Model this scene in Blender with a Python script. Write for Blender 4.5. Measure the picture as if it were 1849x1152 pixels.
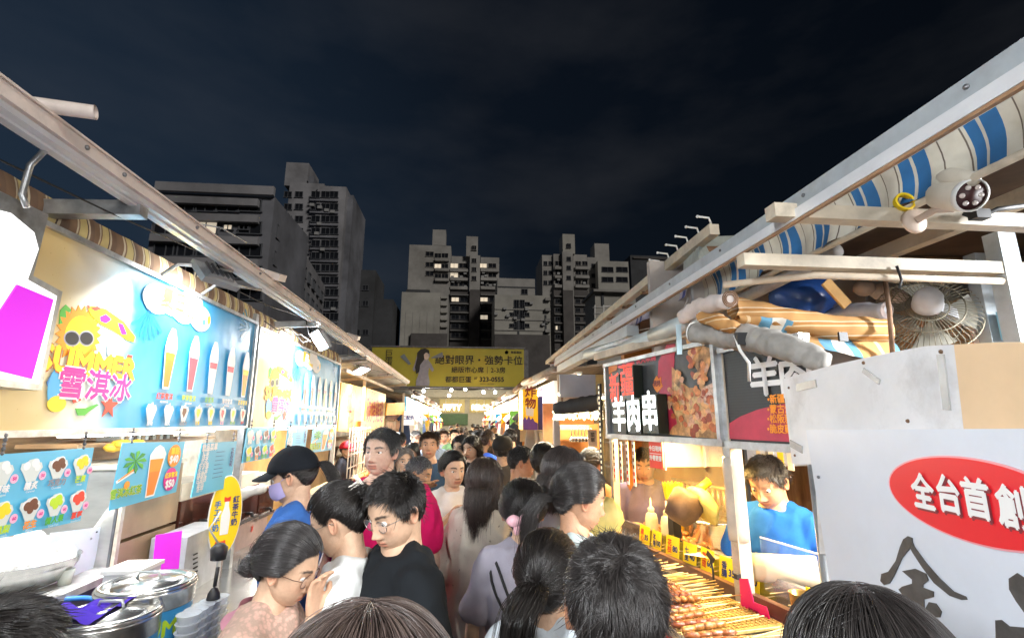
import bpy, bmesh, math, random
import numpy as np
from mathutils import Vector, Matrix, Euler, noise as mnoise
PI = math.pi
rnd = random.Random(7)
SC = bpy.context.scene
for o in list(bpy.data.objects): bpy.data.objects.remove(o)
COL = SC.collection
# ------------------------------------------------------------------ camera
EYE = 1.85
YAW, PITCH, FPX = math.radians(-5.58), math.radians(11.8), 882.0
cam_d = bpy.data.cameras.new('camera'); cam = bpy.data.objects.new('camera', cam_d); COL.objects.link(cam)
cam_d.sensor_width = 36; cam_d.lens = FPX / 1849 * 36; cam_d.clip_start = .02; cam_d.clip_end = 2000
cam.location = (0, 0, EYE); cam.rotation_euler = (PI/2 + PITCH, 0, YAW)
SC.camera = cam
_R = Euler((PI/2 + PITCH, 0, YAW)).to_matrix()
CR, CU, CF = _R @ Vector((1,0,0)), _R @ Vector((0,1,0)), _R @ Vector((0,0,-1))
CP = Vector((0, 0, EYE))
def ray(px, py): return CF + CR*((px-924.5)/FPX) + CU*((576-py)/FPX)
def at_d(px, py, d): return CP + ray(px, py)*d              # depth along the optical axis
def at_y(px, py, Y): r = ray(px, py); return CP + r*(Y/r.y)
def at_x(px, py, X): r = ray(px, py); return CP + r*(X/r.x)
def at_z(px, py, Z): r = ray(px, py); return CP + r*((Z-EYE)/r.z)
def at_p(px, py, p0, n): r = ray(px, py); return CP + r*((Vector(p0)-CP).dot(n)/r.dot(n))
# ------------------------------------------------------------------ render, world, sun
SC.render.engine = 'CYCLES'
SC.view_settings.view_transform = 'Standard'; SC.view_settings.look = 'None'
SC.view_settings.exposure = 1.4; SC.view_settings.gamma = 1.0; SC.view_settings.use_curve_mapping = False
SC.cycles.use_denoising = True
SC.cycles.max_bounces = 6; SC.cycles.diffuse_bounces = 3; SC.cycles.glossy_bounces = 3
SC.cycles.transmission_bounces = 5; SC.cycles.transparent_max_bounces = 12
SC.cycles.caustics_reflective = False; SC.cycles.caustics_refractive = False
SC.cycles.sample_clamp_indirect = 6.0
W = bpy.data.worlds.new('World'); SC.world = W; W.use_nodes = True
def build_world():
    nt = W.node_tree; N = nt.nodes; L = nt.links; N.clear()
    out = N.new('ShaderNodeOutputWorld'); bg = N.new('ShaderNodeBackground')
    sky = N.new('ShaderNodeTexSky'); sky.sky_type = 'NISHITA'; sky.sun_disc = False
    sky.sun_elevation = math.radians(-3.0); sky.sun_rotation = math.radians(SUN_ROT); sky.air_density = 1.0; sky.dust_density = .4
    tc = N.new('ShaderNodeTexCoord'); nz = N.new('ShaderNodeTexNoise')
    mp = N.new('ShaderNodeMapping'); mp.inputs['Scale'].default_value = (1.3, 1.3, 3.4); mp.inputs['Location'].default_value = (.4, .2, .1)
    L.new(tc.outputs['Generated'], mp.inputs['Vector']); L.new(mp.outputs['Vector'], nz.inputs['Vector'])
    nz.inputs['Scale'].default_value = 1.6; nz.inputs['Detail'].default_value = 6; nz.inputs['Roughness'].default_value = .52
    rp = N.new('ShaderNodeValToRGB'); L.new(nz.outputs['Fac'], rp.inputs['Fac'])
    rp.color_ramp.elements[0].position = .47; rp.color_ramp.elements[0].color = (0,0,0,1)
    rp.color_ramp.elements[1].position = .74; rp.color_ramp.elements[1].color = (1,1,1,1)
    mix = N.new('ShaderNodeMixRGB'); mix.blend_type = 'MIX'
    # night sky: the Sky Texture's last blue glow, plus thin city-lit cloud
    sc_ = N.new('ShaderNodeMixRGB'); sc_.blend_type = 'MULTIPLY'; sc_.inputs['Fac'].default_value = 1
    sc_.inputs['Color2'].default_value = (SKY_K*.62, SKY_K*.95, SKY_K*1.25, 1)
    L.new(sky.outputs['Color'], sc_.inputs['Color1'])
    add = N.new('ShaderNodeMixRGB'); add.blend_type = 'ADD'; add.inputs['Color2'].default_value = (.062, .060, .060, 1)
    L.new(rp.outputs['Color'], add.inputs['Fac']); L.new(sc_.outputs['Color'], add.inputs['Color1'])
    # the sky is bluer over the lit side of the town (to the left) and nearly black to the right
    dt = N.new('ShaderNodeVectorMath'); dt.operation = 'DOT_PRODUCT'; L.new(tc.outputs['Generated'], dt.inputs[0]); dt.inputs[1].default_value = (-.93, .25, -.27)
    gr = N.new('ShaderNodeValToRGB'); L.new(dt.outputs['Value'], gr.inputs['Fac']); e = gr.color_ramp.elements
    mr = N.new('ShaderNodeMapRange'); mr.inputs['From Min'].default_value = -.75; mr.inputs['From Max'].default_value = .75; L.new(dt.outputs['Value'], mr.inputs['Value']); L.new(mr.outputs['Result'], gr.inputs['Fac'])
    e[0].position = .08; e[0].color = (.003, .005, .009, 1); e[1].position = .95; e[1].color = (.052, .098, .175, 1); q = e.new(.52); q.color = (.013, .023, .042, 1)
    base = N.new('ShaderNodeMixRGB'); base.blend_type = 'ADD'; base.inputs['Fac'].default_value = 1
    L.new(gr.outputs['Color'], base.inputs['Color2']); L.new(add.outputs['Color'], base.inputs['Color1'])
    L.new(base.outputs['Color'], bg.inputs['Color']); bg.inputs['Strength'].default_value = SKY_S
    L.new(bg.outputs['Background'], out.inputs['Surface'])
SUN_ROT = 285.0; SKY_K = .30; SKY_S = .072
build_world()
sun_d = bpy.data.lights.new('city_glow_sun', 'SUN'); sun_d.energy = .52; sun_d.angle = math.radians(12); sun_d.color = (1.0, .93, .84)
sun = bpy.data.objects.new('city_glow_sun', sun_d); COL.objects.link(sun)
sun.rotation_euler = (math.radians(58), 0, math.radians(36)); sun.location = (0, -20, 30)
EXPO_NOTE = None
# ------------------------------------------------------------------ materials
MATS = {}
def srgb(h):
    h = h.lstrip('#'); c = [int(h[i:i+2], 16)/255 for i in (0, 2, 4)]
    return tuple(x/12.92 if x <= .04045 else ((x+.055)/1.055)**2.4 for x in c)
def mat(name, col, rough=.6, metal=0.0, var=.12, scale=9.0, bump=0.0, bscale=60.0, emit=None, es=0.0, alpha=1.0, spec=.5, trans=0.0, coat=0.0, attr=None, sss=0.0, dirt=0.0, stretch=(1,1,1)):
    if name in MATS: return MATS[name]
    if isinstance(col, str): col = srgb(col)
    m = bpy.data.materials.new(name); m.use_nodes = True; MATS[name] = m
    nt = m.node_tree; N = nt.nodes; L = nt.links; b = N['Principled BSDF']
    b.inputs['Roughness'].default_value = rough; b.inputs['Metallic'].default_value = metal
    b.inputs['Specular IOR Level'].default_value = spec
    if coat: b.inputs['Coat Weight'].default_value = coat
    if trans: b.inputs['Transmission Weight'].default_value = trans
    if alpha < 1: b.inputs['Alpha'].default_value = alpha
    if sss:
        b.inputs['Subsurface Weight'].default_value = sss; b.inputs['Subsurface Radius'].default_value = (.012, .004, .002); b.inputs['Subsurface Scale'].default_value = 1.0
    tc = N.new('ShaderNodeTexCoord'); mp = N.new('ShaderNodeMapping'); L.new(tc.outputs['Object'], mp.inputs['Vector']); mp.inputs['Scale'].default_value = stretch
    src = None
    if var or dirt:
        nz = N.new('ShaderNodeTexNoise'); nz.inputs['Scale'].default_value = scale; nz.inputs['Detail'].default_value = 5; nz.inputs['Roughness'].default_value = .62
        L.new(mp.outputs['Vector'], nz.inputs['Vector'])
        rp = N.new('ShaderNodeValToRGB'); L.new(nz.outputs['Fac'], rp.inputs['Fac'])
        lo = tuple(max(0, c*(1-var*1.6)) for c in col); hi = tuple(min(1, c*(1+var)) for c in col)
        rp.color_ramp.elements[0].position = .3; rp.color_ramp.elements[0].color = (*lo, 1)
        rp.color_ramp.elements[1].position = .7; rp.color_ramp.elements[1].color = (*hi, 1)
        src = rp.outputs['Color']
        if dirt:
            n2 = N.new('ShaderNodeTexNoise'); n2.inputs['Scale'].default_value = scale*.45; n2.inputs['Detail'].default_value = 8; n2.inputs['Roughness'].default_value = .7
            L.new(mp.outputs['Vector'], n2.inputs['Vector'])
            r2 = N.new('ShaderNodeValToRGB'); L.new(n2.outputs['Fac'], r2.inputs['Fac'])
            r2.color_ramp.elements[0].position = .5; r2.color_ramp.elements[0].color = (0,0,0,1); r2.color_ramp.elements[1].position = .66; r2.color_ramp.elements[1].color = (dirt,)*3 + (1,)
            mx = N.new('ShaderNodeMixRGB'); L.new(r2.outputs['Color'], mx.inputs['Fac']); L.new(src, mx.inputs['Color1']); mx.inputs['Color2'].default_value = (.09, .07, .05, 1)
            src = mx.outputs['Color']
    if attr:
        at = N.new('ShaderNodeAttribute'); at.attribute_name = attr
        mx = N.new('ShaderNodeMixRGB'); mx.blend_type = 'MULTIPLY'; mx.inputs['Fac'].default_value = 1
        if src: L.new(src, mx.inputs['Color1'])
        else: mx.inputs['Color1'].default_value = (*col, 1)
        L.new(at.outputs['Color'], mx.inputs['Color2']); src = mx.outputs['Color']
    if src: L.new(src, b.inputs['Base Color'])
    else: b.inputs['Base Color'].default_value = (*col, 1)
    if bump:
        nb = N.new('ShaderNodeTexNoise'); nb.inputs['Scale'].default_value = bscale; nb.inputs['Detail'].default_value = 4; L.new(mp.outputs['Vector'], nb.inputs['Vector'])
        bp = N.new('ShaderNodeBump'); bp.inputs['Strength'].default_value = bump; bp.inputs['Distance'].default_value = .01
        L.new(nb.outputs['Fac'], bp.inputs['Height']); L.new(bp.outputs['Normal'], b.inputs['Normal'])
    if emit is not None:
        if isinstance(emit, str): emit = srgb(emit)
        b.inputs['Emission Color'].default_value = (*emit, 1); b.inputs['Emission Strength'].default_value = es
    return m
def cmat(h, rough=.6, **k): return mat('m_%s_%d' % (h.lstrip('#'), int(rough*100)), h, rough, **k)   # a plain colour
# ------------------------------------------------------------------ objects
def tag(o, label=None, cat=None, group=None, kind=None):
    if label: o['label'] = label
    if cat: o['category'] = cat
    if group: o['group'] = group
    if kind: o['kind'] = kind
    return o
def thing(name, label, cat, loc=(0,0,0), rz=0.0, group=None):
    o = bpy.data.objects.new(name, None); COL.objects.link(o); o.empty_display_size = .1
    o.location = loc; o.rotation_euler = (0, 0, rz)
    return tag(o, label, cat, group)
def link(name, me, m=None, parent=None, loc=(0,0,0), rot=None):
    o = bpy.data.objects.new(name, me); COL.objects.link(o); o.location = loc
    if rot is not None: o.rotation_euler = rot
    if parent is not None: o.parent = parent
    if m is not None and me is not None and hasattr(me, 'materials'):
        ms = m if isinstance(m, (list, tuple)) else [m]
        if len(me.materials) == 0:
            for q in ms: me.materials.append(q)
    return o
class MB:
    """collects shapes into one mesh"""
    def __init__(s): s.v = []; s.f = []; s.mi = []; s.sm = []
    def add(s, vs, fs, mi=0, smooth=False):
        n = len(s.v); s.v += [tuple(v) for v in vs]; s.f += [tuple(i+n for i in f) for f in fs]; s.mi += [mi]*len(fs); s.sm += [smooth]*len(fs); return s
    def box(s, c, d, rot=None, mi=0):
        x, y, z = d[0]/2, d[1]/2, d[2]/2
        vs = [Vector((a*x, b*y, e*z)) for a in (-1,1) for b in (-1,1) for e in (-1,1)]
        if rot is not None:
            M = rot if isinstance(rot, Matrix) else Euler(rot).to_matrix()
            vs = [M @ v for v in vs]
        vs = [v + Vector(c) for v in vs]
        return s.add(vs, [(0,1,3,2),(4,6,7,5),(0,4,5,1),(2,3,7,6),(0,2,6,4),(1,5,7,3)], mi)
    def beam(s, a, b, w, h, up=(0,0,1), mi=0):
        a, b = Vector(a), Vector(b); d = (b-a).normalized(); u = Vector(up); r = d.cross(u)
        if r.length < 1e-4: r = d.cross(Vector((1,0,0)))
        r.normalize(); u = r.cross(d).normalized()
        vs = [p + r*(i*w/2) + u*(j*h/2) for p in (a, b) for i, j in ((-1,-1),(1,-1),(1,1),(-1,1))]
        return s.add(vs, [(0,1,2,3),(7,6,5,4),(0,4,5,1),(1,5,6,2),(2,6,7,3),(3,7,4,0)], mi)
    def tube(s, pts, r, seg=10, mi=0, cap=True, smooth=True):
        pts = [Vector(p) for p in pts]; n = len(pts); rs = r if isinstance(r, (list, tuple)) else [r]*n
        vs = []; fs = []; u = None
        for i, p in enumerate(pts):
            d = (pts[min(i+1, n-1)] - pts[max(i-1, 0)]).normalized()
            if u is None:
                u = d.cross(Vector((0,0,1)))
                if u.length < 1e-3: u = d.cross(Vector((1,0,0)))
            u = (u - d*u.dot(d)).normalized(); w = d.cross(u)
            for k in range(seg):
                a = 2*PI*k/seg; vs.append(p + (u*math.cos(a) + w*math.sin(a))*rs[i])
        for i in range(n-1):
            for k in range(seg):
                fs.append((i*seg+k, i*seg+(k+1) % seg, (i+1)*seg+(k+1) % seg, (i+1)*seg+k))
        if cap: 
            fs.append(tuple(range(seg-1, -1, -1))); fs.append(tuple((n-1)*seg+k for k in range(seg)))
        return s.add(vs, fs, mi, smooth)
    def lathe(s, prof, c=(0,0,0), seg=24, mi=0, smooth=True, axis=None, sx=1.0, sy=1.0):
        vs = []; fs = []; M = axis if axis is not None else Matrix.Identity(3); c = Vector(c)
        for (r, z) in prof:
            for k in range(seg):
                a = 2*PI*k/seg; vs.append(M @ Vector((r*math.cos(a)*sx, r*math.sin(a)*sy, z)) + c)
        for i in range(len(prof)-1):
            for k in range(seg):
                fs.append((i*seg+k, i*seg+(k+1) % seg, (i+1)*seg+(k+1) % seg, (i+1)*seg+k))
        if prof[0][0] > 1e-5: fs.append(tuple(range(seg-1, -1, -1)))
        if prof[-1][0] > 1e-5: fs.append(tuple((len(prof)-1)*seg+k for k in range(seg)))
        return s.add(vs, fs, mi, smooth)
    def ball(s, c, r, seg=12, mi=0):
        rr = r if isinstance(r, (tuple, list)) else (r, r, r); vs = []; fs = []; n = seg//2
        for i in range(n+1):
            t = PI*i/n
            for k in range(seg):
                a = 2*PI*k/seg; vs.append((c[0]+rr[0]*math.sin(t)*math.cos(a), c[1]+rr[1]*math.sin(t)*math.sin(a), c[2]-rr[2]*math.cos(t)))
        for i in range(n):
            for k in range(seg): fs.append((i*seg+k, i*seg+(k+1) % seg, (i+1)*seg+(k+1) % seg, (i+1)*seg+k))
        return s.add(vs, fs, mi, True)
    def prism(s, poly, t, mi=0):
        """poly in local XZ, front face towards -Y at y=0, thickness t behind"""
        n = len(poly); vs = [(x, 0, z) for x, z in poly] + [(x, t, z) for x, z in poly]
        fs = [tuple(range(n)), tuple(range(2*n-1, n-1, -1))] + [(i, i+n, (i+1) % n + n, (i+1) % n) for i in range(n)]
        return s.add(vs, fs, mi)
    def mesh(s, name='mesh', m=None):
        me = bpy.data.meshes.new(name); me.from_pydata(s.v, [], s.f); 
        if m is not None:
            for q in (m if isinstance(m, (list, tuple)) else [m]): me.materials.append(q)
        me.polygons.foreach_set('material_index', s.mi); me.polygons.foreach_set('use_smooth', s.sm); me.update()
        return me
    def obj(s, name, m=None, parent=None, loc=(0,0,0), rot=None): return link(name, s.mesh(name, m), None, parent, loc, rot)
_TC = {}
def _text_arrays(body, align, shear, line, res):
    key = (body, align, shear, line, res)
    if key not in _TC:
        c = bpy.data.curves.new('tmp', 'FONT'); c.body = body; c.size = 1.0; c.align_x = align; c.align_y = 'CENTER'; c.shear = shear; c.space_line = line; c.resolution_u = res
        o = bpy.data.objects.new('tmp', c); me = bpy.data.meshes.new_from_object(o)
        n = len(me.vertices); co = np.empty(n*3); me.vertices.foreach_get('co', co)
        _TC[key] = (co.reshape(-1, 3), [tuple(p.vertices) for p in me.polygons])
        bpy.data.objects.remove(o); bpy.data.curves.remove(c); bpy.data.meshes.remove(me)
    return _TC[key]
def text(name, body, size, m, parent, loc=(0,0,0), rot=(PI/2,0,0), bold=0.0, align='CENTER', shear=0.0, sx=1.0, line=1.0, res=2, depth=0.0, label=None):
    co, fs = _text_arrays(body, align, shear, line, res)
    offs = [(0,0)] if not bold else [(0,0), (bold,0), (-bold,0), (0,bold), (0,-bold)]
    mb = MB()
    for k, (dx, dy) in enumerate(offs):
        v = co*size; v = v + np.array([dx*size, dy*size, k*.00015]); v[:, 0] *= sx
        if depth:
            n = len(v); b = v - np.array([0, 0, depth]); ed = {}
            for f in fs:
                for a, c in zip(f, f[1:]+f[:1]): ed[(a, c)] = 1
            side = [(a, c, c+n, a+n)[::-1] for (a, c) in ed if (c, a) not in ed]
            mb.add(np.vstack([v, b]).tolist(), list(fs) + side)
        else: mb.add(v.tolist(), fs)
    return link(name, mb.mesh(name, m), None, parent, loc, rot)
def copy_tree(o, parent=None):
    c = o.copy(); COL.objects.link(c)
    if parent is not None: c.parent = parent
    for ch in o.children: copy_tree(ch, c)
    return c
# ================================================================== PEOPLE
def _ray_ell(d, c, a):
    c = np.array(c); a = np.array(a); q = d/a; w = c/a
    A = (q*q).sum(1); B = (q*w).sum(1); C = (w*w).sum() - 1
    return (B + np.sqrt(np.maximum(B*B - A*C, 1e-9)))/A
def _g(x, s): return np.exp(-(x/s)**2)
def head_surf(d, F=None, off=0.0, feat=True):
    """points of the head surface in directions d (face looks along +Y, metres, origin between the ears)"""
    F = F or {}; fem = F.get('fem', 0); wj = F.get('jaw', 1.0)
    r1 = _ray_ell(d, (0, -.010, .020), (.0775, .096, .092)); r2 = _ray_ell(d, (0, .027, -.043), (.0625*wj - .003*fem, .0620, .073))
    k = 110.0; r = np.log(np.exp(k*r1) + np.exp(k*r2))/k + off
    p = d*r[:, None]
    if not feat: return p
    x, y, z = p[:, 0], p[:, 1], p[:, 2]; ax = np.abs(x); f = np.clip((y - .02)/.03, 0, 1)
    nl = F.get('nose', 1.0); lid = F.get('lid', 0.0)
    dy = np.zeros(len(p))
    dy += nl*(.0175*_g(x, .0125)*np.exp(-((z+.036)/.0115)**2) + .0095*_g(x, .0095)*np.exp(-((z+.018)/.019)**2) + .006*_g(x, .010)*_g(z-.004, .014))
    dy += nl*.0080*_g(ax-.0135, .0065)*_g(z+.041, .0070)
    dy -= .0068*_g(x, .019)*_g(z+.0515, .0055) 
    dy -= .0085*_g(ax-.030, .0165)*_g(z-.001, .0115)                      # sockets
    dy += .0045*_g(ax-.030, .024)*_g(z-.0215, .008)                        # brow ridge
    dy += (.0050+.002*lid)*_g(ax-.031, .0150)*_g(z-(.0085-.0065*lid), .0042+.0035*lid)   # upper lid
    dy += .0032*_g(ax-.031, .0135)*_g(z+.0080, .0034)                       # lower lid
    dy += .0045*_g(ax-.043, .017)*_g(z+.022, .016)
    lipw = np.clip(1-(ax/.0255)**2, 0, 1)**.5
    dy += .0052*lipw*_g(z+.0630, .0048) + .0060*lipw*_g(z+.0735, .0052) - .0052*lipw*_g(z+.0678, .0021)
    dy -= .0035*_g(x, .020)*_g(z+.0835, .0055)
    dy += .0075*_g(x, .020)*_g(z+.100, .014)
    p[:, 1] += dy*f
    sx = 1 - .16*np.clip((-.062 - z)/.05, 0, 1)*(1-.35*(wj > 1.02))
    p[:, 0] *= sx
    p[:, 0] *= 1 - .05*_g(z-.015, .02)*f*(ax > .05)
    return p
_AZ = np.radians([0, 20, 38, 55, 68, 78, 92, 108, 130, 155, 180]); _HL = np.array([.066, .066, .060, .040, .012, -.004, .020, .002, -.045, -.066, -.070])
def hair_mask(p, F):
    az = np.arctan2(np.abs(p[:, 0]), p[:, 1]); h = np.interp(az, _AZ, _HL) + F.get('hl', 0)*np.clip(1-az/1.2, 0, 1)
    return p[:, 2] - h
def head_grid(nlon, nlat):
    u = np.linspace(-PI, PI, nlon, endpoint=False); lon = u - .62*np.sin(u)      # dense at the front
    t = np.linspace(0, 1, nlat); lat = -PI/2*.96 + t*(PI/2*.96+PI/2*.995)
    lat = lat + .12*np.sin((lat+.25)*2)*-.6
    LO, LA = np.meshgrid(lon, lat); d = np.stack([np.sin(LO)*np.cos(LA), np.cos(LO)*np.cos(LA), np.sin(LA)], -1).reshape(-1, 3)
    i = np.arange(nlat-1)[:, None]*nlon; k = np.arange(nlon)[None]; k2 = (k+1) % nlon
    f = np.stack([i+k, i+k2, i+nlon+k2, i+nlon+k], -1).reshape(-1, 4)
    return d, f
_HG = {}
def make_head(F, hi=True):
    """vertices, faces, colours of a bare head with ears and eyes"""
    key = 'h' if hi else 'l'
    if key not in _HG: _HG[key] = head_grid(112, 92) if hi else head_grid(56, 46)
    d, f = _HG[key]; p = head_surf(d, F)
    skin = np.array(F['skin']); hc = np.array(F['hair'])
    x, y, z = p[:, 0], p[:, 1], p[:, 2]; ax = np.abs(x); fr = (y > .03)
    c = np.tile(skin, (len(p), 1))
    def blend(m, col): 
        nonlocal c
        m = np.clip(m, 0, 1)[:, None]; c = c*(1-m) + np.array(col)*m
    blend(.35*_g(ax-.040, .020)*_g(z+.028, .020)*fr, skin*np.array([1.05, .78, .74]))
    blend(.30*_g(x, .014)*_g(z+.040, .012)*fr, skin*np.array([1.02, .78, .72]))
    if F.get('beard'): blend(F['beard']*fr*np.clip((-.045-z)/.02, 0, 1)*(1-_g(x, .0)*0), hc*.8+skin*.25)
    lip = fr*np.clip((1-(ax/.026)**2)*3, 0, 1)*np.clip((.0125 - np.abs(z+.0682))/.004, 0, 1)
    blend(lip*.85, F.get('lips', skin*np.array([.86, .50, .47])))
    blend(.75*fr*_g(z+.0678, .0018)*np.clip((1-(ax/.024)**2)*3, 0, 1), skin*.22)
    bz = .0215 + .0045*np.sin(np.clip((ax-.012)/.040, 0, 1)*2.4) - .0035*np.clip((ax-.036)/.018, 0, 1)
    bw = F.get('brow', 1.0)
    blend(bw*.92*fr*np.clip((ax-.010)/.005, 0, 1)*np.clip((.054-ax)/.010, 0, 1)*np.clip((.0044*(1.15-ax*6) + .0008 - np.abs(z-bz))/.0016, 0, 1), np.minimum(hc, .06)*.9)
    lidz = .0085 - .0065*F.get('lid', 0) - .0040
    blend(.9*fr*_g(ax-.031, .0135)**.5*np.clip((.0017 - np.abs(z - lidz + .0018*((ax-.031)/.013)**2))/.0011, 0, 1)*(np.abs(ax-.031) < .0165), (.02, .014, .012))
    s = np.clip(hair_mask(p, F)/.006 + .3, 0, 1)*F.get('scalp', 1.0); blend(s, hc*.8)
    V = [p]; Fc = [f.tolist()]; C = [c]; n = len(p)
    for s_ in (-1, 1):                                                    # ears
        na, nr = (18, 7) if hi else (10, 4); vs = []; cs = []
        for j in range(nr+1):
            v = j/nr
            for i in range(na):
                a = 2*PI*i/na; ry = .0165*(1+.18*math.sin(a)); rz = .031
                hgt = .012*math.exp(-((v-.80)/.17)**2) - .004*math.exp(-(v/.38)**2) + .004
                if v > .97: hgt = -.012
                yy = math.cos(a)*ry*v; zz = math.sin(a)*rz*v - .004
                out = hgt + (-.30*yy) + .05*zz
                vs.append((s_*(.0715 + out), -.006 + yy*.92 - zz*.18, -.008 + zz)); cs.append(skin*np.array([1.0, .82, .78])*(.9 if v < .5 else 1.0))
        fs = []
        for j in range(nr):
            for i in range(na):
                q = (j*na+i, j*na+(i+1) % na, (j+1)*na+(i+1) % na, (j+1)*na+i); fs.append(tuple(n+t for t in (q if s_ > 0 else q[::-1])))
        V.append(np.array(vs)); Fc.append(fs); C.append(np.array(cs)); n += len(vs)
    if F.get('eyes', True):
        for s_ in (-1, 1):
            e0 = head_surf(np.array([[s_*.031, .088, .001]])/np.linalg.norm([.031, .088, .001]), F)[0]
            m, k = (12, 18) if hi else (7, 10); R = .0122; cc = np.array([s_*.0305, e0[1]-R+.0036, .0008]); vs = []; cs = []
            gz = np.array([F.get('gaze', 0)*.5, 1, -.35*F.get('lid', 0)]); gz /= np.linalg.norm(gz)
            for i in range(m+1):
                t = PI*i/m
                for q in range(k):
                    b = 2*PI*q/k; dd = np.array([math.sin(t)*math.cos(b), math.cos(t), math.sin(t)*math.sin(b)]); vs.append(cc + dd*R)
                    ang = math.acos(max(-1, min(1, float(dd @ gz)))); cs.append((.012, .009, .008) if ang < .46 else (.80, .77, .74))
            fs = [tuple(n+t for t in (i*k+q, i*k+(q+1) % k, (i+1)*k+(q+1) % k, (i+1)*k+q)) for i in range(m) for q in range(k)]
            V.append(np.array(vs)); Fc.append(fs); C.append(np.array(cs)); n += len(vs)
    return np.vstack(V), sum(Fc, []), np.vstack(C)
# ------------------------------------------------------------------ remeshed solids (made in one batch)
JOBS = []
def loft(mb, rings, seg=20, cap=True):
    """rings: (centre, half width vector, half depth vector); superellipse sections"""
    vs = []; fs = []
    for c, a, b in rings:
        for k in range(seg):
            t = 2*PI*k/seg; ct, st = math.cos(t), math.sin(t)
            vs.append(Vector(c) + Vector(a)*(abs(ct)**.85*(1 if ct >= 0 else -1)) + Vector(b)*(abs(st)**.85*(1 if st >= 0 else -1)))
    n = len(rings)
    for i in range(n-1):
        for k in range(seg): fs.append((i*seg+k, i*seg+(k+1) % seg, (i+1)*seg+(k+1) % seg, (i+1)*seg+k))
    if cap: fs.append(tuple(range(seg-1, -1, -1))); fs.append(tuple((n-1)*seg+k for k in range(seg)))
    mb.add(vs, fs)
def limb(mb, pts, rs, seg=14):
    """tapering limb with rounded ends"""
    P = [Vector(p) for p in pts]; d0 = (P[1]-P[0]).normalized(); d1 = (P[-1]-P[-2]).normalized()
    q = [P[0]-d0*rs[0]*.8, P[0]-d0*rs[0]*.5] + P + [P[-1]+d1*rs[-1]*.5, P[-1]+d1*rs[-1]*.8]; r = [rs[0]*.45, rs[0]*.85] + list(rs) + [rs[-1]*.85, rs[-1]*.45]
    mb.tube(q, r, seg)
def job(mb, voxel, smooth=5, fac=.5):
    me = mb.mesh('tmp'); o = bpy.data.objects.new('tmp', me); COL.objects.link(o)
    m = o.modifiers.new('r', 'REMESH'); m.mode = 'VOXEL'; m.voxel_size = voxel
    if smooth: s = o.modifiers.new('s', 'SMOOTH'); s.factor = fac; s.iterations = smooth
    JOBS.append(o); return len(JOBS)-1
RES = {}
def run_jobs():
    dg = bpy.context.evaluated_depsgraph_get(); dg.update()
    for i, o in enumerate(JOBS):
        me = o.evaluated_get(dg).to_mesh(); n = len(me.vertices); co = np.empty(n*3); me.vertices.foreach_get('co', co)
        nl = len(me.loops); lv = np.empty(nl, dtype=np.int64); me.loops.foreach_get('vertex_index', lv)
        nm = np.empty(n*3); me.vertices.foreach_get('normal', nm)
        RES[i] = (co.reshape(-1, 3), lv.reshape(-1, 4), nm.reshape(-1, 3)); o.evaluated_get(dg).to_mesh_clear()
    for o in JOBS:
        me = o.data; bpy.data.objects.remove(o); bpy.data.meshes.remove(me)
    JOBS.clear()
def np_mesh(name, V, F, C=None, m=None, smooth=True):
    me = bpy.data.meshes.new(name); me.from_pydata(V.tolist() if hasattr(V, 'tolist') else V, [], F.tolist() if hasattr(F, 'tolist') else F)
    me.polygons.foreach_set('use_smooth', [smooth]*len(me.polygons))
    if C is not None:
        a = me.color_attributes.new('tint', 'FLOAT_COLOR', 'POINT'); a.data.foreach_set('color', np.hstack([C, np.ones((len(C), 1))]).astype(np.float32).ravel())
    if m is not None: me.materials.append(m)
    me.update(); return me
# hands -----------------------------------------------------------
def hand_solid(curl, spread=.10, thumb=.5):
    mb = MB(); loft(mb, [((0,0,0), (0,.024,0), (0,0,.016)), ((.022,0,0), (0,.032,0), (0,0,.0165)), ((.055,0,-.001), (0,.039,0), (0,0,.0145)), ((.083,.001,-.002), (0,.040,0), (0,0,.0115)), ((.090,.001,-.002), (0,.034,0), (0,0,.008))], 16)
    for k, (y, L, s) in enumerate(((.030, .070, 1), (.010, .078, .35), (-.011, .073, -.35), (-.030, .058, -1))):
        p = Vector((.080, y, -.002)); a = curl*(.55+.08*k); pts = [p - Vector((.02,0,0)), p]; ang = a*.7
        for sg in (.45, .31, .24):
            p = p + Vector((math.cos(ang), s*spread*math.cos(ang), -math.sin(ang)))*L*sg; pts.append(p.copy()); ang += a
        limb(mb, pts, [.0095, .0098, .0088, .0080, .0066], 10)
    p = Vector((.020, .024, -.006)); t = thumb
    limb(mb, [p, p+Vector((.028, .024-.01*t, -.010)), p+Vector((.058, .032-.022*t, -.014-.012*t)), p+Vector((.080, .030-.032*t, -.016-.020*t))], [.014, .0125, .0105, .0082], 10)
    return mb
# hair ------------------------------------------------------------
def hair_obj(name, strands, rad, m, parent, M):
    """strands: (k, n, 3) in head space"""
    k, n, _ = strands.shape; rs = np.random.RandomState(k); fly = (rs.random(k) < .13)[:, None, None]*np.linspace(0, 1, n)[None, :, None]**1.5*rs.normal(size=(k, 1, 3))*.014*np.array([1, 1, .7]); strands = strands + fly; h = bpy.data.hair_curves.new(name); h.add_curves([n]*k)
    P = strands.reshape(-1, 3); A = np.array(M); P = P @ A[:3, :3].T + A[:3, 3]
    h.attributes['position'].data.foreach_set('vector', P.astype(np.float32).ravel())
    taper = np.interp(np.linspace(0, 1, n), [0, .15, .7, 1], [.8, 1, .9, .25]); r = (np.ones((k, 1))*taper[None]*rad).astype(np.float32).ravel()
    at = h.attributes.get('radius') or h.attributes.new('radius', 'FLOAT', 'POINT'); at.data.foreach_set('value', r)
    h.materials.append(m); o = bpy.data.objects.new(name, h); COL.objects.link(o); o.parent = parent; return o
def norm(v): return v/np.maximum(np.linalg.norm(v, axis=-1, keepdims=True), 1e-9)
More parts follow.
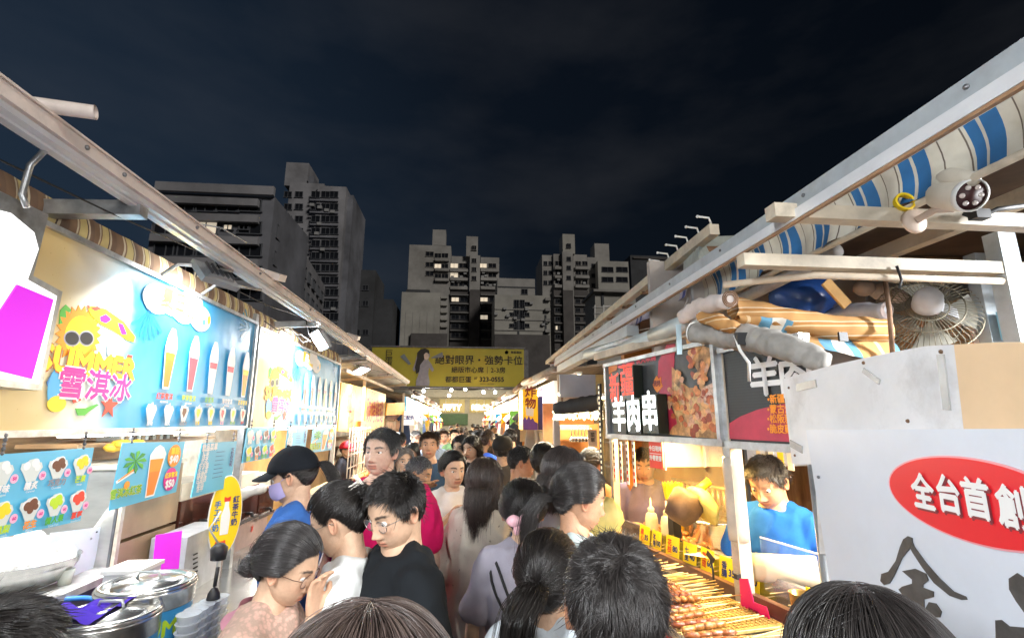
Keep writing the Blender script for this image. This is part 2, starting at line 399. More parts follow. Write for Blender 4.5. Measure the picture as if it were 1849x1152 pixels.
def slerp(a, b, t):
    c = np.clip((a*b).sum(-1, keepdims=True), -.9999, .9999); w = np.arccos(c); s = np.sin(w)
    return (np.sin((1-t)*w)*a + np.sin(t*w)*b)/s
def hair_roots(n, F, rs):
    out = []; tot = 0
    while tot < n:
        d = norm(rs.normal(size=(n*3, 3))); p = head_surf(d, F, feat=False); ok = hair_mask(p, F) > 0; out.append(d[ok]); tot += ok.sum()
    return np.vstack(out)[:n]
def make_hair(F, rs, n):
    st = F['style']; d = hair_roots(n, F, rs); k = len(d); steps = 9; jit = rs.normal(size=(k, 3))*.02
    if st == 'short':
        L = F.get('len', .030)*(.75+.5*rs.random((k, 1))); p = head_surf(d, F, .002, False); N = norm(d*np.array([1.2, .95, 1.0]))
        comb = np.array(F.get('comb', (.25, .6, 0.0))); side = np.clip((p[:, 2:3]-.03)/.06, 0, 1)
        cv = norm(p - np.array([0, -.055, .10]))*.9 + comb*side + np.array([0, -.15, -.9])*(1-side)
        # locks: strands near each other lean together
        lk = np.array([mnoise.noise_vector(Vector(q*34)) for q in p]); cv = cv + lk*F.get('lock', .40)
        T = cv - (cv*N).sum(-1, keepdims=True)*N; T = norm(T); lift = F.get('lift', .32)*(.25+.75*side)
        pts = [p]; q = p.copy()
        for i in range(1, steps):
            a = i/(steps-1); dirv = norm(T + N*lift*(1-1.1*a) + jit*1.5); q = q + dirv*L/(steps-1); dq = norm(q); base = head_surf(dq, F, .003, False)
            low = np.linalg.norm(q, axis=1) < np.linalg.norm(base, axis=1); q[low] = base[low]; pts.append(q.copy())
        return np.stack(pts, 1)
    if st in ('tail', 'updo'):
        td = norm(np.array([F.get('tie', (0, -1, .05))]))
        far = (d*td).sum(-1, keepdims=True); ofs = .004 + .010*rs.random((k, 1))
        ts = np.linspace(0, 1, 14); ofs = ofs*F.get('flat', 1.0); pts = []
        lk = np.array([mnoise.noise(Vector(q*22)) for q in d])[:, None]
        tgt = norm(td + rs.normal(size=(k, 3))*.10)
        for t in ts:
            dd = norm(slerp(d, np.repeat(td, k, 0)*.75+tgt*.25, t) + jit*.4*t*(1-t)*4)
            o_ = ofs*(1-.4*t) + F.get('vol', .012)*np.sin(PI*np.minimum(t*1.0, 1))*(.7+.5*lk) + .004
            pts.append(head_surf(dd, F, 0, False) + dd*o_)
        T = head_surf(td, F, .014, False)[0]
        if st == 'tail':
            cl = [Vector(T)] + [Vector(T)+Vector(q) for q in F.get('tail', [(0,-.045,.0),(0,-.065,-.05),(0,-.06,-.14),(0,-.05,-.22)])]
            a = rs.random(k)*2*PI; rr = np.sqrt(rs.random(k)); tr = F.get('tailr', .028); end = .7+.3*rs.random(k)
            for i in range(1, 13):
                s = i/12*end*(len(cl)-1); j = np.minimum(s.astype(int), len(cl)-2); w = (s-j)[:, None]
                C_ = np.array(cl); cc = C_[j]*(1-w) + C_[j+1]*w; g = tr*min(1, .35+i/12*1.6)*(1-.35*i/12)
                pts.append(cc + np.stack([np.cos(a)*rr*g, np.sin(a)*rr*g*.8, np.sin(a)*rr*g*.25], -1) + jit*.15)
        return np.stack(pts, 1)
    if st == 'long':
        part = F.get('part', .1); L = F.get('len', .34); az = np.arctan2(d[:, 0], d[:, 1]); sgn = np.where(d[:, 0] > part*.6, 1.0, -1.0)
        a2 = np.abs(az); lim = math.radians(F.get('face', 78)); a2 = np.where(d[:, 0]*sgn < 0, lim, a2); a2 = lim + (PI-lim)*np.clip((a2-.25)/(PI-.25), 0, 1)
        a2 = a2 + rs.normal(size=k)*.06
        la = math.radians(-18); tg = np.stack([np.sin(a2)*sgn*math.cos(la), np.cos(a2)*math.cos(la), np.full(k, math.sin(la))], -1)
        ofs = .004 + .018*rs.random((k, 1))**1.3; pts = []; lk = np.array([mnoise.noise(Vector((q[0]*9, q[1]*9, 0))) for q in tg])[:, None]
        for t in np.linspace(0, 1, 9):
            dd = norm(slerp(d, tg, t) + jit*.3*t); pts.append(head_surf(dd, F, 0, False) + dd*(ofs*(.4+.6*t) + F.get('vol', .008)*math.sin(PI*t*.6)))
        e = pts[-1]; Ls = L*(.80+.22*rs.random((k, 1))+.10*lk); out = norm(tg*np.array([1, 1, 0])); v0 = pts[-1]-pts[-2]; v0 = v0/np.linalg.norm(v0, axis=1, keepdims=True); wave = F.get('wave', .006)
        for i in range(1, 12):
            t = i/11; q = e + np.array([0, 0, -1])*Ls*t + v0*.03*(1-np.exp(-t*5)) + np.array([0,0,.03])*(1-np.exp(-t*5)) + out*(F.get('flare', .012)*np.sin(t*2.2) - F.get('tuck', .02)*t*t) + np.stack([lk[:, 0]*0, lk[:, 0]*0, lk[:, 0]*0], -1)
            q = q + np.concatenate([np.cos(lk*40+t*7), np.sin(lk*31+t*6), lk*0], 1)*wave*t + jit*.25*t; q[:, 1] += F.get('back', 0)*t; pts.append(q)
        return np.stack(pts, 1)
def skin_mat():
    m = mat('skin', (1,1,1), .50, var=.11, scale=55, attr='tint', bump=.16, bscale=260, spec=.35); return m
def hair_mat(col):
    nm = 'hair_%02d_%02d_%02d' % tuple(int(c*100) for c in col)
    if nm in MATS: return MATS[nm]
    m = bpy.data.materials.new(nm); m.use_nodes = True; MATS[nm] = m; N = m.node_tree.nodes; L = m.node_tree.links; b = N['Principled BSDF']
    hi = N.new('ShaderNodeHairInfo'); rp = N.new('ShaderNodeValToRGB'); L.new(hi.outputs['Random'], rp.inputs['Fac'])
    rp.color_ramp.elements[0].color = (*[c*.55 for c in col], 1); rp.color_ramp.elements[1].color = (*[min(1, c*1.7) for c in col], 1)
    L.new(rp.outputs['Color'], b.inputs['Base Color']); b.inputs['Roughness'].default_value = .32; b.inputs['Specular IOR Level'].default_value = .55
    return m
def cloth_mat(col, pat=None):
    nm = 'cloth_' + (col if isinstance(col, str) else '%02d%02d%02d' % tuple(int(c*99) for c in col)) + (pat or '')
    if nm in MATS: return MATS[nm]
    m = mat(nm, col, .85, var=.10, scale=9, bump=.30, bscale=420 if pat != 'lace' else 150, spec=.2)
    if pat in ('dots', 'lace', 'stripes'):
        N = m.node_tree.nodes; L = m.node_tree.links; b = N['Principled BSDF']; src = b.inputs['Base Color'].links[0].from_socket
        tc = N.new('ShaderNodeTexCoord'); mx = N.new('ShaderNodeMixRGB'); L.new(src, mx.inputs['Color1'])
        if pat == 'stripes':
            w = N.new('ShaderNodeTexWave'); w.bands_direction = 'Z'; w.inputs['Scale'].default_value = 8; L.new(tc.outputs['Object'], w.inputs['Vector']); o = w.outputs['Fac']; lo, hi_, c2 = .55, .62, (.02, .02, .03, 1)
        else:
            w = N.new('ShaderNodeTexVoronoi'); w.inputs['Scale'].default_value = 55 if pat == 'dots' else 75; L.new(tc.outputs['Object'], w.inputs['Vector']); o = w.outputs['Distance']
            lo, hi_, c2 = (.90, .93, (.36, .33, .28, 1)) if pat == 'dots' else (.35, .6, (.42, .30, .24, 1))
        rp = N.new('ShaderNodeValToRGB'); rp.color_ramp.elements[0].position = lo; rp.color_ramp.elements[1].position = hi_; L.new(o, rp.inputs['Fac']); L.new(rp.outputs['Color'], mx.inputs['Fac']); mx.inputs['Color2'].default_value = c2
        L.new(mx.outputs['Color'], b.inputs['Base Color'])
    return m
PEOPLE = []
_HANDS = {}
SKIN = (.58, .37, .255)
def person(label, head_at, yaw=0.0, hyaw=0.0, pitch=0.0, roll=0.0, hi=True, sex='m', skin=SKIN, hair=(.012, .010, .009), style='short', shirt='#222222', pat=None, sleeve='tee', trouser='#2a2c33',
           arms=None, lean=0.0, n=None, group=None, build=1.0, hs=1.0, F=None, skirt=False, curls=(.35, .35), **hair_kw):
    """head_at: world position of the middle of the head; yaw 0 looks along +Y"""
    f = dict(skin=skin, hair=hair, style=style, fem=1 if sex == 'f' else 0, **(F or {})); f.update(hair_kw)
    P = dict(label=label, f=f, hi=hi, group=group, shirt=shirt, pat=pat, trouser=trouser, hair_n=n or (5200 if hi else 1300), hs=hs, skin=skin, sleeve=sleeve, sex=sex, seed=len(PEOPLE)+3)
    hp = Vector(head_at); H = (hp.z + .118*hs)/(1-.09*lean) ; H0 = 1.70; s = H/H0
    fem = sex == 'f'; bw = build*(.90 if fem else 1.0)
    z = lambda q: q*H
    Lm = Matrix.Rotation(-lean, 4, 'X'); hip = Vector((0, 0, z(.53)))
    def U(v):                                                   # upper-body bend about the hips
        v = Vector(v); return hip + (Lm @ (v-hip)) if v.z > hip.z else v
    hz = H - .118*hs; neck_top = Vector((0, -.012, hz-.075*hs)); head_c0 = U((0, .006, hz))
    Hm = Matrix.Translation(head_c0 + Vector((0, -.02, -.07))) @ Matrix.Rotation(hyaw, 4, 'Z') @ Matrix.Rotation(-pitch, 4, 'X') @ Matrix.Rotation(roll, 4, 'Y') @ Matrix.Translation(Vector((0, .02, .07))) @ Matrix.Scale(hs, 4)
    hc = Hm @ Vector((0,0,0)); Rz = Matrix.Rotation(yaw, 4, 'Z')
    base = hp - (Rz @ hc); base.z = 0; P['base'] = base; P['yaw'] = yaw; P['dz'] = hp.z - hc.z
    P['Hm'] = Hm
    sw = .160*s*bw; X = Vector((1,0,0)); Y = Vector((0,1,0))
    prof = [(.47, .135, .105), (.53, .155*(1.06 if fem else 1), .112), (.58, .140, .102), (.63, .128*(.93 if fem else 1.04), .095*(1 if fem else 1.06)), (.70, .142, .108), (.745, .152, .116+(.012 if fem else 0)), (.795, .146, .098), (.820, .122, .080), (.842, .078, .064), (.862, .056, .056)]
    def torso(mb, e, zlo=0, zhi=1, hem=0.0, flare=0.0):
        rings = []
        for (q, w, d_) in prof:
            if zlo <= q <= zhi:
                ee = e + flare*max(0, (.70-q)/.2)
                rings.append((U((0, .006 if .68 < q < .77 else 0, z(q))), X*(w*s*bw+ee), (Lm.to_3x3() @ Y)*(d_*s*bw+ee)))
        if hem: c, a, b = rings[0]; rings.insert(0, (c - Vector((0,0,hem)), a*1.02, b*1.02))
        loft(mb, rings, 24)
    J = {}
    sh = [U((sx*sw, -.008, z(.815))) for sx in (-1, 1)]; arms = arms or [None, None]; A = []
    for i, sx in enumerate((-1, 1)):
        La, Lf = .165*H*1.0, .150*H; S = sh[i]; t = arms[i]
        W_ = Vector(t) if t is not None else U((sx*(sw+.075), .05, z(.815)-La-Lf+.02))
        if t is not None and len(t) == 3: W_ = Vector((t[0], t[1], t[2]))
        D = W_-S; L = min(D.length, (La+Lf)*.995); dn = D.normalized(); W_ = S + dn*L
        aa = (La*La - Lf*Lf + L*L)/(2*L); hh = math.sqrt(max(La*La-aa*aa, 0)); pole = Vector((sx*.55, -.75, -.45)); pole = (pole - dn*pole.dot(dn)).normalized()
        E = S + dn*aa + pole*hh; A.append((S, E, W_))
    bm_ = MB(); torso(bm_, 0.0, 0, 1)
    nk = Vector((0, -.008, z(.850))); nk = U(nk); hn = Hm @ Vector((0, -.022, -.060)); hn2 = Hm @ Vector((0, -.012, -.02))
    rn = .054*s*(.86 if fem else 1.03); limb(bm_, [U((0, -.006, z(.815))), nk, nk.lerp(hn, .55), hn, hn2], [.075*s, rn*1.18, rn, rn, rn*.9], 18)
    for i, (S, E, W_) in enumerate(A):
        k = s*(.86 if fem else 1.0)*build; limb(bm_, [S + Vector((0,0,-.012)), S.lerp(E, .35), E, E.lerp(W_, .3), W_], [.052*k, .047*k, .037*k, .038*k, .025*k], 14)
        bm_.ball(tuple(S + Vector((-.012 if i else .012, 0, -.016))), .050*k, 14); limb(bm_, [U((0, -.012, z(.847))), S + Vector((-.02 if i else .02, -.002, -.008))], [.045*s, .042*s], 12)
    for sx in (-1, 1):
        limb(bm_, [(sx*.082*s, 0, z(.49)), (sx*.088*s, .012, z(.285)), (sx*.09*s, -.008, z(.20)), (sx*.092*s, -.015, z(.045))], [.085*s*bw, .058*s, .055*s, .038*s], 14)
        limb(bm_, [(sx*.094*s, -.02, .045), (sx*.10*s, .14*s, .03)], [.04*s, .03*s], 10)
    vx = .011 if hi else .017
    J['body'] = job(bm_, vx, 4); J['hands'] = []
    for i, (S, E, W_) in enumerate(A):
        c = curls[i]; key = (c, hi)
        if key not in _HANDS: _HANDS[key] = job(hand_solid(c), .0036 if hi else .006, 2, .4)
        d_ = (W_-E).normalized(); nrm = Vector((0, -1, 0)) if arms[i] is None else Vector((0.0, .3, 1))
        thumb = (Vector((0, 1, 0)) if arms[i] is None else Vector((-1 if i == 1 else 1, .2, .6))); thumb = (thumb - d_*thumb.dot(d_)).normalized(); up = d_.cross(thumb)
        if i == 0: M3 = Matrix((d_, thumb, up)).transposed()
        else: M3 = Matrix((d_, thumb, up)).transposed()
        mirror = (i == 0)
        J['hands'].append((_HANDS[key], M3, W_, mirror, s*(.90 if fem else 1)))
    gm = MB(); loose = P['f'].get('loose', .016 if not fem else .012); torso(gm, loose, .52, .843, .05 if not fem else .06, flare=P['f'].get('flare_s', .012))
    for i, (S, E, W_) in enumerate(A):
        k = s*(.86 if fem else 1.0)*build; so = S + Vector((-.012 if i else .012, 0, -.016)); limb(gm, [U((.040*s if i else -.040*s, -.012, z(.834))), S + Vector((-.02 if i else .02, -.002, -.008))], [.048*s, .042*s+.013], 14)
        if sleeve == 'tee': limb(gm, [so, S.lerp(E, .35), S.lerp(E, .72)], [.050*k+.016, .047*k+.020, .046*k+.027], 16)
        elif sleeve == 'long': limb(gm, [so, S.lerp(E, .5), E, E.lerp(W_, .5), E.lerp(W_, .88)], [.050*k+.010, .048*k+.013, .040*k+.018, .036*k+.016, .030*k+.013], 16)
        elif sleeve == 'vest': gm.ball(tuple(S + Vector((-.03 if i else .03, 0, -.01))), .045*k, 12)
    J['shirt'] = job(gm, .010 if hi else .015, 9 if hi else 5, .5)
    tm = MB()
    if skirt: loft(tm, [((0,0,z(.25)), X*.25*s, Y*.22*s), ((0,0,z(.42)), X*.20*s, Y*.16*s), ((0,0,z(.56)), X*.155*s*bw, Y*.12*s*bw)], 24)
    else:
        loft(tm, [((0,0,z(.455)), X*.13*s, Y*.11*s), ((0,0,z(.53)), X*(.155*s*bw+.012), Y*(.112*s*bw+.012)), ((0,0,z(.575)), X*(.142*s*bw+.010), Y*(.102*s*bw+.010))], 20)
        for sx in (-1, 1): limb(tm, [(sx*.084*s, 0, z(.49)), (sx*.09*s, .012, z(.285)), (sx*.092*s, -.012, z(.06))], [.085*s*bw+.014, .064*s+.010, .058*s], 14)
    J['trousers'] = job(tm, .016 if hi else .022, 3)
    P['J'] = J; PEOPLE.append(P); return P
def wrinkle(V, N, amp, rs):
    o = rs.random(3)*50; out = V.copy()
    q = V*np.array([11, 11, 3.6]) + V[:, [2, 0, 1]]*np.array([3.5, 0, 2.0]) + o; w = np.array([mnoise.noise(Vector(a)) for a in q]); w2 = np.array([mnoise.noise(Vector(a)) for a in (V*np.array([21, 21, 11]) + o)])
    r = 1-np.abs(w)*2.2; return out + N*((r*.9 + w2*.35)*amp)[:, None]
def finish_people():
    run_jobs()
    for P in PEOPLE:
        rs = np.random.RandomState(P['seed']); f = P['f']; hi = P['hi']; J = P['J']
        V, Fq, C = make_head(f, hi); A = np.array(P['Hm']); V = V @ A[:3, :3].T + A[:3, 3]
        bv, bf, bn = RES[J['body']]; Vs = [bv]; Fs = [bf.tolist()]; Cs = [np.tile(np.array(P['skin']), (len(bv), 1))]; n = len(bv)
        for (jid, M3, W_, mir, sc) in J['hands']:
            hv, hf, hn = RES[jid]; v = hv.copy()*sc
            if mir: v[:, 2] *= -1
            v = v @ np.array(M3).T + np.array(W_); ff = hf[:, ::-1] if mir else hf
            Vs.append(v); Fs.append((ff+n).tolist()); Cs.append(np.tile(np.array(P['skin'])*np.array([1.0, .93, .90]), (len(v), 1))); n += len(v)
        Vs.append(V); Fs.append([tuple(i+n for i in q) for q in Fq]); Cs.append(C)
        me = np_mesh('person', np.vstack(Vs), sum(Fs, []), np.vstack(Cs), skin_mat())
        o = link('person', me); o.location = P['base'] + Vector((0, 0, P['dz'])); o.rotation_euler = (0, 0, P['yaw']); tag(o, P['label'], 'person', P['group'])
        P['obj'] = o
        sv, sf, sn = RES[J['shirt']]; sv = wrinkle(sv, sn, f.get('wr', .015 if hi else .010), rs); P['shirt_v'], P['shirt_f'] = sv, sf
        P['shirt_o'] = link(f.get('sname', 'shirt'), np_mesh('shirt', sv, sf, None, cloth_mat(P['shirt'], P['pat'])), None, o)
        tv, tf, tn = RES[J['trousers']]; link('skirt' if f.get('skirt') else 'trousers', np_mesh('trousers', tv, tf, None, cloth_mat(P['trouser'])), None, o)
        if P['hair_n'] > 0:
            if f['style'] != 'bald': hair_obj('hair', make_hair(f, rs, P['hair_n']), f.get('rad', .0008 if hi else .0017)*P['hs'], hair_mat(P['f']['hair']), o, P['Hm'])
def HM(P, *pts): return [P['Hm'] @ Vector(p) for p in pts]     # head space -> body space
def head_child(P, name, mb, m, sub=None):
    M = P['Hm']; mb.v = [tuple(M @ Vector(v)) for v in mb.v]; return mb.obj(name, m, sub or P['obj'])
def glasses(P, m, r=.022, round_=True):
    f = P['f']; ey = head_surf(norm(np.array([[.031, .088, .001]])), f)[0][1] + .012; mb = MB()
    for s_ in (-1, 1):
        pts = [(s_*.0325 + r*1.12*math.cos(a)*(1 if round_ else 1), ey - .004*abs(math.cos(a)), -.003 + r*.86*math.sin(a)) for a in np.linspace(0, 2*PI, 19)]
        mb.tube(pts, .0013, 6, cap=False)
        mb.tube([(s_*(.0325+r*1.1), ey-.003, .003), (s_*.076, ey-.030, .004), (s_*.081, .0, .000), (s_*.078, -.02, -.012)], .0012, 6)
    mb.tube([(-.0095, ey, .0), (0, ey+.003, .003), (.0095, ey, .0)], .0012, 6)
    g = head_child(P, 'glasses', mb, m); lm = MB()
    for s_ in (-1, 1):
        vs = [(s_*.0325 + r*1.08*math.cos(a), ey - .004*abs(math.cos(a)), -.003 + r*.83*math.sin(a)) for a in np.linspace(0, 2*PI, 18, endpoint=False)]; lm.add(vs, [tuple(range(18))])
    head_child(P, 'lens', lm, mat('lens_glass', (.9,.95,1), .05, alpha=.12, var=0), g)
def cap(P, col, name='cap', peak=True, rake=.10, beret=False):
    f = P['f']; m = cloth_mat(col); nl, nt = 44, 14; vs = []; mb = MB(); grow = 1.08 if beret else 1.0
    for k in range(nl):
        a = 2*PI*k/nl; lo, hi_ = -.6, 1.55
        for _ in range(18):
            la = (lo+hi_)/2; p = head_surf(np.array([[math.sin(a)*math.cos(la), math.cos(a)*math.cos(la), math.sin(la)]]), f, .019, False)[0]
            if p[2] - (.024 + p[1]*(rake+.12)) > 0: hi_ = la
            else: lo = la
        for t in range(nt+1):
            l2 = lo + (PI/2-.001-lo)*(t/nt); dd = np.array([[math.sin(a)*math.cos(l2), math.cos(a)*math.cos(l2), math.sin(l2)]]); p = head_surf(dd, f, .019 - (.004 if t == 0 else 0) + (.012*math.sin(PI*t/nt) if beret else 0), False)[0]; vs.append(tuple(p))
    mb.add(vs, [(k*(nt+1)+t, ((k+1) % nl)*(nt+1)+t, ((k+1) % nl)*(nt+1)+t+1, k*(nt+1)+t+1)[::-1] for k in range(nl) for t in range(nt)], 0, True)
    mb.ball((0, -.01, .132), .008, 8)
    o = head_child(P, name, mb, m)
    if peak:
        mb = MB(); vs = []; nx = 13
        for j in range(5):
            for i in range(nx):
                u = (i/(nx-1)-.5)*2; t = j/4; x = u*.075; y0 = math.sqrt(max(0, 1-(u*.92)**2))*.106; y = y0*(.80+0*t) + t*(.085*(1-.35*u*u)) ; vs.append((x*(1+.0*t), y, .052 - .018*t - .022*u*u))
        fs = [(j*nx+i, j*nx+i+1, (j+1)*nx+i+1, (j+1)*nx+i) for j in range(4) for i in range(nx-1)]; n_ = len(vs)
        vs2 = [(x, y, z-.005) for x, y, z in vs]; mb.add(vs+vs2, fs + [tuple(n_+k for k in t[::-1]) for t in fs] + [(4*nx+i, 4*nx+i+1, 4*nx+i+1+n_, 4*nx+i+n_) for i in range(nx-1)], 0, True)
        head_child(P, 'cap_peak', mb, m, o)
    return o
def mask(P, col):
    f = P['f']; vs = []; nx, nz = 15, 9
    for j in range(nz):
        for i in range(nx):
            u = (i/(nx-1)-.5)*2; zz = -.012 - .092*j/(nz-1); a = u*1.18; d = np.array([[math.sin(a)*.9, math.cos(a), zz/.10]]); d = norm(d); p = head_surf(d, f, .0, True)[0]; q = head_surf(d, f, .010, False)[0]
            r = max(np.linalg.norm(p)+.004, np.linalg.norm(q) + .014*math.exp(-(u/.35)**2)*math.sin(PI*min(1, (j+1)/nz)))
            vs.append(tuple(d[0]*r))
    mb = MB(); mb.add(vs, [(j*nx+i, j*nx+i+1, (j+1)*nx+i+1, (j+1)*nx+i)[::-1] for j in range(nz-1) for i in range(nx-1)], 0, True)
    for s_ in (-1, 1): mb.tube([vs[0] if s_ < 0 else vs[nx-1], (s_*.078, .0, .004), (s_*.080, -.012, .02)], .0012, 5)
    return head_child(P, 'face_mask', mb, mat('mask_' + col.strip('#'), col, .8, var=.05))
from mathutils.bvhtree import BVHTree
def strap(P, pts, width, m, name='strap', off=.006, parent=None, steps=26, thick=.004):
    """ribbon that follows the shirt through the body-space points pts; made in world space"""
    bv = BVHTree.FromPolygons([tuple(v) for v in P['shirt_v']], [tuple(q) for q in P['shirt_f']]); C = []
    pts = [Vector(p) for p in pts]; seg = len(pts)-1
    for i in range(steps+1):
        t = i/steps*seg; k = min(int(t), seg-1); q = pts[k].lerp(pts[k+1], t-k); c, nrm, _, _ = bv.find_nearest(q); C.append((c + nrm*off, nrm))
    for _ in range(2): C = [C[0]] + [((C[i-1][0]+C[i][0]*2+C[i+1][0])/4, C[i][1]) for i in range(1, len(C)-1)] + [C[-1]]
    vs = []
    for i, (c, nrm) in enumerate(C):
        d = (C[min(i+1, steps)][0]-C[max(i-1, 0)][0]).normalized(); w = d.cross(nrm).normalized()*width/2; vs += [c-w, c+w, c+w+nrm*thick, c-w+nrm*thick]
    fs = []
    for i in range(steps):
        a = i*4
        for k in range(4): fs.append((a+k, a+(k+1) % 4, a+4+(k+1) % 4, a+4+k))
    mb = MB(); M = Matrix.Translation(P['obj'].location) @ Matrix.Rotation(P['yaw'], 4, 'Z'); mb.add([M @ v for v in vs], fs, 0, True)
    return mb.obj(name, m, parent)
# ================================================================== SETTING
M_STEEL = mat('galvanised', (.55, .57, .58), .38, .7, var=.18, scale=14, dirt=.35, bump=.05)
M_STEELD = mat('steel_dark', (.20, .20, .21), .45, .6, var=.2, scale=10)
M_STAIN = mat('stainless', (.62, .62, .60), .24, .95, var=.12, scale=5, stretch=(1,1,8))
M_WHITE = mat('white_paint', (.78, .78, .76), .5, var=.06, scale=6, dirt=.15)
M_CREAM = mat('cream_paint', (.62, .54, .42), .55, var=.14, scale=7, dirt=.45)
M_PINKPAINT = mat('pinkish_paint', (.80, .70, .64), .5, var=.08, scale=6, dirt=.3, bump=.1, bscale=30)
M_RUST = mat('rusty_brown', (.20, .11, .06), .8, var=.35, scale=12)
M_WOOD = mat('wood_panel', (.42, .24, .11), .55, var=.25, scale=3, stretch=(1,1,9), bump=.08, bscale=30)
M_DARK = mat('dark_plastic', (.02, .02, .022), .5, var=.1)
M_BLACK = mat('black_rubber', (.012, .012, .013), .6, var=.1)
M_GREY = mat('grey_plastic', (.35, .36, .37), .5, var=.08)
def lampmat(name, c, s): return mat(name, c, .4, var=0, emit=c, es=s)
E_WHITE = lampmat('lamp_white', (.95, .97, 1.0), 18)
E_WARM = lampmat('lamp_warm', (1.0, .74, .34), 12)
E_WIN = lampmat('window_lit', (1.0, .86, .66), .20)
mb = MB(); mb.add([(-300,-60,0),(300,-60,0),(300,420,0),(-300,420,0)], [(0,1,2,3)])
g = mb.obj('ground', mat('asphalt', (.06, .058, .056), .75, var=.3, scale=3, bump=.3, bscale=60)); tag(g, kind='structure')
# alley paving: a row-by-row grid of worn slabs just above the ground
pv = MB()
for j in range(16):
    for i in range(4):
        x, y = -1.12 + i*.6, .4 + j*1.2; pv.box((x+.28, y+.58, .012+.003*rnd.random()), (.585, 1.185, .024))
tag(pv.obj('pavement', mat('paving', (.17, .16, .15), .7, var=.25, scale=5, dirt=.4)), kind='structure')
# ------------------------------------------------------------------ apartment blocks
WIN = {}
def win_mesh(w, h, lit=False, tone=0):
    k = (round(w, 1), round(h, 1), lit, tone)
    if k not in WIN:
        m = MB(); fr = .09
        for c, d in (((0, .05, h/2-fr/2), (w, .22, fr)), ((0, .05, -h/2+fr/2), (w+.3, .34, fr)), ((-w/2+fr/2, .05, 0), (fr, .2, h-.18)), ((w/2-fr/2, .05, 0), (fr, .2, h-.18)), ((0, .07, 0), (fr*.7, .14, h-.18))): m.box((c[0], -c[1], c[2]), d)
        m.add([(-w/2+.05, -.012, -h/2+.05), (w/2-.05, -.012, -h/2+.05), (w/2-.05, -.012, h/2-.05), (-w/2+.05, -.012, h/2-.05)], [(0,1,2,3)], 1)
        WIN[k] = m.mesh('window', [mat('window_frame_%d' % tone, ((.30,.29,.28), (.10,.11,.13))[tone], .6), E_WIN if lit else mat('night_glass', (.018, .020, .026), .12, var=.2, scale=.5)])
    return WIN[k]
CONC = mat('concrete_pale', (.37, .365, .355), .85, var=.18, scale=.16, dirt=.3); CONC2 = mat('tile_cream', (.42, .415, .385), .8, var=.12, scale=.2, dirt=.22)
BRN = mat('tile_brown', (.105, .098, .098), .8, var=.2, scale=.3); NIGHT = mat('concrete_unlit', (.19, .20, .235), .9, var=.35, scale=.12, dirt=.3); NIGHT2 = mat('concrete_unlit_pale', (.29, .295, .325), .9, var=.3, scale=.12, dirt=.25)  # unlit concretes: the left blocks' dimmer light is put into darker, bluer colours
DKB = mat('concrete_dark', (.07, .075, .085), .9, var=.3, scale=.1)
def bpx(px0, px1, py0, py1, Y): a = at_y(px0, (py0+py1)/2, Y); b = at_y(px1, (py0+py1)/2, Y); m = (px0+px1)/2; return a.x, b.x, at_y(m, py1, Y).z, at_y(m, py0, Y).z
def block(parent, name, px0, px1, py0, py1, Y, m, depth=14, dz=0, base=True):
    x0, x1, z0, z1 = bpx(px0, px1, py0, py1, Y)
    if base: z0 = 0
    return MB().box(((x0+x1)/2, Y+depth/2, (z0+z1)/2), (x1-x0, depth, z1-z0)).obj(name, m, parent)
def windows(parent, pxs, pys, w, h, Y, lit=(), tone=0, proud=0.0, skip=()):
    for j, py in enumerate(pys):
        for i, px in enumerate(pxs):
            if (i, j) in skip: continue
            p = at_y(px, py, Y); o = link('window', win_mesh(w, h, (i, j) in lit, tone), None, parent, (p.x, Y-proud-.01, p.z))
def ledges(parent, px0, px1, pys, Y, m, h=.9, out=1.0, name='balcony'):
    for py in pys:
        a, b = at_y(px0, py, Y), at_y(px1, py, Y); MB().box(((a.x+b.x)/2, Y-out/2-.02, a.z), (b.x-a.x, out, h)).obj(name, m, parent)
Y1 = 150
b = thing('apartment_building', 'pale twin slab apartment block with two rooftop towers above the yellow billboard', 'building', (0, 0, 0))
block(b, 'wall', 735, 812, 443, 640, Y1, CONC); block(b, 'wall', 813, 846, 463, 640, Y1+.6, CONC); block(b, 'wall', 847, 866, 461, 640, Y1-1.2, CONC); block(b, 'wall', 867, 901, 465, 640, Y1+.3, CONC)
block(b, 'roof_tower', 781, 805, 415, 443, Y1+4, CONC, 5, base=False); block(b, 'roof_tower', 842, 863, 427, 463, Y1-1.0, CONC, 6, base=False)
block(b, 'cladding', 812.5, 846.5, 527, 645, Y1-1.5, BRN, 1.4); block(b, 'cladding', 866.8, 901.5, 527, 645, Y1-1.7, BRN, 1.4); block(b, 'cladding', 847.2, 866, 523, 645, Y1-2.6, BRN, 1.3)
windows(b, (820, 836), (480, 497, 513), 2.6, 1.7, Y1+.6, lit=((0, 0), (0, 1))); windows(b, (872, 889), (480, 497, 513), 2.6, 1.6, Y1+.3, lit=((0, 0),)); windows(b, (856,), (448, 471, 487, 503), 1.5, 1.6, Y1-1.2); windows(b, (776,), (459, 478, 494), 2.6, 1.7, Y1); windows(b, (791, 803), (462, 481, 499), 2.3, 1.7, Y1, lit=((0, 1),))
ledges(b, 813, 846, (489, 505, 521), Y1+.6, CONC); ledges(b, 868, 901, (489, 505, 521), Y1+.3, CONC); ledges(b, 786, 811, (470, 488, 506), Y1, CONC)
ledges(b, 813, 846, (533, 549, 565, 581, 597, 613, 629), Y1-1.5, mat('ledge_grey', (.20,.20,.20), .8), .35, .8); ledges(b, 868, 901, (533, 549, 565, 581, 597, 613, 629), Y1-1.7, MATS['ledge_grey'], .35, .8)
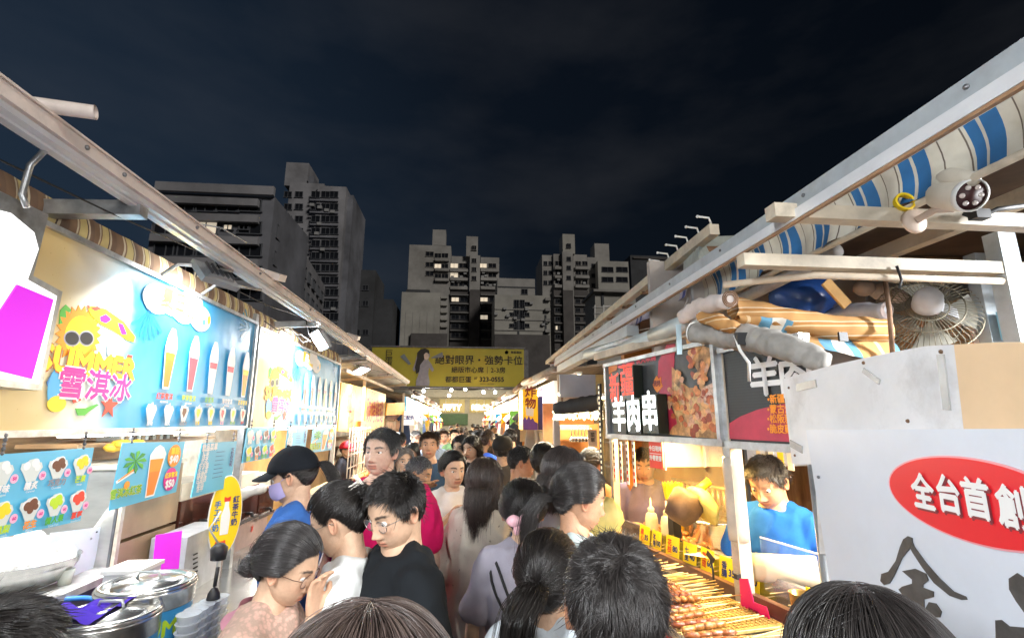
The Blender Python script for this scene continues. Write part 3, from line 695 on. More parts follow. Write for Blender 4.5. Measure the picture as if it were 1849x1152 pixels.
windows(b, (822, 838), (541, 557, 573, 589, 605), 2.4, 1.5, Y1-1.5, tone=1, lit=((0, 0),)); windows(b, (874, 891), (541, 557, 573, 589, 605), 2.4, 1.5, Y1-1.7, tone=1, lit=((0, 0), (0, 2)))
b = thing('apartment_building', 'squat windowless cream block below and left of the twin slab tower', 'building')
block(b, 'wall', 723, 794, 528, 640, 128, CONC2); block(b, 'side_wall', 794.5, 808, 530, 640, 128.6, CONC); block(b, 'cladding', 741, 807, 602, 645, 127, BRN, .9); block(b, 'parapet', 733, 776, 523, 529, 130, DKB, 3, base=False); ledges(b, 796, 808, (538, 551, 564, 577, 590), 128.6, CONC2, .5, .7, 'ledge')
for k in range(5): p = at_y(733+k*13, 560, 128); MB().box((p.x, 127.96, 19), (.12, .06, 22)).obj('drain_pipe', CONC, b)
b = thing('apartment_building', 'low white block of two bays with dark windows in the middle gap', 'building')
block(b, 'wall', 893, 994, 533, 640, 128, CONC2); block(b, 'wall', 898, 966, 503, 540, 133, CONC, 10); block(b, 'cladding', 893, 993, 604, 645, 127.2, BRN, .7)
for px in (936, 985): p = at_y(px, 570, 128); MB().box((p.x, 127.93, 15), (.5, .12, 30)).obj('joint', DKB, b)
windows(b, (932.5, 943), (549, 568, 588), 1.4, 2.3, 128, tone=1); windows(b, (925, 951), (549, 568, 588), 1.5, 1.1, 128, tone=1, skip=((0, 0),)); ledges(b, 894, 993, (558, 577, 596), 128, CONC, .22, .18, 'string_course'); ledges(b, 984, 993, (541, 560, 579, 598), 128, CONC, .8, .9)
ledges(b, 899, 966, (518,), 133, DKB, .35, .1, 'string_course'); windows(b, (947,), (527,), 1.8, 1.6, 133, tone=1)
b = thing('apartment_building', 'tall stepped apartment tower with rooftop stair boxes right of centre', 'building')
block(b, 'wall', 980, 1000, 461, 660, Y1+.8, CONC); block(b, 'wall', 1001, 1017, 459, 660, Y1, CONC); block(b, 'wall', 1017.5, 1037, 455, 660, Y1-1.4, CONC); block(b, 'wall', 1037.5, 1063, 460, 660, Y1, CONC); block(b, 'wall', 1063.5, 1082, 465, 660, Y1+3, CONC); block(b, 'wall', 1082.5, 1139, 472, 660, Y1-.5, CONC2)
block(b, 'roof_tower', 1016, 1038, 423, 458, Y1-1.2, CONC2, 6, base=False); block(b, 'roof_tower', 1074, 1100, 440, 473, Y1+4, CONC, 6, base=False)
for q0, q1, yy in ((1001, 1017, Y1-.7), (1037.5, 1064, Y1-.8), (1018, 1036.5, Y1-2.0)): block(b, 'cladding', q0, q1, 524, 660, yy, BRN, .6)
windows(b, (985, 994), (476, 493, 511), 1.2, 1.5, Y1+.8, tone=1); windows(b, (1008,), (476, 492, 509), 2.2, 1.7, Y1, tone=0); windows(b, (1027,), (444, 468, 484, 502), 1.4, 1.5, Y1-1.4, tone=1); windows(b, (1044, 1056), (476, 493, 510), 1.9, 1.6, Y1); windows(b, (1097, 1123), (487, 505), 3.9, 1.8, Y1-.5, tone=1); windows(b, (1071,), (480, 498, 516), 1.2, 1.4, Y1+3, tone=1)
ledges(b, 1001, 1017, (485, 501, 518), Y1, CONC); ledges(b, 1038, 1063, (485, 501, 518), Y1, CONC)
for r0, r1, yy in ((1001, 1017, Y1-.7), (1037.5, 1064, Y1-.8)): ledges(b, r0, r1, (536, 552, 568, 584, 600, 616, 632), yy, MATS['ledge_grey'], .35, .7); windows(b, (r0+6, r1-6), (544, 560, 576, 592, 608), 1.5, 1.4, yy, tone=1, lit=((0, 3),) if r0 < 1010 else ())
b = thing('apartment_building', 'dark flat roofed block half hidden behind the right stall roof', 'building'); block(b, 'wall', 1143, 1262, 463, 660, 170, DKB); ledges(b, 1143, 1262, (466,), 170, BRN, .6, .5, 'parapet')
b = thing('rooftop_shed', 'pale boxy shed with glazed front on the roofs behind the right stalls', 'shed'); block(b, 'wall', 1076, 1150, 526, 640, 90, CONC2, 8); block(b, 'roof', 1072, 1156, 523, 527, 89, CONC, 10, base=False); ledges(b, 1086, 1090, (540,), 90, DKB, 2.6, .2, 'post')
b = thing('steel_railing', 'white pipe railing on a roof beyond the striped right awning', 'railing')
for k in range(3): a, c = at_y(1070+k*2, 556+k*11, 60), at_y(1112, 552+k*11, 60); MB().tube([a, c], .10, 6).obj('rail', mat('rail_white', (.75,.75,.74), .4), b)
for px in (1074, 1090, 1106): a, c = at_y(px, 551, 60), at_y(px, 596, 60); MB().tube([a, c], .09, 6).obj('post', MATS['rail_white'], b)
# dark blocks on the left
b = thing('apartment_building', 'dim brick tower rising above the left stall roof', 'building'); YT = 105
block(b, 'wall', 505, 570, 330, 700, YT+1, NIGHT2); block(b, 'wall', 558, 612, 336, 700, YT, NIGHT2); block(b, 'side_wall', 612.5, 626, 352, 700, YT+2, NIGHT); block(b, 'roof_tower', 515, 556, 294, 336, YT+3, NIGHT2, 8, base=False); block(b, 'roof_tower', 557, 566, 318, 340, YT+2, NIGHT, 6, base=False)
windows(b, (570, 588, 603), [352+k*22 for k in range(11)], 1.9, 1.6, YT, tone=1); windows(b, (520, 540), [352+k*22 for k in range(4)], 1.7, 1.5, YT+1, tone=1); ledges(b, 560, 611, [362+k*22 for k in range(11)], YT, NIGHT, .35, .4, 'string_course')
b = thing('apartment_building', 'long dim apartment slab receding behind the left stalls with few lit windows', 'building')
A, B_ = at_y(275, 400, 52), at_y(492, 400, 52); zt = at_y(400, 352, 52).z
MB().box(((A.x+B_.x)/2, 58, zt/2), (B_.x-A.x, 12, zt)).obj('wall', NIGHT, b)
mm = at_y(585, 500, 96); C_ = Vector((B_.x, 52, 0)); D_ = Vector((at_y(590, 480, 86).x, 86, 0)); dv = (D_-C_); nv = Vector((-dv.y, dv.x, 0)).normalized()
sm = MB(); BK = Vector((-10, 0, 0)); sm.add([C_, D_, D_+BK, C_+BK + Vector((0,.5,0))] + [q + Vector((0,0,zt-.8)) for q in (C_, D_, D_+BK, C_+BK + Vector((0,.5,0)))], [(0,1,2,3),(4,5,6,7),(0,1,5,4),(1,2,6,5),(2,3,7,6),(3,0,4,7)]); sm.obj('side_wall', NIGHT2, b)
ang = math.atan2(dv.y, dv.x)
for k in range(9):
    for j in range(6):
        q = C_ + dv*(.07+.105*k); z_ = zt-3.4-j*3.1; o = link('window', win_mesh(1.5 if k % 2 else 2.2, 1.7, False, 1), None, b, (q.x - nv.x*.06, q.y - nv.y*.06, z_)); o.rotation_euler = (0, 0, ang)
MB().box(((A.x+B_.x)/2, 51.7, zt+.5), (B_.x-A.x, .5, 1.0)).obj('parapet', NIGHT2, b)
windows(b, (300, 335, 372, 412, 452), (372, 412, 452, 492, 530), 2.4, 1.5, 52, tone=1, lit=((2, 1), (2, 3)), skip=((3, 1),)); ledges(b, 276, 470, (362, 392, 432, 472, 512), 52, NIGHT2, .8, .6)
windows(b, (412, 441), (411,), 1.0, .7, 52, tone=1, lit=((0, 0),)); 
b = thing('apartment_building', 'black unlit block with one tiny lit window left of the billboard', 'building'); block(b, 'wall', 614, 672, 487, 700, 120, DKB); block(b, 'wall', 672, 706, 540, 700, 122, DKB); windows(b, (634,), (573,), 1.1, 1.6, 120, lit=((0, 0),)); windows(b, (624, 645, 660), (520, 548, 600), 1.4, 1.4, 120, tone=1)
for (p0, p1, q0, q1, YY, own) in ((816, 845, 484, 520, 150.55, 0), (869, 899, 484, 520, 150.25, 0), (895, 990, 545, 598, 127.95, 2), (1002, 1062, 480, 520, 149.9, 3), (560, 610, 350, 560, 104.95, 4)):
    bl_d = [o for o in bpy.data.objects if o.name.startswith('apartment_building')][min(own, 5)]
    for k in range(9): p = at_y(rnd.uniform(p0, p1), rnd.uniform(q0, q1), YY); MB().box((p.x, YY-.3, p.z), (.9, .6, .65)).obj('air_conditioner', M_GREY, bl_d)
# ------------------------------------------------------------------ billboard over the alley
YB = 15.0
a, c = at_y(672, 628, YB), at_y(946, 628, YB); zt, zb = at_y(810, 628, YB).z, at_y(810, 698, YB).z
bb = thing('billboard', 'wide yellow property billboard with a woman in black spanning the alley', 'billboard', ((a.x+c.x)/2, YB, zb)); Wb, Hb = c.x-a.x, zt-zb
MB().box((0, .06, Hb/2), (Wb, .10, Hb)).obj('panel', mat('billboard_yellow', (.40, .35, .040), .5, var=.05, scale=2), bb)
for z_ in (-.02, Hb+.02): MB().box((0, .06, z_), (Wb+.1, .14, .05)).obj('frame', M_STEELD, bb)
for x in (-Wb/2-.1, Wb/2+.1): MB().box((x, .30, (Hb-zb)/2), (.14, .14, Hb+zb)).obj('post', M_STEELD, bb)
INK = mat('ink_black', (.025, .022, .02), .6, var=0); WHP = mat('print_white', (.80, .80, .79), .5, var=0)
def bx(px): return (px-809)/274*Wb
def bz(py): return (698-py)/70*Hb
text('lettering', '絕對眼界・強勢卡位', .30, INK, bb, (bx(864), -.001, bz(651)), bold=.012); text('lettering', '絕版市心席｜2-3房', .20, INK, bb, (bx(863), -.001, bz(668.5)), bold=.012); text('lettering', '都都巨蛋', .20, INK, bb, (bx(827), -.001, bz(686)), bold=.012); text('lettering', '07', .10, INK, bb, (bx(858), -.001, bz(683)), bold=.02); text('lettering', '323-0555', .20, INK, bb, (bx(887), -.001, bz(685)), bold=.03)
text('lettering', '新都建設', .085, INK, bb, (bx(932), -.001, bz(635)), bold=.02); text('lettering', '巨\n蛋', .26, INK, bb, (bx(702), -.001, bz(648)), line=.9); text('lettering', '接待中心 美術館路口', .05, INK, bb, (bx(880), -.001, bz(693)))
m_ = MB(); m_.lathe([(.0, -.004), (.055, -.004)], (bx(914), -.003, bz(635)), 20, axis=Matrix.Rotation(PI/2, 3, 'X')); m_.obj('emblem', INK, bb)
def poly(name, pts, m, parent, y=-.004, t=.003, **k): return MB().prism(pts, t).obj(name, m, parent, (0, y, 0), **k)
def B(*pp): return [(bx(x), bz(y)) for x, y in pp]
poly('print_figure', B((752,640),(757,632),(766,630),(773,634),(775,643),(772,650),(778,658),(783,668),(780,672),(774,664),(773,676),(776,690),(775,697),(752,697),(752,688),(756,676),(752,664),(748,672),(745,668),(749,655)), mat('print_grey', (.30,.30,.34), .5), bb, -.004)
poly('print_hair', B((752,648),(752,638),(758,631),(766,629.5),(773,633),(774,640),(769,637),(765,643),(765,650),(758,660),(757,672),(752,676),(749,664)), INK, bb, -.008); poly('print_face', B((764,641),(768,637),(772,640),(773,647),(769,651),(765,648)), mat('print_skin', (.62,.50,.42), .5), bb, -.011)
for pp in (((722,645),(729,640),(742,658),(738,660)), ((777,646),(797,636),(799,645),(778,648))): poly('print_pencil', B(*pp), mat('print_slate', (.18,.21,.24), .5), bb, -.004)
# ------------------------------------------------------------------ shop closing the alley
YF = 34.0; fx = lambda px: at_y(px, 740, YF).x; fz = lambda py: at_y(840, py, YF).z
sh = thing('clothing_shop', 'lit shopfront with glowing white letters closing the far end of the alley', 'shop', (0, YF, 0))
MB().box(((fx(740)+fx(950))/2, .8, fz(703)/2), (fx(950)-fx(740), 1.2, fz(703))).obj('wall', mat('shop_beige', (.46, .42, .33), .7, var=.08), sh); MB().box(((fx(740)+fx(950))/2, -.05, fz(713)), (fx(950)-fx(740), .5, .35)).obj('fascia', MATS['shop_beige'], sh)
LITY = mat('shop_glow', (.30,.22,.08), .5, var=0, emit=(1.0, .78, .28), es=.13)
for x0, x1, t, q in ((793, 839, 'FIFTY', .92), (848, 900, 'PERCENT', .80)):
    w = fx(x1)-fx(x0); f_ = MB().box(((fx(x0)+fx(x1))/2, .15, (fz(721)+fz(745))/2), (w, .08, fz(721)-fz(745))).obj('lit_window', LITY, sh)
    for k in range(1, 4): MB().box((fx(x0)+w*k/4, .09, (fz(721)+fz(745))/2), (.05, .05, fz(721)-fz(745))).obj('mullion', M_CREAM, f_)
    text('lettering', t, .56 if t == 'FIFTY' else .50, lampmat('letter_white', (1,1,.92), 2.0), sh, ((fx(x0)+fx(x1))/2, .06, fz(736)), bold=.035, sx=q)
MB().box(((fx(793)+fx(845))/2, .12, fz(757)), (fx(845)-fx(793), .1, .75)).obj('green_band', mat('shop_green', (.07, .14, .06), .5), sh)
for k, (px, py) in enumerate(((765, 706), (815, 704), (811, 714), (873, 708), (894, 708), (840, 703))):
    p = at_y(px, py, 30); q = thing('pendant_lamp', 'small round white bulb strung across the far end of the alley', 'lamp', p, group='bulbs strung across the alley end'); MB().ball((0,0,0), .09, 10).obj('bulb', E_WHITE, q); MB().tube([(0,0,.08), (0,0,.5)], .012, 5).obj('cord', M_BLACK, q); ld = bpy.data.lights.new('bulb_light', 'POINT'); ld.energy = 35; ld.color = (1,.88,.62); ld.shadow_soft_size = .1; lo = bpy.data.objects.new('bulb_light', ld); COL.objects.link(lo); lo.location = p + Vector((0, 0, -.12))
tag(MB().tube([at_y(750, 700, 30), at_y(840, 703, 30)-Vector((0,0,.06)), at_y(930, 700, 30)], .02, 5).obj('cable', M_BLACK), 'sagging black cable carrying bulbs below the yellow billboard', 'cable')
# ================================================================== LEFT STALLS (signs face +X)
LX = -1.75
def yx(px, py, X): p = at_x(px, py, X); return p.y, p.z
def pbox(px0, px1, py0, py1, X, thick, mb=None):
    ya, yb = at_x(px0, (py0+py1)/2, X).y, at_x(px1, (py0+py1)/2, X).y; pm = (px0+px1)/2; z1, z0 = at_x(pm, py0, X).z, at_x(pm, py1, X).z
    m = mb or MB(); m.box((X-thick/2, (ya+yb)/2, (z0+z1)/2), (thick, yb-ya, z1-z0)); return m
def solo(mb, name, m, label, cat, group=None): return tag(mb.obj(name, m), label, cat, group)
# roof edge --------------------------------------------------------
rf = thing('roof_edge', 'pinkish painted metal roof edge running along the left stalls', 'roof edge', (0, 0, 0))
mb = MB(); mb.box((-1.41, 6.6, 2.818), (.06, 12.2, .046)); mb.obj('beam', M_PINKPAINT, rf)
mb = MB(); mb.box((-1.405, 6.6, 2.846), (.07, 12.2, .008)); mb.obj('flange', M_PINKPAINT, rf)
mb = MB(); mb.box((-1.450, 6.6, 2.780), (.035, 12.2, .030)); mb.box((-1.415, 6.6, 2.785), (.03, 12.2, .020)); mb.obj('track', mat('aluminium_white', (.80, .82, .84), .3, .2, var=.06), rf)
for y in (1.35, 1.75, 1.95, 2.5, 3.3, 4.4): MB().lathe([(.009,0), (.009,.006), (.005,.010), (0,.011)], (-1.380, y, 2.820), 8, axis=Matrix.Rotation(PI/2, 3, 'Y')).obj('bolt', M_STEELD, rf)
for y in (3.55, 6.2): MB().box((-1.40, y, 2.885), (.16, .12, .05), (.2, .3, 0)).obj('clamp', M_PINKPAINT, rf)
for y, t in ((2.16, .06), (4.75, .05), (7.25, .05), (10.0, .05)):
    a = MB(); a.beam((-1.42, y, 2.76), (-1.82, y-.02, 2.74), t, t*1.1); a.obj('arm', M_STEEL, rf)
q = MB(); q.tube([(-1.44, 1.57, 2.868), (-1.27, 1.62, 2.880)], .024, 14, cap=False); q.tube([(-1.27, 1.62, 2.880), (-1.44, 1.57, 2.868)], .019, 14, cap=False); solo(q, 'pipe_stub', M_PINKPAINT, 'short open pipe stub poking out above the left roof edge', 'pipe')
q = MB(); q.tube([(-1.46, 1.69, 2.775), (-1.50, 1.69, 2.71), (-1.505, 1.69, 2.60), (-1.49, 1.70, 2.56)], .010, 8); solo(q, 'pipe_hook', M_STEEL, 'thin bent pipe hanging from the left roof edge', 'hook')
q = MB(); q.tube([(-1.40, 2.55, 2.86), (-1.36, 2.7, 2.90), (-1.33, 2.95, 2.91)], .004, 5); solo(q, 'wire_end', mat('wire_grey', (.4,.42,.44), .5), 'loose wire end sticking up from the left roof edge', 'wire')
# awning roll, valance -----------------------------------------------
def stripe_mat(name, axis, cols, per, rough=.85):
    m = bpy.data.materials.new(name); m.use_nodes = True; N = m.node_tree.nodes; L = m.node_tree.links; b = N['Principled BSDF']; b.inputs['Roughness'].default_value = rough
    tc = N.new('ShaderNodeTexCoord'); sp = N.new('ShaderNodeSeparateXYZ'); L.new(tc.outputs['Object'], sp.inputs[0]); mul = N.new('ShaderNodeMath'); mul.operation = 'MULTIPLY'; mul.inputs[1].default_value = 1/per; L.new(sp.outputs[axis], mul.inputs[0])
    fr = N.new('ShaderNodeMath'); fr.operation = 'FRACT'; L.new(mul.outputs[0], fr.inputs[0]); rp = N.new('ShaderNodeValToRGB'); rp.color_ramp.interpolation = 'CONSTANT'; L.new(fr.outputs[0], rp.inputs['Fac'])
    el = rp.color_ramp.elements; pos = 0
    for i, (c, w) in enumerate(cols):
        e = el[i] if i < 2 else el.new(pos); e.position = pos; e.color = (*(srgb(c)), 1); pos += w
    nz = N.new('ShaderNodeTexNoise'); nz.inputs['Scale'].default_value = 7; nz.inputs['Detail'].default_value = 6; L.new(tc.outputs['Object'], nz.inputs['Vector']); r2 = N.new('ShaderNodeValToRGB'); r2.color_ramp.elements[0].position = .3; r2.color_ramp.elements[0].color = (.62,.60,.58,1); r2.color_ramp.elements[1].position = .65; L.new(nz.outputs['Fac'], r2.inputs['Fac'])
    mx = N.new('ShaderNodeMixRGB'); mx.blend_type = 'MULTIPLY'; mx.inputs['Fac'].default_value = 1; L.new(rp.outputs['Color'], mx.inputs['Color1']); L.new(r2.outputs['Color'], mx.inputs['Color2']); L.new(mx.outputs['Color'], b.inputs['Base Color']); return m
M_TAN = stripe_mat('tan_stripes', 'Y', [('#8a6f58', .30), ('#d8cbb0', .06), ('#8a6f58', .05), ('#d6c488', .24), ('#5f4c40', .04), ('#d8cbb0', .07), ('#7c6452', .24)], .16)
M_BLUE = stripe_mat('blue_stripes', 'Y', [('#2f6fa8', .22), ('#cfc9bb', .05), ('#2f6fa8', .18), ('#d8d3c4', .05), ('#6e6358', .02), ('#d8d3c4', .28), ('#6e6358', .02), ('#d8d3c4', .18)], .21)
M_PURP = stripe_mat('lilac_stripes', 'Y', [('#b9b4c4', .40), ('#4e5590', .10), ('#b9b4c4', .10), ('#4e5590', .08), ('#c4bec8', .32)], .36)
def valance(name, y0, y1, X, zt, zb, m, amp=.018, seed=0, step=.025, slope=0.0):
    n = int((y1-y0)/step); vs = []; rr = 6
    for i in range(n+1):
        y = y0 + (y1-y0)*i/n; w = math.sin(y*17+seed)*.6 + math.sin(y*43+seed*2)*.4
        for j in range(rr+1):
            t = j/rr; zz = zt + (zb-zt)*t + slope*(y-y0) + (.012*math.sin(y*9+seed) if j == rr else 0); vs.append((X + amp*w*(.3+t) + .02*math.sin(t*3), y + .006*math.sin(t*5+y*30), zz))
    fs = [(i*(rr+1)+j, i*(rr+1)+j+1, (i+1)*(rr+1)+j+1, (i+1)*(rr+1)+j) for i in range(n) for j in range(rr)]; mb = MB(); mb.add(vs, fs, 0, True)
    return mb.obj(name, m)
v = valance('awning_valance', 1.3, 4.22, -1.80, 2.80, 2.645, M_TAN); tag(v, 'rolled tan striped awning edge above the first ice drink sign', 'awning')
v = valance('awning_valance', 4.25, 7.15, -1.80, 2.79, 2.63, M_TAN, seed=2); tag(v, 'rolled tan striped awning edge above the second ice drink sign', 'awning')
rp_ = thing('awning_roof', 'dark stretched awning roof over the left drink stalls', 'awning', (0,0,0)); mb = MB(); mb.beam((-1.84, 4.2, 2.80), (-3.7, 4.2, 2.66), 6.2, .03); mb.obj('sheet', mat('awning_dark', (.10, .085, .075), .9, var=.25), rp_)
for y in (1.6, 3.2, 4.9, 6.6): MB().beam((-1.84, y, 2.76), (-3.7, y, 2.62), .04, .04).obj('rafter', M_STEEL, rp_)
mb = MB(); N_ = 60
for i in range(N_):
    pass
cr = thing('corrugated_roof', 'grey corrugated clear roof sheet above the chicken wing stall', 'roof', (0,0,0)); vs = []; fs = []
for i in range(121):
    y = 7.2 + 5.4*i/120; z_ = .018*math.sin(i*PI/2.0)
    vs += [(-1.46, y, 2.80+z_), (-3.4, y, 2.62+z_), (-3.4, y, 2.61+z_), (-1.46, y, 2.79+z_)]
for i in range(120):
    a = i*4; b2 = a+4
    for k in range(4): fs.append((a+k, a+(k+1) % 4, b2+(k+1) % 4, b2+k))
m_ = MB(); m_.add(vs, fs, 0, True); m_.obj('sheet', mat('corrugated_grey', (.40, .42, .42), .45, var=.2, scale=5, dirt=.3), cr)
for y in (7.3, 10.0, 12.4): MB().beam((-1.42, y, 2.73), (-3.4, y, 2.56), .05, .05).obj('rafter', M_CREAM, cr)
MB().box((-1.75, 9.9, 2.585), (.05, 5.0, .05)).obj('rail', M_CREAM, cr)
# ------------------------------------------------------------------ printed drink signs
def sign_print_mat():
    m = bpy.data.materials.new('summer_print'); m.use_nodes = True; N = m.node_tree.nodes; L = m.node_tree.links; b = N['Principled BSDF']; b.inputs['Roughness'].default_value = .4
    tc = N.new('ShaderNodeTexCoord'); sp = N.new('ShaderNodeSeparateXYZ'); L.new(tc.outputs['Generated'], sp.inputs[0]); nz = N.new('ShaderNodeTexNoise'); nz.inputs['Scale'].default_value = 3.0; nz.inputs['Detail'].default_value = 3; L.new(tc.outputs['Generated'], nz.inputs['Vector'])
    ad = N.new('ShaderNodeMath'); ad.operation = 'MULTIPLY_ADD'; L.new(nz.outputs['Fac'], ad.inputs[0]); ad.inputs[1].default_value = .16; L.new(sp.outputs['X'], ad.inputs[2]); rp = N.new('ShaderNodeValToRGB'); L.new(ad.outputs[0], rp.inputs['Fac'])
    e = rp.color_ramp.elements; e[0].position = .0; e[0].color = (*srgb('#dcb871'), 1); e[1].position = 1.0; e[1].color = (*srgb('#2492c8'), 1)
    for p, c in ((.17, '#e2c98e'), (.28, '#eceadc'), (.34, '#bfe3ee'), (.41, '#38a6d6')): x = e.new(p); x.color = (*srgb(c), 1)
    vz = N.new('ShaderNodeTexVoronoi'); vz.inputs['Scale'].default_value = 26; L.new(tc.outputs['Object'], vz.inputs['Vector']); r3 = N.new('ShaderNodeValToRGB'); r3.color_ramp.elements[0].position = .05; r3.color_ramp.elements[0].color = (.72,.62,.42,1); r3.color_ramp.elements[1].position = .08; L.new(vz.outputs['Distance'], r3.inputs['Fac']); mx = N.new('ShaderNodeMixRGB'); mx.blend_type = 'MULTIPLY'; mx.inputs['Fac'].default_value = .7; L.new(rp.outputs['Color'], mx.inputs['Color1']); L.new(r3.outputs['Color'], mx.inputs['Color2']); L.new(mx.outputs['Color'], b.inputs['Base Color']); nb = N.new('ShaderNodeTexNoise'); nb.inputs['Scale'].default_value = 5; L.new(tc.outputs['Object'], nb.inputs['Vector']); bp = N.new('ShaderNodeBump'); bp.inputs['Strength'].default_value = .35; bp.inputs['Distance'].default_value = .02; L.new(nb.outputs['Fac'], bp.inputs['Height']); L.new(bp.outputs['Normal'], b.inputs['Normal']); return m
M_SIGN = sign_print_mat()
PR = {k: mat('print_'+k, v, .45, var=0) for k, v in dict(yellow='#f7d31e', orange='#f2951d', red='#e0402c', magenta='#d4148c', blue='#2c6fb4', sky='#4aa9d8', green='#4fae36', darkgreen='#1f8a2a', white='#f4f4f0', teal='#1d7f9e', brown='#6b3a22', amber='#e8801e', lime='#b7d82a', navy='#1b2c7a', pink='#f3b6cf', grey='#8d9296', rose='#d9445a', deep='#7d1f22', rust='#b8561a', ice='#cfd6d2', slate='#4a4f55', shade='#14171b').items()}
def uv(px, py):
    p = at_x(px, py, LX); return (p.y-2.02)/2.18, (p.z-1.815)/.825
def summer_sign(label, y0, y1, z0, z1, cups, X=LX):
    s = thing('menu_sign', label, 'sign', (X, (y0+y1)/2, (z0+z1)/2), PI/2, 'long summer ice drink signs'); W, H = y1-y0, z1-z0
    mb = MB(); mb.box((0, .035, 0), (W, .07, H)); mb.obj('panel', M_SIGN, s)
    for c, d in (((0, .03, H/2+.012), (W+.05, .10, .024)), ((0, .03, -H/2-.014), (W+.05, .10, .028)), ((W/2+.013, .03, 0), (.026, .10, H)), ((-W/2-.013, .03, 0), (.026, .10, H))): MB().box(c, d).obj('frame', M_STEEL, s)
    def S(px, py): u, v = uv(px, py); return ((u-.5)*W, (v-.5)*H)
    lay = [0]
    def P(col, pts, name='print', raw=False):
        lay[0] += 1; return MB().prism([q if raw else S(*q) for q in pts], .0016).obj(name, PR[col], s, (0, -.0022-.0002*lay[0], 0))
    def E(col, px, py, ru, rv, n=20, a0=0): cx, cz = S(px, py); return P(col, [(cx+ru*math.cos(a0+2*PI*k/n), cz+rv*math.sin(a0+2*PI*k/n)) for k in range(n)], raw=True)
    def T(t, px, py, size, col, bold=.03, sx=1.0, shear=0): lay[0] += 1; cx, cz = S(px, py); return text('lettering', t, size, PR[col], s, (cx, -.003-.0002*lay[0], cz), bold=bold, sx=sx, shear=shear)
    k = W/2.18
    P('green', [(108,560),(118,550),(128,560),(120,568),(128,575),(122,588),(112,585),(105,592)])
    cx, cz = S(143, 604); P('orange', [(cx+(.135 if i % 2 else .108)*math.cos(2*PI*i/44), cz+(.135 if i % 2 else .108)*math.sin(2*PI*i/44)) for i in range(44)], 'sun', True); E('yellow', 143, 606, .085, .090, 24)
    for px in (127, 153): E('grey', px+2, 611, .046, .036); E('shade', px+2, 611, .039, .029)
    P('yellow', [(157,555),(165,552),(190,558),(222,580),(243,608),(241,618),(228,614),(205,598),(180,585),(163,570)], 'parasol')
    for pp in ([(162,556),(175,553),(183,558),(170,562)], [(179,572),(190,567),(200,577),(190,584),(180,580)], [(211,583),(220,585),(228,604),(218,604)], [(158,556),(156,551),(160,551),(161,558)]): P('magenta' if pp[0][0] > 165 else 'red', pp)
    E('white', 207, 628, .06*k, .065, 22)
    P('red', [(229,640),(238,642),(228,672),(221,668)])
    T('SUMMER', 165, 660, .150, 'rust', .085, 1.05*k**.5); T('SUMMER', 165, 659.3, .150, 'yellow', .05, 1.05*k**.5)
    P('blue', [(82,690),(92,672),(108,668),(124,690),(134,722),(110,722),(90,722)], 'bucket'); E('sky', 100, 697, .045*k, .085, 20)
    T('雪淇冰', 174, 700, .145, 'white', .085, 1.1); T('雪淇冰', 174, 699.4, .145, 'magenta', .035, 1.1)
    E('yellow', 100, 729, .05*k, .035, 18); P('red', [(128,722),(143,718),(144,723),(130,728)]); P('green', [(133,737),(152,737),(172,729),(176,731),(158,743),(150,750),(138,750)])
    cx, cz = S(195, 733); P('red', [(cx+(.066 if i % 2 == 0 else .026)*math.cos(2*PI*i/10+.3), cz+(.066 if i % 2 == 0 else .026)*math.sin(2*PI*i/10+.3)) for i in range(10)], 'starfish', True)
    # lamp glare over the logo painted as white blobs; palm leaves
    for a, b_ in ((310, 545), (345, 548), (282, 540), (330, 560), (360, 575)): E('white', a, b_, .13*k, .085, 20)
    T('夏日', 312, 545, .13, 'yellow', .03); T('COOL SUMMER', 322, 566, .045, 'yellow', .05); E('yellow', 375, 578, .02, .03, 12); E('sky', 366, 582, .02, .02, 12)
    for bx_, by_, dx in ((268, 560, 1), (448, 592, -1)):
        for i in range(7): c0 = S(bx_, by_); a = (-.5*PI + (i-3)*.30) if dx > 0 else (PI + (i-3)*.30); L_ = .16; P('teal', [c0, (c0[0]+L_*math.cos(a-.05), c0[1]+L_*math.sin(a-.05)), (c0[0]+L_*1.08*math.cos(a), c0[1]+L_*1.08*math.sin(a)), (c0[0]+L_*math.cos(a+.07), c0[1]+L_*math.sin(a+.07))], raw=True)
    for i, c in enumerate(cups):
        u = .48 + .47*i/(len(cups)-1); x = (u-.5)*W; zb, zt = (.28-.5)*H, (.56-.5)*H; w = .050
        P('white', [(x-w*.62, zb-.012), (x+w*.62, zb-.012), (x+w*1.18, zt), (x+w*.9, zt+.06), (x+w*.35, zt+.115), (x-w*.35, zt+.115), (x-w*.9, zt+.06), (x-w*1.18, zt)], 'cup', True); P(c, [(x-w*.5, zb), (x+w*.5, zb), (x+w*.98, zt-.03), (x-w*.98, zt-.03)], 'drink', True)
        P('yellow' if c in ('amber', 'orange') else 'rose', [(x-w*.9, zt-.07), (x+w*.9, zt-.07), (x+w*.98, zt-.03), (x-w*.98, zt-.03)], 'drink', True); lay[0] += 1
        text('lettering', ('紅茶雪淇', '莓果雪淇', '奇異果', '薄荷雪淇', '芒果雪淇', '柳橙')[i], .040, PR[('red', 'lime', 'green', 'white', 'yellow', 'white')[i]], s, (x, -.003-.0002*lay[0], (.21-.5)*H), bold=.03); text('lettering', 'ICE DRINK', .016, PR['white'], s, (x, -.003-.0002*lay[0], (.175-.5)*H), bold=.03)
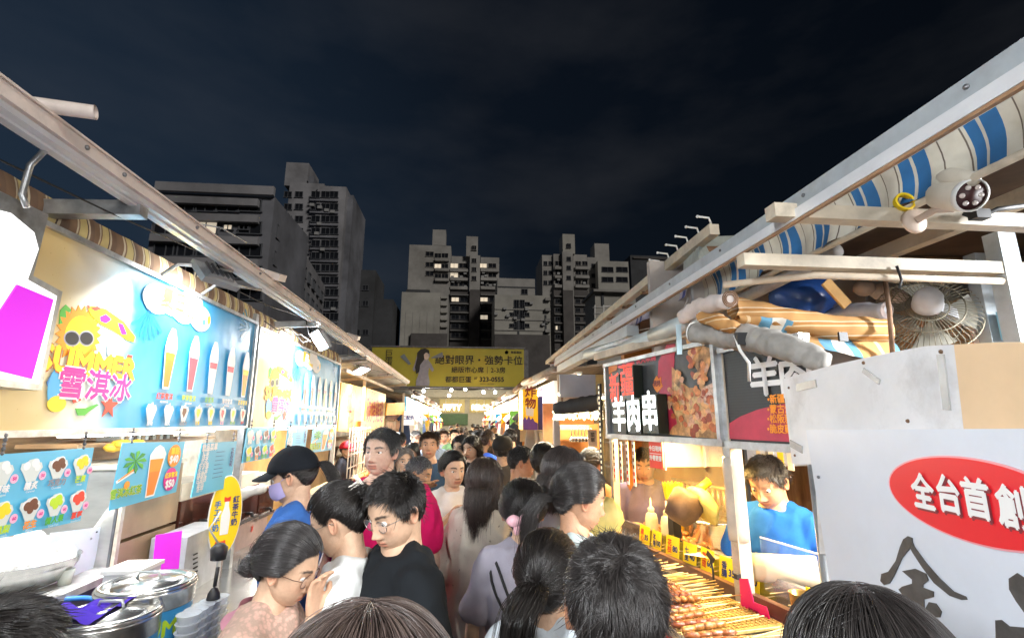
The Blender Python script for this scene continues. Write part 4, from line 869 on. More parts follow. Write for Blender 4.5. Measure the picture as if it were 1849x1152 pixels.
    for i in range(8):
        x = (.43 + .53*i/7-.5)*W; z_ = (.10-.5)*H; top = ('white', 'white', 'brown', 'yellow', 'yellow', 'rose', 'lime', 'red')[i]; w = .046
        P('ice', [(x-w*.4, z_-.055), (x+w*.4, z_-.055), (x+w*.85, z_-.005), (x+w*1.05, z_+.02), (x+w*.75, z_+.042), (x+w*.35, z_+.04), (x+w*.1, z_+.058), (x-w*.3, z_+.045), (x-w*.7, z_+.046), (x-w*1.05, z_+.02), (x-w*.85, z_-.005)], 'bowl', True)
        if top != 'white': P(top, [(x-w*.5, z_+.0), (x, z_-.03), (x+w*.5, z_+.01), (x+w*.4, z_+.03), (x-w*.4, z_+.032)], 'topping', True)
        lay[0] += 1; text('lettering', ('原味', '糖炙', '巧克力', '芒果', '鳳梨', '紅豆', '情人果', '草莓')[i], .026, PR[('white', 'white', 'grey', 'yellow', 'yellow', 'pink', 'green', 'rose')[i]], s, (x, -.003-.0002*lay[0], (.025-.5)*H), bold=.04)
    return s
S1 = summer_sign('large summer drink sign with five cups nearest the camera', 2.02, 4.20, 1.815, 2.64, ('amber', 'rose', 'white', 'white', 'orange'))
S2 = summer_sign('farther summer drink sign with six slim cups beside the chicken wing stall', 4.30, 7.06, 1.80, 2.615, ('deep', 'deep', 'lime', 'lime', 'amber', 'rose'))
# near light box with a magenta card ----------------------------------
XN = -1.60
def PX(pts, X): return [(at_x(px, py, X).y, at_x(px, py, X).z) for px, py in pts]
def xplate(name, pts, X, t, m, parent=None):            # outline on the plane x = X, thickness t behind it
    mb = MB(); P_ = PX(pts, X); mb.prism(P_, t); mb.v = [(X - y, x, z) for x, y, z in mb.v]; return mb.obj(name, m, parent)
lb = thing('light_box', 'white glowing light box with grey rim and magenta card at the left edge', 'sign', (0,0,0))
xplate('rim', [(-80,318),(0,345),(88,388),(60,498),(113,527),(75,705),(-80,690)], XN, .10, M_STEEL, lb); xplate('panel', [(-80,360),(20,385),(62,420),(70,450),(50,505),(103,535),(70,693),(-80,672)], XN+.006, .008, mat('lightbox_white', (.85,.85,.85), .4, var=0, emit=(1,1,1), es=.5), lb)
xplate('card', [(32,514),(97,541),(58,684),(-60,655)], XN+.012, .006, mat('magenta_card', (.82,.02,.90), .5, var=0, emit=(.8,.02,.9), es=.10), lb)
# posts and floodlights ------------------------------------------------
for y, lab in ((4.25, 'grey steel post between the two drink signs'), (7.15, 'white steel post beside the yellow chicken wing sign'), (9.05, 'thin white post between the two yellow signs')):
    p = thing('stall_post', lab, 'post', (-1.78, y, 0)); MB().box((0,0,1.37), (.05, .05, 2.74)).obj('tube', M_STEEL if y < 5 else M_CREAM, p); MB().box((0,0,.012), (.12, .12, .02)).obj('base_plate', M_STEELD, p)
LIGHTS = []
def area(name, loc, target, power, size, col=(1,1,1), sy=None, spread=None):
    d = bpy.data.lights.new(name, 'AREA'); d.energy = power; d.size = size; d.color = col
    if sy: d.shape = 'RECTANGLE'; d.size_y = sy
    if spread: d.spread = spread
    o = bpy.data.objects.new(name, d); COL.objects.link(o); o.location = loc; o.rotation_euler = (Vector(target)-Vector(loc)).to_track_quat('-Z', 'Y').to_euler(); LIGHTS.append(o); return o
def bulb(name, loc, power, col, r=.05):
    d = bpy.data.lights.new(name, 'POINT'); d.energy = power; d.color = col; d.shadow_soft_size = r; o = bpy.data.objects.new(name, d); COL.objects.link(o); o.location = loc; return o
def flood(label, loc, target, power, w=.30, h=.20):
    t = thing('floodlight', label, 'lamp', loc); q = (Vector(target)-Vector(loc)).to_track_quat('-Z', 'Y').to_matrix()
    mb = MB(); mb.box((0,0,.02), (w, h, .035), None); mb.box((0,0,.045), (w*.7, h*.6, .02)); mb.v = [tuple(q @ Vector(v)) for v in mb.v]; mb.obj('housing', M_GREY, t)
    for k in range(5): f = MB(); f.box((-w*.3+w*.15*k, 0, .062), (.006, h*.6, .018)); f.v = [tuple(q @ Vector(v)) for v in f.v]; f.obj('fin', M_STEELD, t)
    mb = MB(); mb.box((0,0,-.001), (w*.9, h*.86, .004)); mb.v = [tuple(q @ Vector(v)) for v in mb.v]; mb.obj('lens', E_WHITE, t)
    mb = MB(); mb.tube([(0,0,.05), (-.02, .04, .11), (-.10, .07, .10)], .011, 7); mb.obj('bracket', M_STEEL, t)
    area('flood_lamp', Vector(loc) + (q @ Vector((0,0,-.012))), target, power, w*.9, (.93, .97, 1.0), h*.86, 2.0)
flood('grey floodlight on a bent arm above the first drink sign', (-1.53, 3.02, 2.70), (-1.80, 3.12, 2.44), 3.2, .26, .16)
flood('flat grey floodlight slab tilted over the second drink sign', (-1.50, 5.15, 2.66), (-1.80, 4.98, 2.42), 3.2, .34, .22)
flood('bright floodlight facing down near the far end of the left roof edge', (-1.62, 7.9, 2.62), (-.6, 7.6, .6), 70, .30, .20)
for y in (2.86, 3.3): q = MB(); q.tube([(-1.74, y, 2.66), (-1.66, y+.02, 2.74), (-1.55, y+.10, 2.755), (-1.44, y+.2, 2.76)], .011, 7); solo(q, 'bent_pipe', M_STEEL, 'bent thin pipe above the first drink sign, %s' % ('nearer the magenta card' if y < 3 else 'nearer the second sign'), 'pipe')
for k in range(4):
    y = 4.25 + .35*k; q = MB(); q.tube([(-1.70+.02*k, y, 2.68), (-1.66, y+.2, 2.64+.02*(k % 2)), (-1.62, y+.35, 2.69), (-1.6, y+.6, 2.66)], .005, 5); solo(q, 'cable', M_BLACK, 'tangled thin black cables under the awning above the second drink sign', 'cable', 'cables under the left awning')
# ------------------------------------------------------------------ hanging menu boards
def hang_board(label, pts, X, draw, col='sky'):
    s = thing('menu_board', label, 'menu board', (X, 0, 0), PI/2); ys = PX(pts, X); cy = sum(p[0] for p in ys)/4; cz = sum(p[1] for p in ys)/4; s.location = (X, cy, cz); loc = [(a-cy, b_-cz) for a, b_ in ys]
    MB().prism(loc, .005).obj('board', mat('board_blue', '#5db9dc', .4, var=.06, scale=2), s); lay = [0]
    def F(u, v): a = Vector(loc[0]).lerp(Vector(loc[1]), u); c = Vector(loc[3]).lerp(Vector(loc[2]), u); return tuple(c.lerp(a, v))
    w = (Vector(loc[1])-Vector(loc[0])).length; h = (Vector(loc[3])-Vector(loc[0])).length
    def P(c, pts_, name='print', sc=True): lay[0] += 1; return MB().prism([F(*q) for q in pts_] if sc else pts_, .001).obj(name, PR[c], s, (0, -.0015-.0002*lay[0], 0))
    def E(c, u, v, r, n=18, ry=None): cx, cz_ = F(u, v); ry = ry or r; return P(c, [(cx+r*math.cos(2*PI*k/n), cz_+ry*math.sin(2*PI*k/n)) for k in range(n)], sc=False)
    def T(t, u, v, size, c, bold=.03, sx=1.0, shear=0): lay[0] += 1; cx, cz_ = F(u, v); return text('lettering', t, size, PR[c], s, (cx, -.0022-.0002*lay[0], cz_), bold=bold, sx=sx, shear=shear)
    for u in (.12, .88):
        cx, cz_ = F(u, 1); ch = MB()
        for k in range(5): ch.lathe([(.007, -.002), (.009, 0), (.007, .002)], (cx, .0, cz_ + .004 + .016*k), 8, axis=Matrix.Rotation(PI/2*(k % 2), 3, 'Z') @ Matrix.Rotation(PI/2, 3, 'X'))
        ch.obj('chain', M_STEELD, s)
    draw(P, E, T, w, h); return s
def draw_bowls(P, E, T, w, h):
    nm = (('原味', '糖炙', '巧克力', '芒果'), ('鳳梨', '花生', '情人果', '草莓')); tp = (('white', 'white', 'brown', 'yellow'), ('yellow', 'brown', 'lime', 'red')); nc = (('white', 'white', 'grey', 'lime'), ('lime', 'orange', 'green', 'red'))
    for j in range(2):
        for i in range(4):
            u, v = .12+.25*i, .80-.48*j; k = w/4
            P('ice', [(u-.04, v-.17), (u+.04, v-.17), (u+.075, v-.06), (u+.10, v+.0), (u+.085, v+.06), (u+.045, v+.075), (u+.02, v+.115), (u-.025, v+.105), (u-.05, v+.07), (u-.09, v+.065), (u-.10, v+.0), (u-.075, v-.06)], 'bowl')
            for (a, b_, r_) in ((-.045, .03, .20), (.03, .06, .22), (.05, 0, .17)): E('white', u+a, v+b_, k*r_*.6)
            if tp[j][i] != 'white':
                for (a, b_, r_) in ((-.03, .01, .13), (.025, .035, .15), (.0, -.04, .11), (.05, -.01, .09)): E(tp[j][i], u+a, v+b_, k*r_)
            E('pink', u+.105, v-.11, k*.13); T('50' if (i < 2 and j == 0) else '60', u+.105, v-.11, k*.13, 'magenta', .05); T(nm[j][i], u, v-.225, k*.24, nc[j][i], .05, shear=.15); T(('Original', 'Caramel', 'Chocolate', 'Mango', 'Pineapple', 'Peanut', 'Lover fruit', 'Strawberry')[j*4+i], u, v-.29, k*.09, 'white', 0)
def draw_promo(P, E, T, w, h):
    P('white', [(.01, .42), (.20, .55), (.24, .52), (.02, .38)]); P('orange', [(.03, .43), (.22, .58), (.23, .55), (.03, .41)])
    for k in range(9): a = 2*PI*k/9; P('darkgreen' if k % 2 else 'green', [(.22, .70), (.22+.13*math.cos(a+.25), .70+.15*math.sin(a+.25)), (.22+.17*math.cos(a), .68+.19*math.sin(a)), (.22+.12*math.cos(a-.2), .70+.13*math.sin(a-.2))], 'palm_leaf')
    E('orange', .16, .33, .022); T('雪淇冰紅茶', .17, .22, w*.085, 'yellow', .06); T('雪淇冰紅茶', .17, .22, w*.085, 'green', .02)
    P('white', [(.46, .05), (.60, .05), (.68, .78), (.62, .90), (.55, .95), (.48, .90), (.42, .78)], 'cup'); P('amber', [(.475, .08), (.585, .08), (.645, .70), (.435, .70)], 'drink'); P('orange', [(.455, .48), (.615, .48), (.645, .70), (.435, .70)], 'drink')
    E('orange', .83, .73, w*.115, 22, h*.20); T('單點', .83, .81, w*.075, 'yellow', .05); T('$40', .83, .66, w*.10, 'white', .06); E('magenta', .83, .29, w*.115, 22, h*.20); T('紅茶雪淇', .83, .36, w*.055, 'yellow', .05); T('$50', .83, .20, w*.10, 'white', .06)
def draw_list(P, E, T, w, h):
    T('飲品菜單', .22, .90, w*.10, 'white', .05)
    for k, t in enumerate(('紅茶', '綠茶', '奶茶', '多多綠', '冬瓜茶', '檸檬紅', '百香綠', '金桔', '洛神')): T(t, .14, .80-.085*k, w*.085, 'white', .02); P('navy', [(.42, .80-.085*k), (.42+.28*rnd.uniform(.4, 1), .80-.085*k), (.69, .79-.085*k), (.42, .79-.085*k)], 'print_line') if k < 7 else None
    for k, t in enumerate('25 30 35 40'.split()): T(t, .88, .80-.10*k, w*.09, 'navy', .03)
hang_board('blue board of eight ice bowls hanging below the first sign', [(-25,822),(170,808),(145,940),(-30,978)], -1.70, draw_bowls)
hang_board('blue promo board with palm, tea cup and round price badges', [(222,799),(334,797),(318,888),(197,922)], -1.72, draw_promo)
hang_board('pale blue drink price list with navy figures near the steel post', [(365,800),(428,796),(416,879),(345,898)], -1.72, draw_list)
hang_board('small blue ice bowl board hanging below the second sign', [(447,772),(500,772),(490,826),(437,836)], -1.72, draw_bowls)
hang_board('narrow pale blue price list below the second sign', [(520,772),(556,772),(550,822),(514,824)], -1.72, draw_list)
hang_board('small promo board with a tea cup at the far end of the second sign', [(566,772),(606,772),(598,812),(560,818)], -1.72, draw_promo)
# yellow oval sign on the post
ov = thing('oval_sign', 'yellow oval sign with a milk bottle fixed to the steel post', 'sign', (-1.70, 0, 0), PI/2-.62); oy, oz = yx(407, 930, -1.70); ov.location = (-1.70, oy, oz); a_, b_ = .115, .27
mb = MB(); mb.prism([(a_*1.06*math.cos(2*PI*k/30), b_*1.03*math.sin(2*PI*k/30)) for k in range(30)], .006); mb.obj('rim', PR['white'], ov); mb = MB(); mb.prism([(a_*math.cos(2*PI*k/30), b_*math.sin(2*PI*k/30)) for k in range(30)], .002); mb.obj('board', PR['yellow'], ov, (0, -.003, 0))
mb = MB(); mb.prism([(-.030, -.13), (.030, -.13), (.034, 0), (.016, .06), (.014, .10), (-.014, .10), (-.016, .06), (-.034, 0)], .001); mb.obj('bottle_print', PR['white'], ov, (0, -.005, 0)); mb = MB(); mb.prism([(-.022, .095), (.022, .095), (.024, .13), (0, .12), (-.024, .13)], .001); mb.obj('ribbon_print', PR['red'], ov, (0, -.006, 0))
text('lettering', '手\n工\n牛\n奶', .050, PR['blue'], ov, (-.066, -.006, .0), bold=.03, line=1.05); text('lettering', '紅\n茶\n牛\n奶', .050, PR['navy'], ov, (.066, -.006, .02), bold=.03, line=1.05); text('lettering', '好喝', .04, PR['red'], ov, (-.02, -.006, -.19), bold=.03)
# ------------------------------------------------------------------ counter and what stands on it
ct = thing('stall_counter', 'stainless steel counter in front of the first drink stall', 'counter', (0,0,0)); MB().box((-1.52, 3.3, .735), (.80, 3.6, .03)).obj('top', M_STAIN, ct); MB().box((-1.15, 3.3, .37), (.03, 3.5, .70)).obj('front_panel', mat('counter_blue', '#3f9ccc', .4, var=.05), ct)
for y in (1.6, 5.0):
    for x in (-1.2, -1.85): MB().box((x, y, .36), (.04, .04, .72)).obj('leg', M_STEEL, ct)
def barrel(label, c, r, h, towel=False):
    b = thing('ice_barrel', label, 'barrel', c); z0 = .75 - c[2]
    MB().lathe([(r*.94, z0), (r*.97, z0+.02), (r*.97, -.05), (r*.98, -.045)], (0,0,0), 40).obj('wrap', mat('barrel_blue', '#3c97cf', .35, var=.05, scale=3), b)
    MB().lathe([(r*.99, -.06), (r*1.0, -.055), (r*1.0, .0), (r*1.03, .006), (r*1.03, .016), (r*.97, .018)], (0,0,0), 40).obj('band', M_STAIN, b)
    MB().lathe([(r*1.0, .014), (r*.99, .030), (r*.90, .034), (r*.86, .020), (r*.74, .016), (r*.70, .030), (r*.30, .040), (.05, .042), (0, .042)], (0,0,0), 44).obj('lid', M_STAIN, b)
    q = MB(); q.tube([(-.05, 0, .04), (-.04, 0, .066), (.04, 0, .066), (.05, 0, .04)], .006, 8); q.obj('lid_handle', M_STEEL, b)
    for k in range(9):
        pass
    t = text('lettering', 'SUMMER', .085, PR['lime'], b, (0, 0, 0), bold=.04); me = t.data
    for v in me.vertices: a = v.co.x/r - .35; zz = v.co.y; v.co = ((r*.985)*math.cos(a), (r*.985)*math.sin(a), -.13+zz)
    t.rotation_euler = (0,0,0); t.location = (0,0,0)
    q = MB(); n = 12
    for i, (rad, mm) in enumerate(((.072, 'white'),)):
        pts = []
        for k in range(22): a = 2*PI*k/22; aa = -.30 + rad*math.cos(a)/r*.9; pts.append((r*.984*math.cos(aa), r*.984*math.sin(aa), -.27 + rad*1.3*math.sin(a)))
        q.add(pts, [tuple(range(22))]); q.obj('print', PR[mm], b)
    return b
barrel('blue wrapped steel ice barrel with bright lid behind the other barrel', tuple(at_d(266, 1062, 2.16)), .185, .4); B2 = tuple(at_d(196, 1118, 1.92)); barrel('front ice barrel with a purple towel lying on its lid', B2, .175, .4)
tw = MB(); vs = []; nn = 16
for j in range(nn+1):
    for i in range(nn+1): u, v = i/nn-.5, j/nn-.5; vs.append((B2[0]-.085 + u*.25 + .03*v, B2[1]-.06 + v*.21 + .02*math.sin(u*4), B2[2]+.050 + .010*mnoise.noise(Vector((u*7, v*7, 2))) - .05*max(0, abs(u)-.40) + .012*math.sin(u*14+v*3)))
tw.add(vs, [(j*(nn+1)+i, j*(nn+1)+i+1, (j+1)*(nn+1)+i+1, (j+1)*(nn+1)+i) for j in range(nn) for i in range(nn)], 0, True); solo(tw, 'towel', cloth_mat('#4a2fb0'), 'crumpled purple towel lying on the front steel lid', 'towel')
# back table, bowl, white board
bt = thing('work_table', 'grey work table with a stone edge behind the barrels', 'table', (0,0,0)); MB().box((-2.25, 2.55, 1.00), (.62, 1.5, .035)).obj('top', mat('stone_edge', (.46,.43,.40), .5, var=.2, scale=20), bt); MB().box((-2.0, 2.5, .5), (.03, 1.4, .93)).obj('front_panel', mat('deep_navy', (.03,.03,.07), .6), bt)
for y in (1.9, 3.2): MB().box((-1.96, y, .5), (.05, .06, 1.0)).obj('leg', M_STEEL, bt)
cb = at_d(30, 1048, 2.50); bo = thing('mixing_bowl', 'wide steel bowl heaped with shaved ice at the far left', 'bowl', (cb.x, cb.y, 1.018)); MB().lathe([(.13, 0), (.20, .03), (.235, .10), (.24, .13), (.246, .133), (.238, .128), (.22, .10)], (0,0,0), 36).obj('shell', M_STAIN, bo)
ic = MB(); vs = []; n1, n2 = 64, 30
for j in range(n2+1):
    for i in range(n1): t = j/n2; a = 2*PI*i/n1; r_ = .228*(1-t**1.4); z_ = .11 + .17*t + .022*mnoise.noise(Vector((math.cos(a)*9*(1-t), math.sin(a)*9*(1-t), t*11))) + .04*mnoise.noise(Vector((math.cos(a)*3*(1-t), math.sin(a)*3*(1-t), t*4))); vs.append((r_*math.cos(a), r_*math.sin(a), z_))
ic.add(vs, [(j*n1+i, j*n1+(i+1) % n1, (j+1)*n1+(i+1) % n1, (j+1)*n1+i) for j in range(n2) for i in range(n1)], 0, True); o = ic.obj('shaved_ice', mat('shaved_ice', (.50, .48, .44), .75, var=.18, scale=30, bump=1.0, bscale=70), None, (cb.x, cb.y, 1.018)); tag(o, 'mound of creamy shaved ice heaped in the steel bowl', 'ice')
cu = MB(); c_ = at_d(118, 1042, 2.55); cu.lathe([(.028, 0), (.036, .075), (.033, .075), (.026, .006), (0, .006)], (c_.x, c_.y, 1.018), 20); solo(cu, 'cup', mat('cup_clear', (.8,.82,.72), .2, alpha=.6), 'small milky plastic cup standing beside the shaved ice bowl', 'cup')
wb = xplate('panel', [(95,962),(186,951),(160,1060),(70,1068)], -2.12, .012, mat('white_panel', (.74,.77,.80), .3, var=.03)); tag(wb, 'white acrylic panel with four screws behind the shaved ice', 'panel')
for px, py in ((175, 960), (165, 972)): p = at_x(px, py, -2.112); MB().ball((p.x, p.y, p.z), .006, 6).obj('screw', M_STEELD, wb)
# back of the stall: panels, cabinets, shelves
bk = thing('stall_back_wall', 'steel and wood back wall of the drink stalls', 'wall', (0,0,0))
MB().box((-3.0, 2.0, 1.4), (.05, 2.6, 2.8)).obj('panel', mat('steel_sheet', (.46, .45, .42), .35, .5, var=.15, scale=2, stretch=(1,1,4)), bk); MB().box((-3.0, 4.4, 1.4), (.05, 2.1, 2.8)).obj('panel', M_WOOD, bk); MB().box((-3.0, 6.4, 1.4), (.05, 1.8, 2.8)).obj('panel', M_CREAM, bk)
for z in (1.25, 1.62): MB().box((-2.96, 2.0, z), (.02, 2.6, .02)).obj('seam', M_STEEL, bk)
cabm = mat('cabinet_tan', (.38, .26, .15), .4, var=.15, scale=3, stretch=(6,1,1))
cbn = thing('cabinet', 'tan wooden drawer cabinet with pale trim behind the steel post', 'cabinet', (0,0,0))
for k, (z0, z1) in enumerate(((.75, 1.14), (1.15, 1.56))): MB().box((-2.25, 3.62, (z0+z1)/2), (.45, .60, z1-z0-.012)).obj('drawer', cabm, cbn)
MB().box((-2.022, 3.305, 1.15), (.02, .03, .82)).obj('trim', M_CREAM, cbn); MB().box((-2.262, 3.305, 1.17), (.44, .012, .84)).obj('side_sheet', mat('steel_sheet', (.46, .45, .42), .35), cbn); MB().box((-2.045, 3.296, 1.17), (.014, .01, .84)).obj('edge', M_STEELD, cbn); MB().box((-2.25, 3.62, 1.575), (.48, .66, .025)).obj('top', M_CREAM, cbn)
shf = thing('shelf', 'orange wooden shelf with upright books above the tea boxes', 'shelf', (0,0,0)); MB().box((-2.5, 4.15, 1.93), (.35, 1.7, .03)).obj('board', M_WOOD, shf); MB().box((-2.5, 4.15, 1.70), (.35, 1.7, .025)).obj('board', M_WOOD, shf); MB().box((-2.34, 4.15, 1.86), (.012, 1.7, .12)).obj('front_trim', mat('orange_wood', '#d98a3c', .4, var=.12, stretch=(1,1,8)), shf)
for k in range(14): o = MB().box((-2.42, 3.72+.045*k, 1.79), (.16, .032, .15+.02*(k % 3))).obj('book', mat('book_%d' % (k % 4), ('#d8d2c4', '#a98a6a', '#efece2', '#6e5a48')[k % 4], .7)); tag(o, 'thin upright book among those on the orange shelf', 'book', 'books on the orange shelf')
def tea(label, px0, px1, py0, py1, X, th=.30):
    t = thing('tea_dispenser', label, 'dispenser', (0,0,0)); ya, yb = at_x(px0, py1, X).y, at_x(px1, py1, X).y; zt, zb = at_x((px0+px1)/2, py0, X).z, at_x((px0+px1)/2, py1, X).z
    MB().box((X-th/2, (ya+yb)/2, (zt+zb)/2), (th, yb-ya, zt-zb)).obj('tank', mat('tea_brown', (.085, .028, .018), .12, var=.25, scale=4, coat=.5), t); MB().box((X-th/2, (ya+yb)/2, zt+.06), (th*.9, (yb-ya)*.96, .12)).obj('lid', mat('tea_lid', (.72,.64,.50), .5, var=.1), t); MB().box((X-th/2, (ya+yb)/2, zb-.02), (th*1.1, (yb-ya)*1.04, .035)).obj('base', M_STAIN, t)
    q = MB(); q.tube([(X, (ya+yb)/2, zb+.04), (X+.05, (ya+yb)/2, zb+.04), (X+.055, (ya+yb)/2, zb+.005)], .012, 8); q.obj('tap', M_DARK, t)
tea('large brown iced tea tank with cream lid left of the steel post', 322, 392, 897, 950, -2.02); tea('reddish brown tea tank right of the steel post', 425, 462, 880, 935, -2.02); tea('small dark tea tank behind the woman in the cap', 466, 492, 878, 925, -2.02)
mg = xplate('card', [(283,966),(329,958),(322,1034),(276,1036)], -1.72, .006, MATS['magenta_card']); tag(mg, 'magenta card standing on the counter beside the steel lid', 'card')
tm_ = thing('payment_box', 'grey metal box with slotted front behind the plastic cups', 'box', (0,0,0)); pbox(334, 400, 958, 1060, -1.76, .22).obj('body', mat('box_grey', (.55,.57,.60), .35, .3), tm_)
for k in range(6): y, z = yx(352, 1000+8*k, -1.755); MB().box((-1.752, y, z), (.006, .05, .008)).obj('slot', M_BLACK, tm_)
pk = pbox(400, 480, 935, 990, -2.05, .02).obj('board', mat('pale_pink_board', (.55,.40,.36), .5, var=.1)); tag(pk, 'pinkish board with a red mark beside the gloved hands', 'board'); text('lettering', '冰', .07, PR['red'], pk, (-2.04, yx(455, 955, -2.04)[0], yx(455, 955, -2.04)[1]), (PI/2, 0, PI/2), bold=.05)
for i in range(5):
    c_ = at_d(345+13*i, 1075-7*i, 2.05+.05*i); cs = thing('cup_stack', '%s stack of clear plastic cups from the camera, on the drink counter' % 'first second third fourth fifth'.split()[i], 'cup stack', (c_.x, c_.y, .75), 0, 'clear cup stacks on the counter'); q = MB()
    for k in range(9): z_ = .02 + .033*k; q.lathe([(.036, z_), (.045, z_+.03), (.048, z_+.033), (.044, z_+.033)], (0,0,0), 16)
    q.obj('cups', mat('clear_plastic', (.82,.86,.90), .12, alpha=.42, var=0), cs)
sc_ = thing('milk_frother', 'black mixer head on a thin steel rod beside the oval sign', 'mixer', (0,0,0)); c_ = at_d(395, 1000, 2.45); q = MB(); q.lathe([(.0, -.03), (.035, -.025), (.04, .03), (.02, .05), (0, .052)], tuple(c_), 16); q.obj('motor', M_DARK, sc_); q = MB(); q.tube([c_, c_ + Vector((.02, -.05, -.16))], .006, 6); q.tube([c_ + Vector((0,0,.04)), c_ + Vector((-.06, 0, .12)), c_ + Vector((-.02, .02, .2))], .005, 6); q.obj('rod', M_STEEL, sc_)
gp = MB(); c_ = at_d(385, 1080, 2.2); gp.ball((c_.x, c_.y, c_.z), (.028, .028, .048), 12); gp.tube([c_ + Vector((0,0,.05)), c_ + Vector((.005, 0, .13))], .008, 6); solo(gp, 'squeeze_bulb', M_DARK, 'dark rubber bulb hanging in front of the steel post', 'bulb')
bs = thing('box', 'white lidded tub standing behind the steel barrel lid', 'tub', (0,0,0)); q = MB(); c_ = at_d(240, 1035, 2.45); q.box((c_.x, c_.y, c_.z-.04), (.16, .18, .12)); q.obj('body', mat('tub_clear', (.75,.77,.78), .25, alpha=.75), bs); q = MB(); q.box((c_.x, c_.y, c_.z+.03), (.18, .20, .018)); q.obj('lid', M_WHITE, bs)
bl = MB(); c_ = at_d(105, 1098, 2.3); bl.tube([c_ + Vector((.12*math.cos(a)*1.2, .14*math.sin(a), .0)) for a in np.linspace(0, 2*PI, 22)], .012, 8, cap=False); solo(bl, 'hose_loop', mat('hose_blue', '#3f7fd0', .35), 'bright blue plastic hoop lying beyond the purple towel', 'hose')
ye = MB(); c_ = at_x(205, 805, -2.2)
for k in range(6): ye.ball((c_.x+.02*k, c_.y+.03*(k % 3), c_.z-.01+.02*(k % 2)), (.05, .06, .03), 8)
solo(ye, 'plastic_bag', mat('bag_yellow', '#e8b73a', .4), 'crumpled yellow plastic bag hanging behind the menu boards', 'bag')
# ------------------------------------------------------------------ chicken wing stall
def front_sign(name, label, pts, X, m, group=None): o = xplate(name, pts, X, .05, m); return tag(o, label, 'sign', group)
YEL = mat('sign_yellow', '#f3c445', .45, var=.10, scale=1.5, emit=srgb('#f3b03a'), es=.02); RED = mat('sign_red_ink', '#c2301c', .5, var=0)
def xtext(t, px, py, X, size, m, parent, **k): y, z = yx(px, py, X); return text('lettering', t, size, m, parent, (X, y, z), (PI/2, 0, PI/2), **k)
w3 = front_sign('shop_sign', 'pale yellow sign with red chicken wing characters', [(617,690),(656,700),(650,780),(610,778)], LX, YEL); xtext('雞', 632, 730, LX+.003, .34, RED, w3, bold=.02); xtext('翅', 634, 760, LX+.003, .42, RED, w3, bold=.02); xtext('・炭烤・', 636, 706, LX+.003, .16, RED, w3)
w4 = front_sign('shop_sign', 'deeper yellow sign with vertical red brush characters', [(662,700),(697,712),(692,780),(658,780)], LX, YEL); xtext('碳烤雞翅', 678, 745, LX+.003, .50, RED, w4, bold=.02, sx=.95); xtext('在地美味', 677, 716, LX+.003, .2, RED, w4)
cg = thing('grill_cage', 'wire shelf rack in front of the vendor in the red cap', 'rack', (0,0,0))
ya, yb = 7.3, 8.9
for z in (.9, 1.05, 1.2, 1.38, 1.55, 1.72): MB().tube([(-1.6, ya, z), (-1.6, yb, z)], .010, 5).obj('rail', M_CREAM, cg)
for k in range(9): y = ya+(yb-ya)*k/8; MB().tube([(-1.6, y, .8), (-1.6, y, 1.76)], .008, 5).obj('bar', M_CREAM, cg)
c3 = thing('stall_counter', 'cream counter of the chicken wing stall', 'counter', (0,0,0)); MB().box((-1.85, 9.2, .85), (.7, 4.0, .06)).obj('top', M_CREAM, c3); MB().box((-1.55, 9.2, .42), (.04, 3.9, .8)).obj('front_panel', mat('red_panel', (.45,.05,.04), .5), c3)
for k in range(10):
    ch = thing('roast_chicken_pile', 'heap of orange roasted wings on the chicken stall counter', 'food', (-1.66, 7.75+.27*k, .88), 0, 'heaps of roasted wings'); q = MB()
    for j in range(12): q.ball((rnd.uniform(-.08,.08), rnd.uniform(-.1,.1), .03+.022*(j % 4)), (.05, .03, .025), 8)
    q.obj('wings', mat('roast_orange', (.48, .16, .03), .4, var=.35, scale=30), ch)
MB().box((-3.2, 9.8, 1.4), (.05, 5.2, 2.8)).obj('stall_back_wall', mat('warm_wall', (.55, .38, .20), .7, var=.2, scale=2)); tag(bpy.data.objects['stall_back_wall.001'], 'warm coloured back wall of the chicken wing stall', 'wall')
tag(xplate('banner', [(700,728),(738,726),(734,748),(697,750)], -1.5, .02, mat('awning_orange', '#f0a81e', .7)), 'short orange awning flap beyond the yellow signs', 'awning')
tag(xplate('banner', [(652,760),(662,760),(659,800),(650,800)], -1.70, .01, PR['red']), 'narrow red vertical banner on the white post', 'banner')
# ================================================================== RIGHT STALL (skewers)
P0 = Vector((1.133, 2.087, 0)); SU = Vector((-.189, .982, 0)); SN = Vector((.982, .189, 0)); RTH = math.radians(-79.1)
def RS(s, t, z): return P0 + SU*s + SN*t + Vector((0,0,z))
def sg(px, py, t=0.0): p = at_p(px, py, P0 + SN*t, SN); return (-(p-P0).dot(SU), p.z)          # local x (towards camera), z
def rbox(mb, s0, s1, t0, t1, z0, z1):
    M = Matrix((SU, SN, Vector((0,0,1)))).transposed(); return mb.box(RS((s0+s1)/2, (t0+t1)/2, (z0+z1)/2), (s1-s0, t1-t0, z1-z0), M)
def rthing(name, label, cat, s=0, t=0, z=0, group=None): p = RS(s, t, z); return thing(name, label, cat, p, RTH, group)
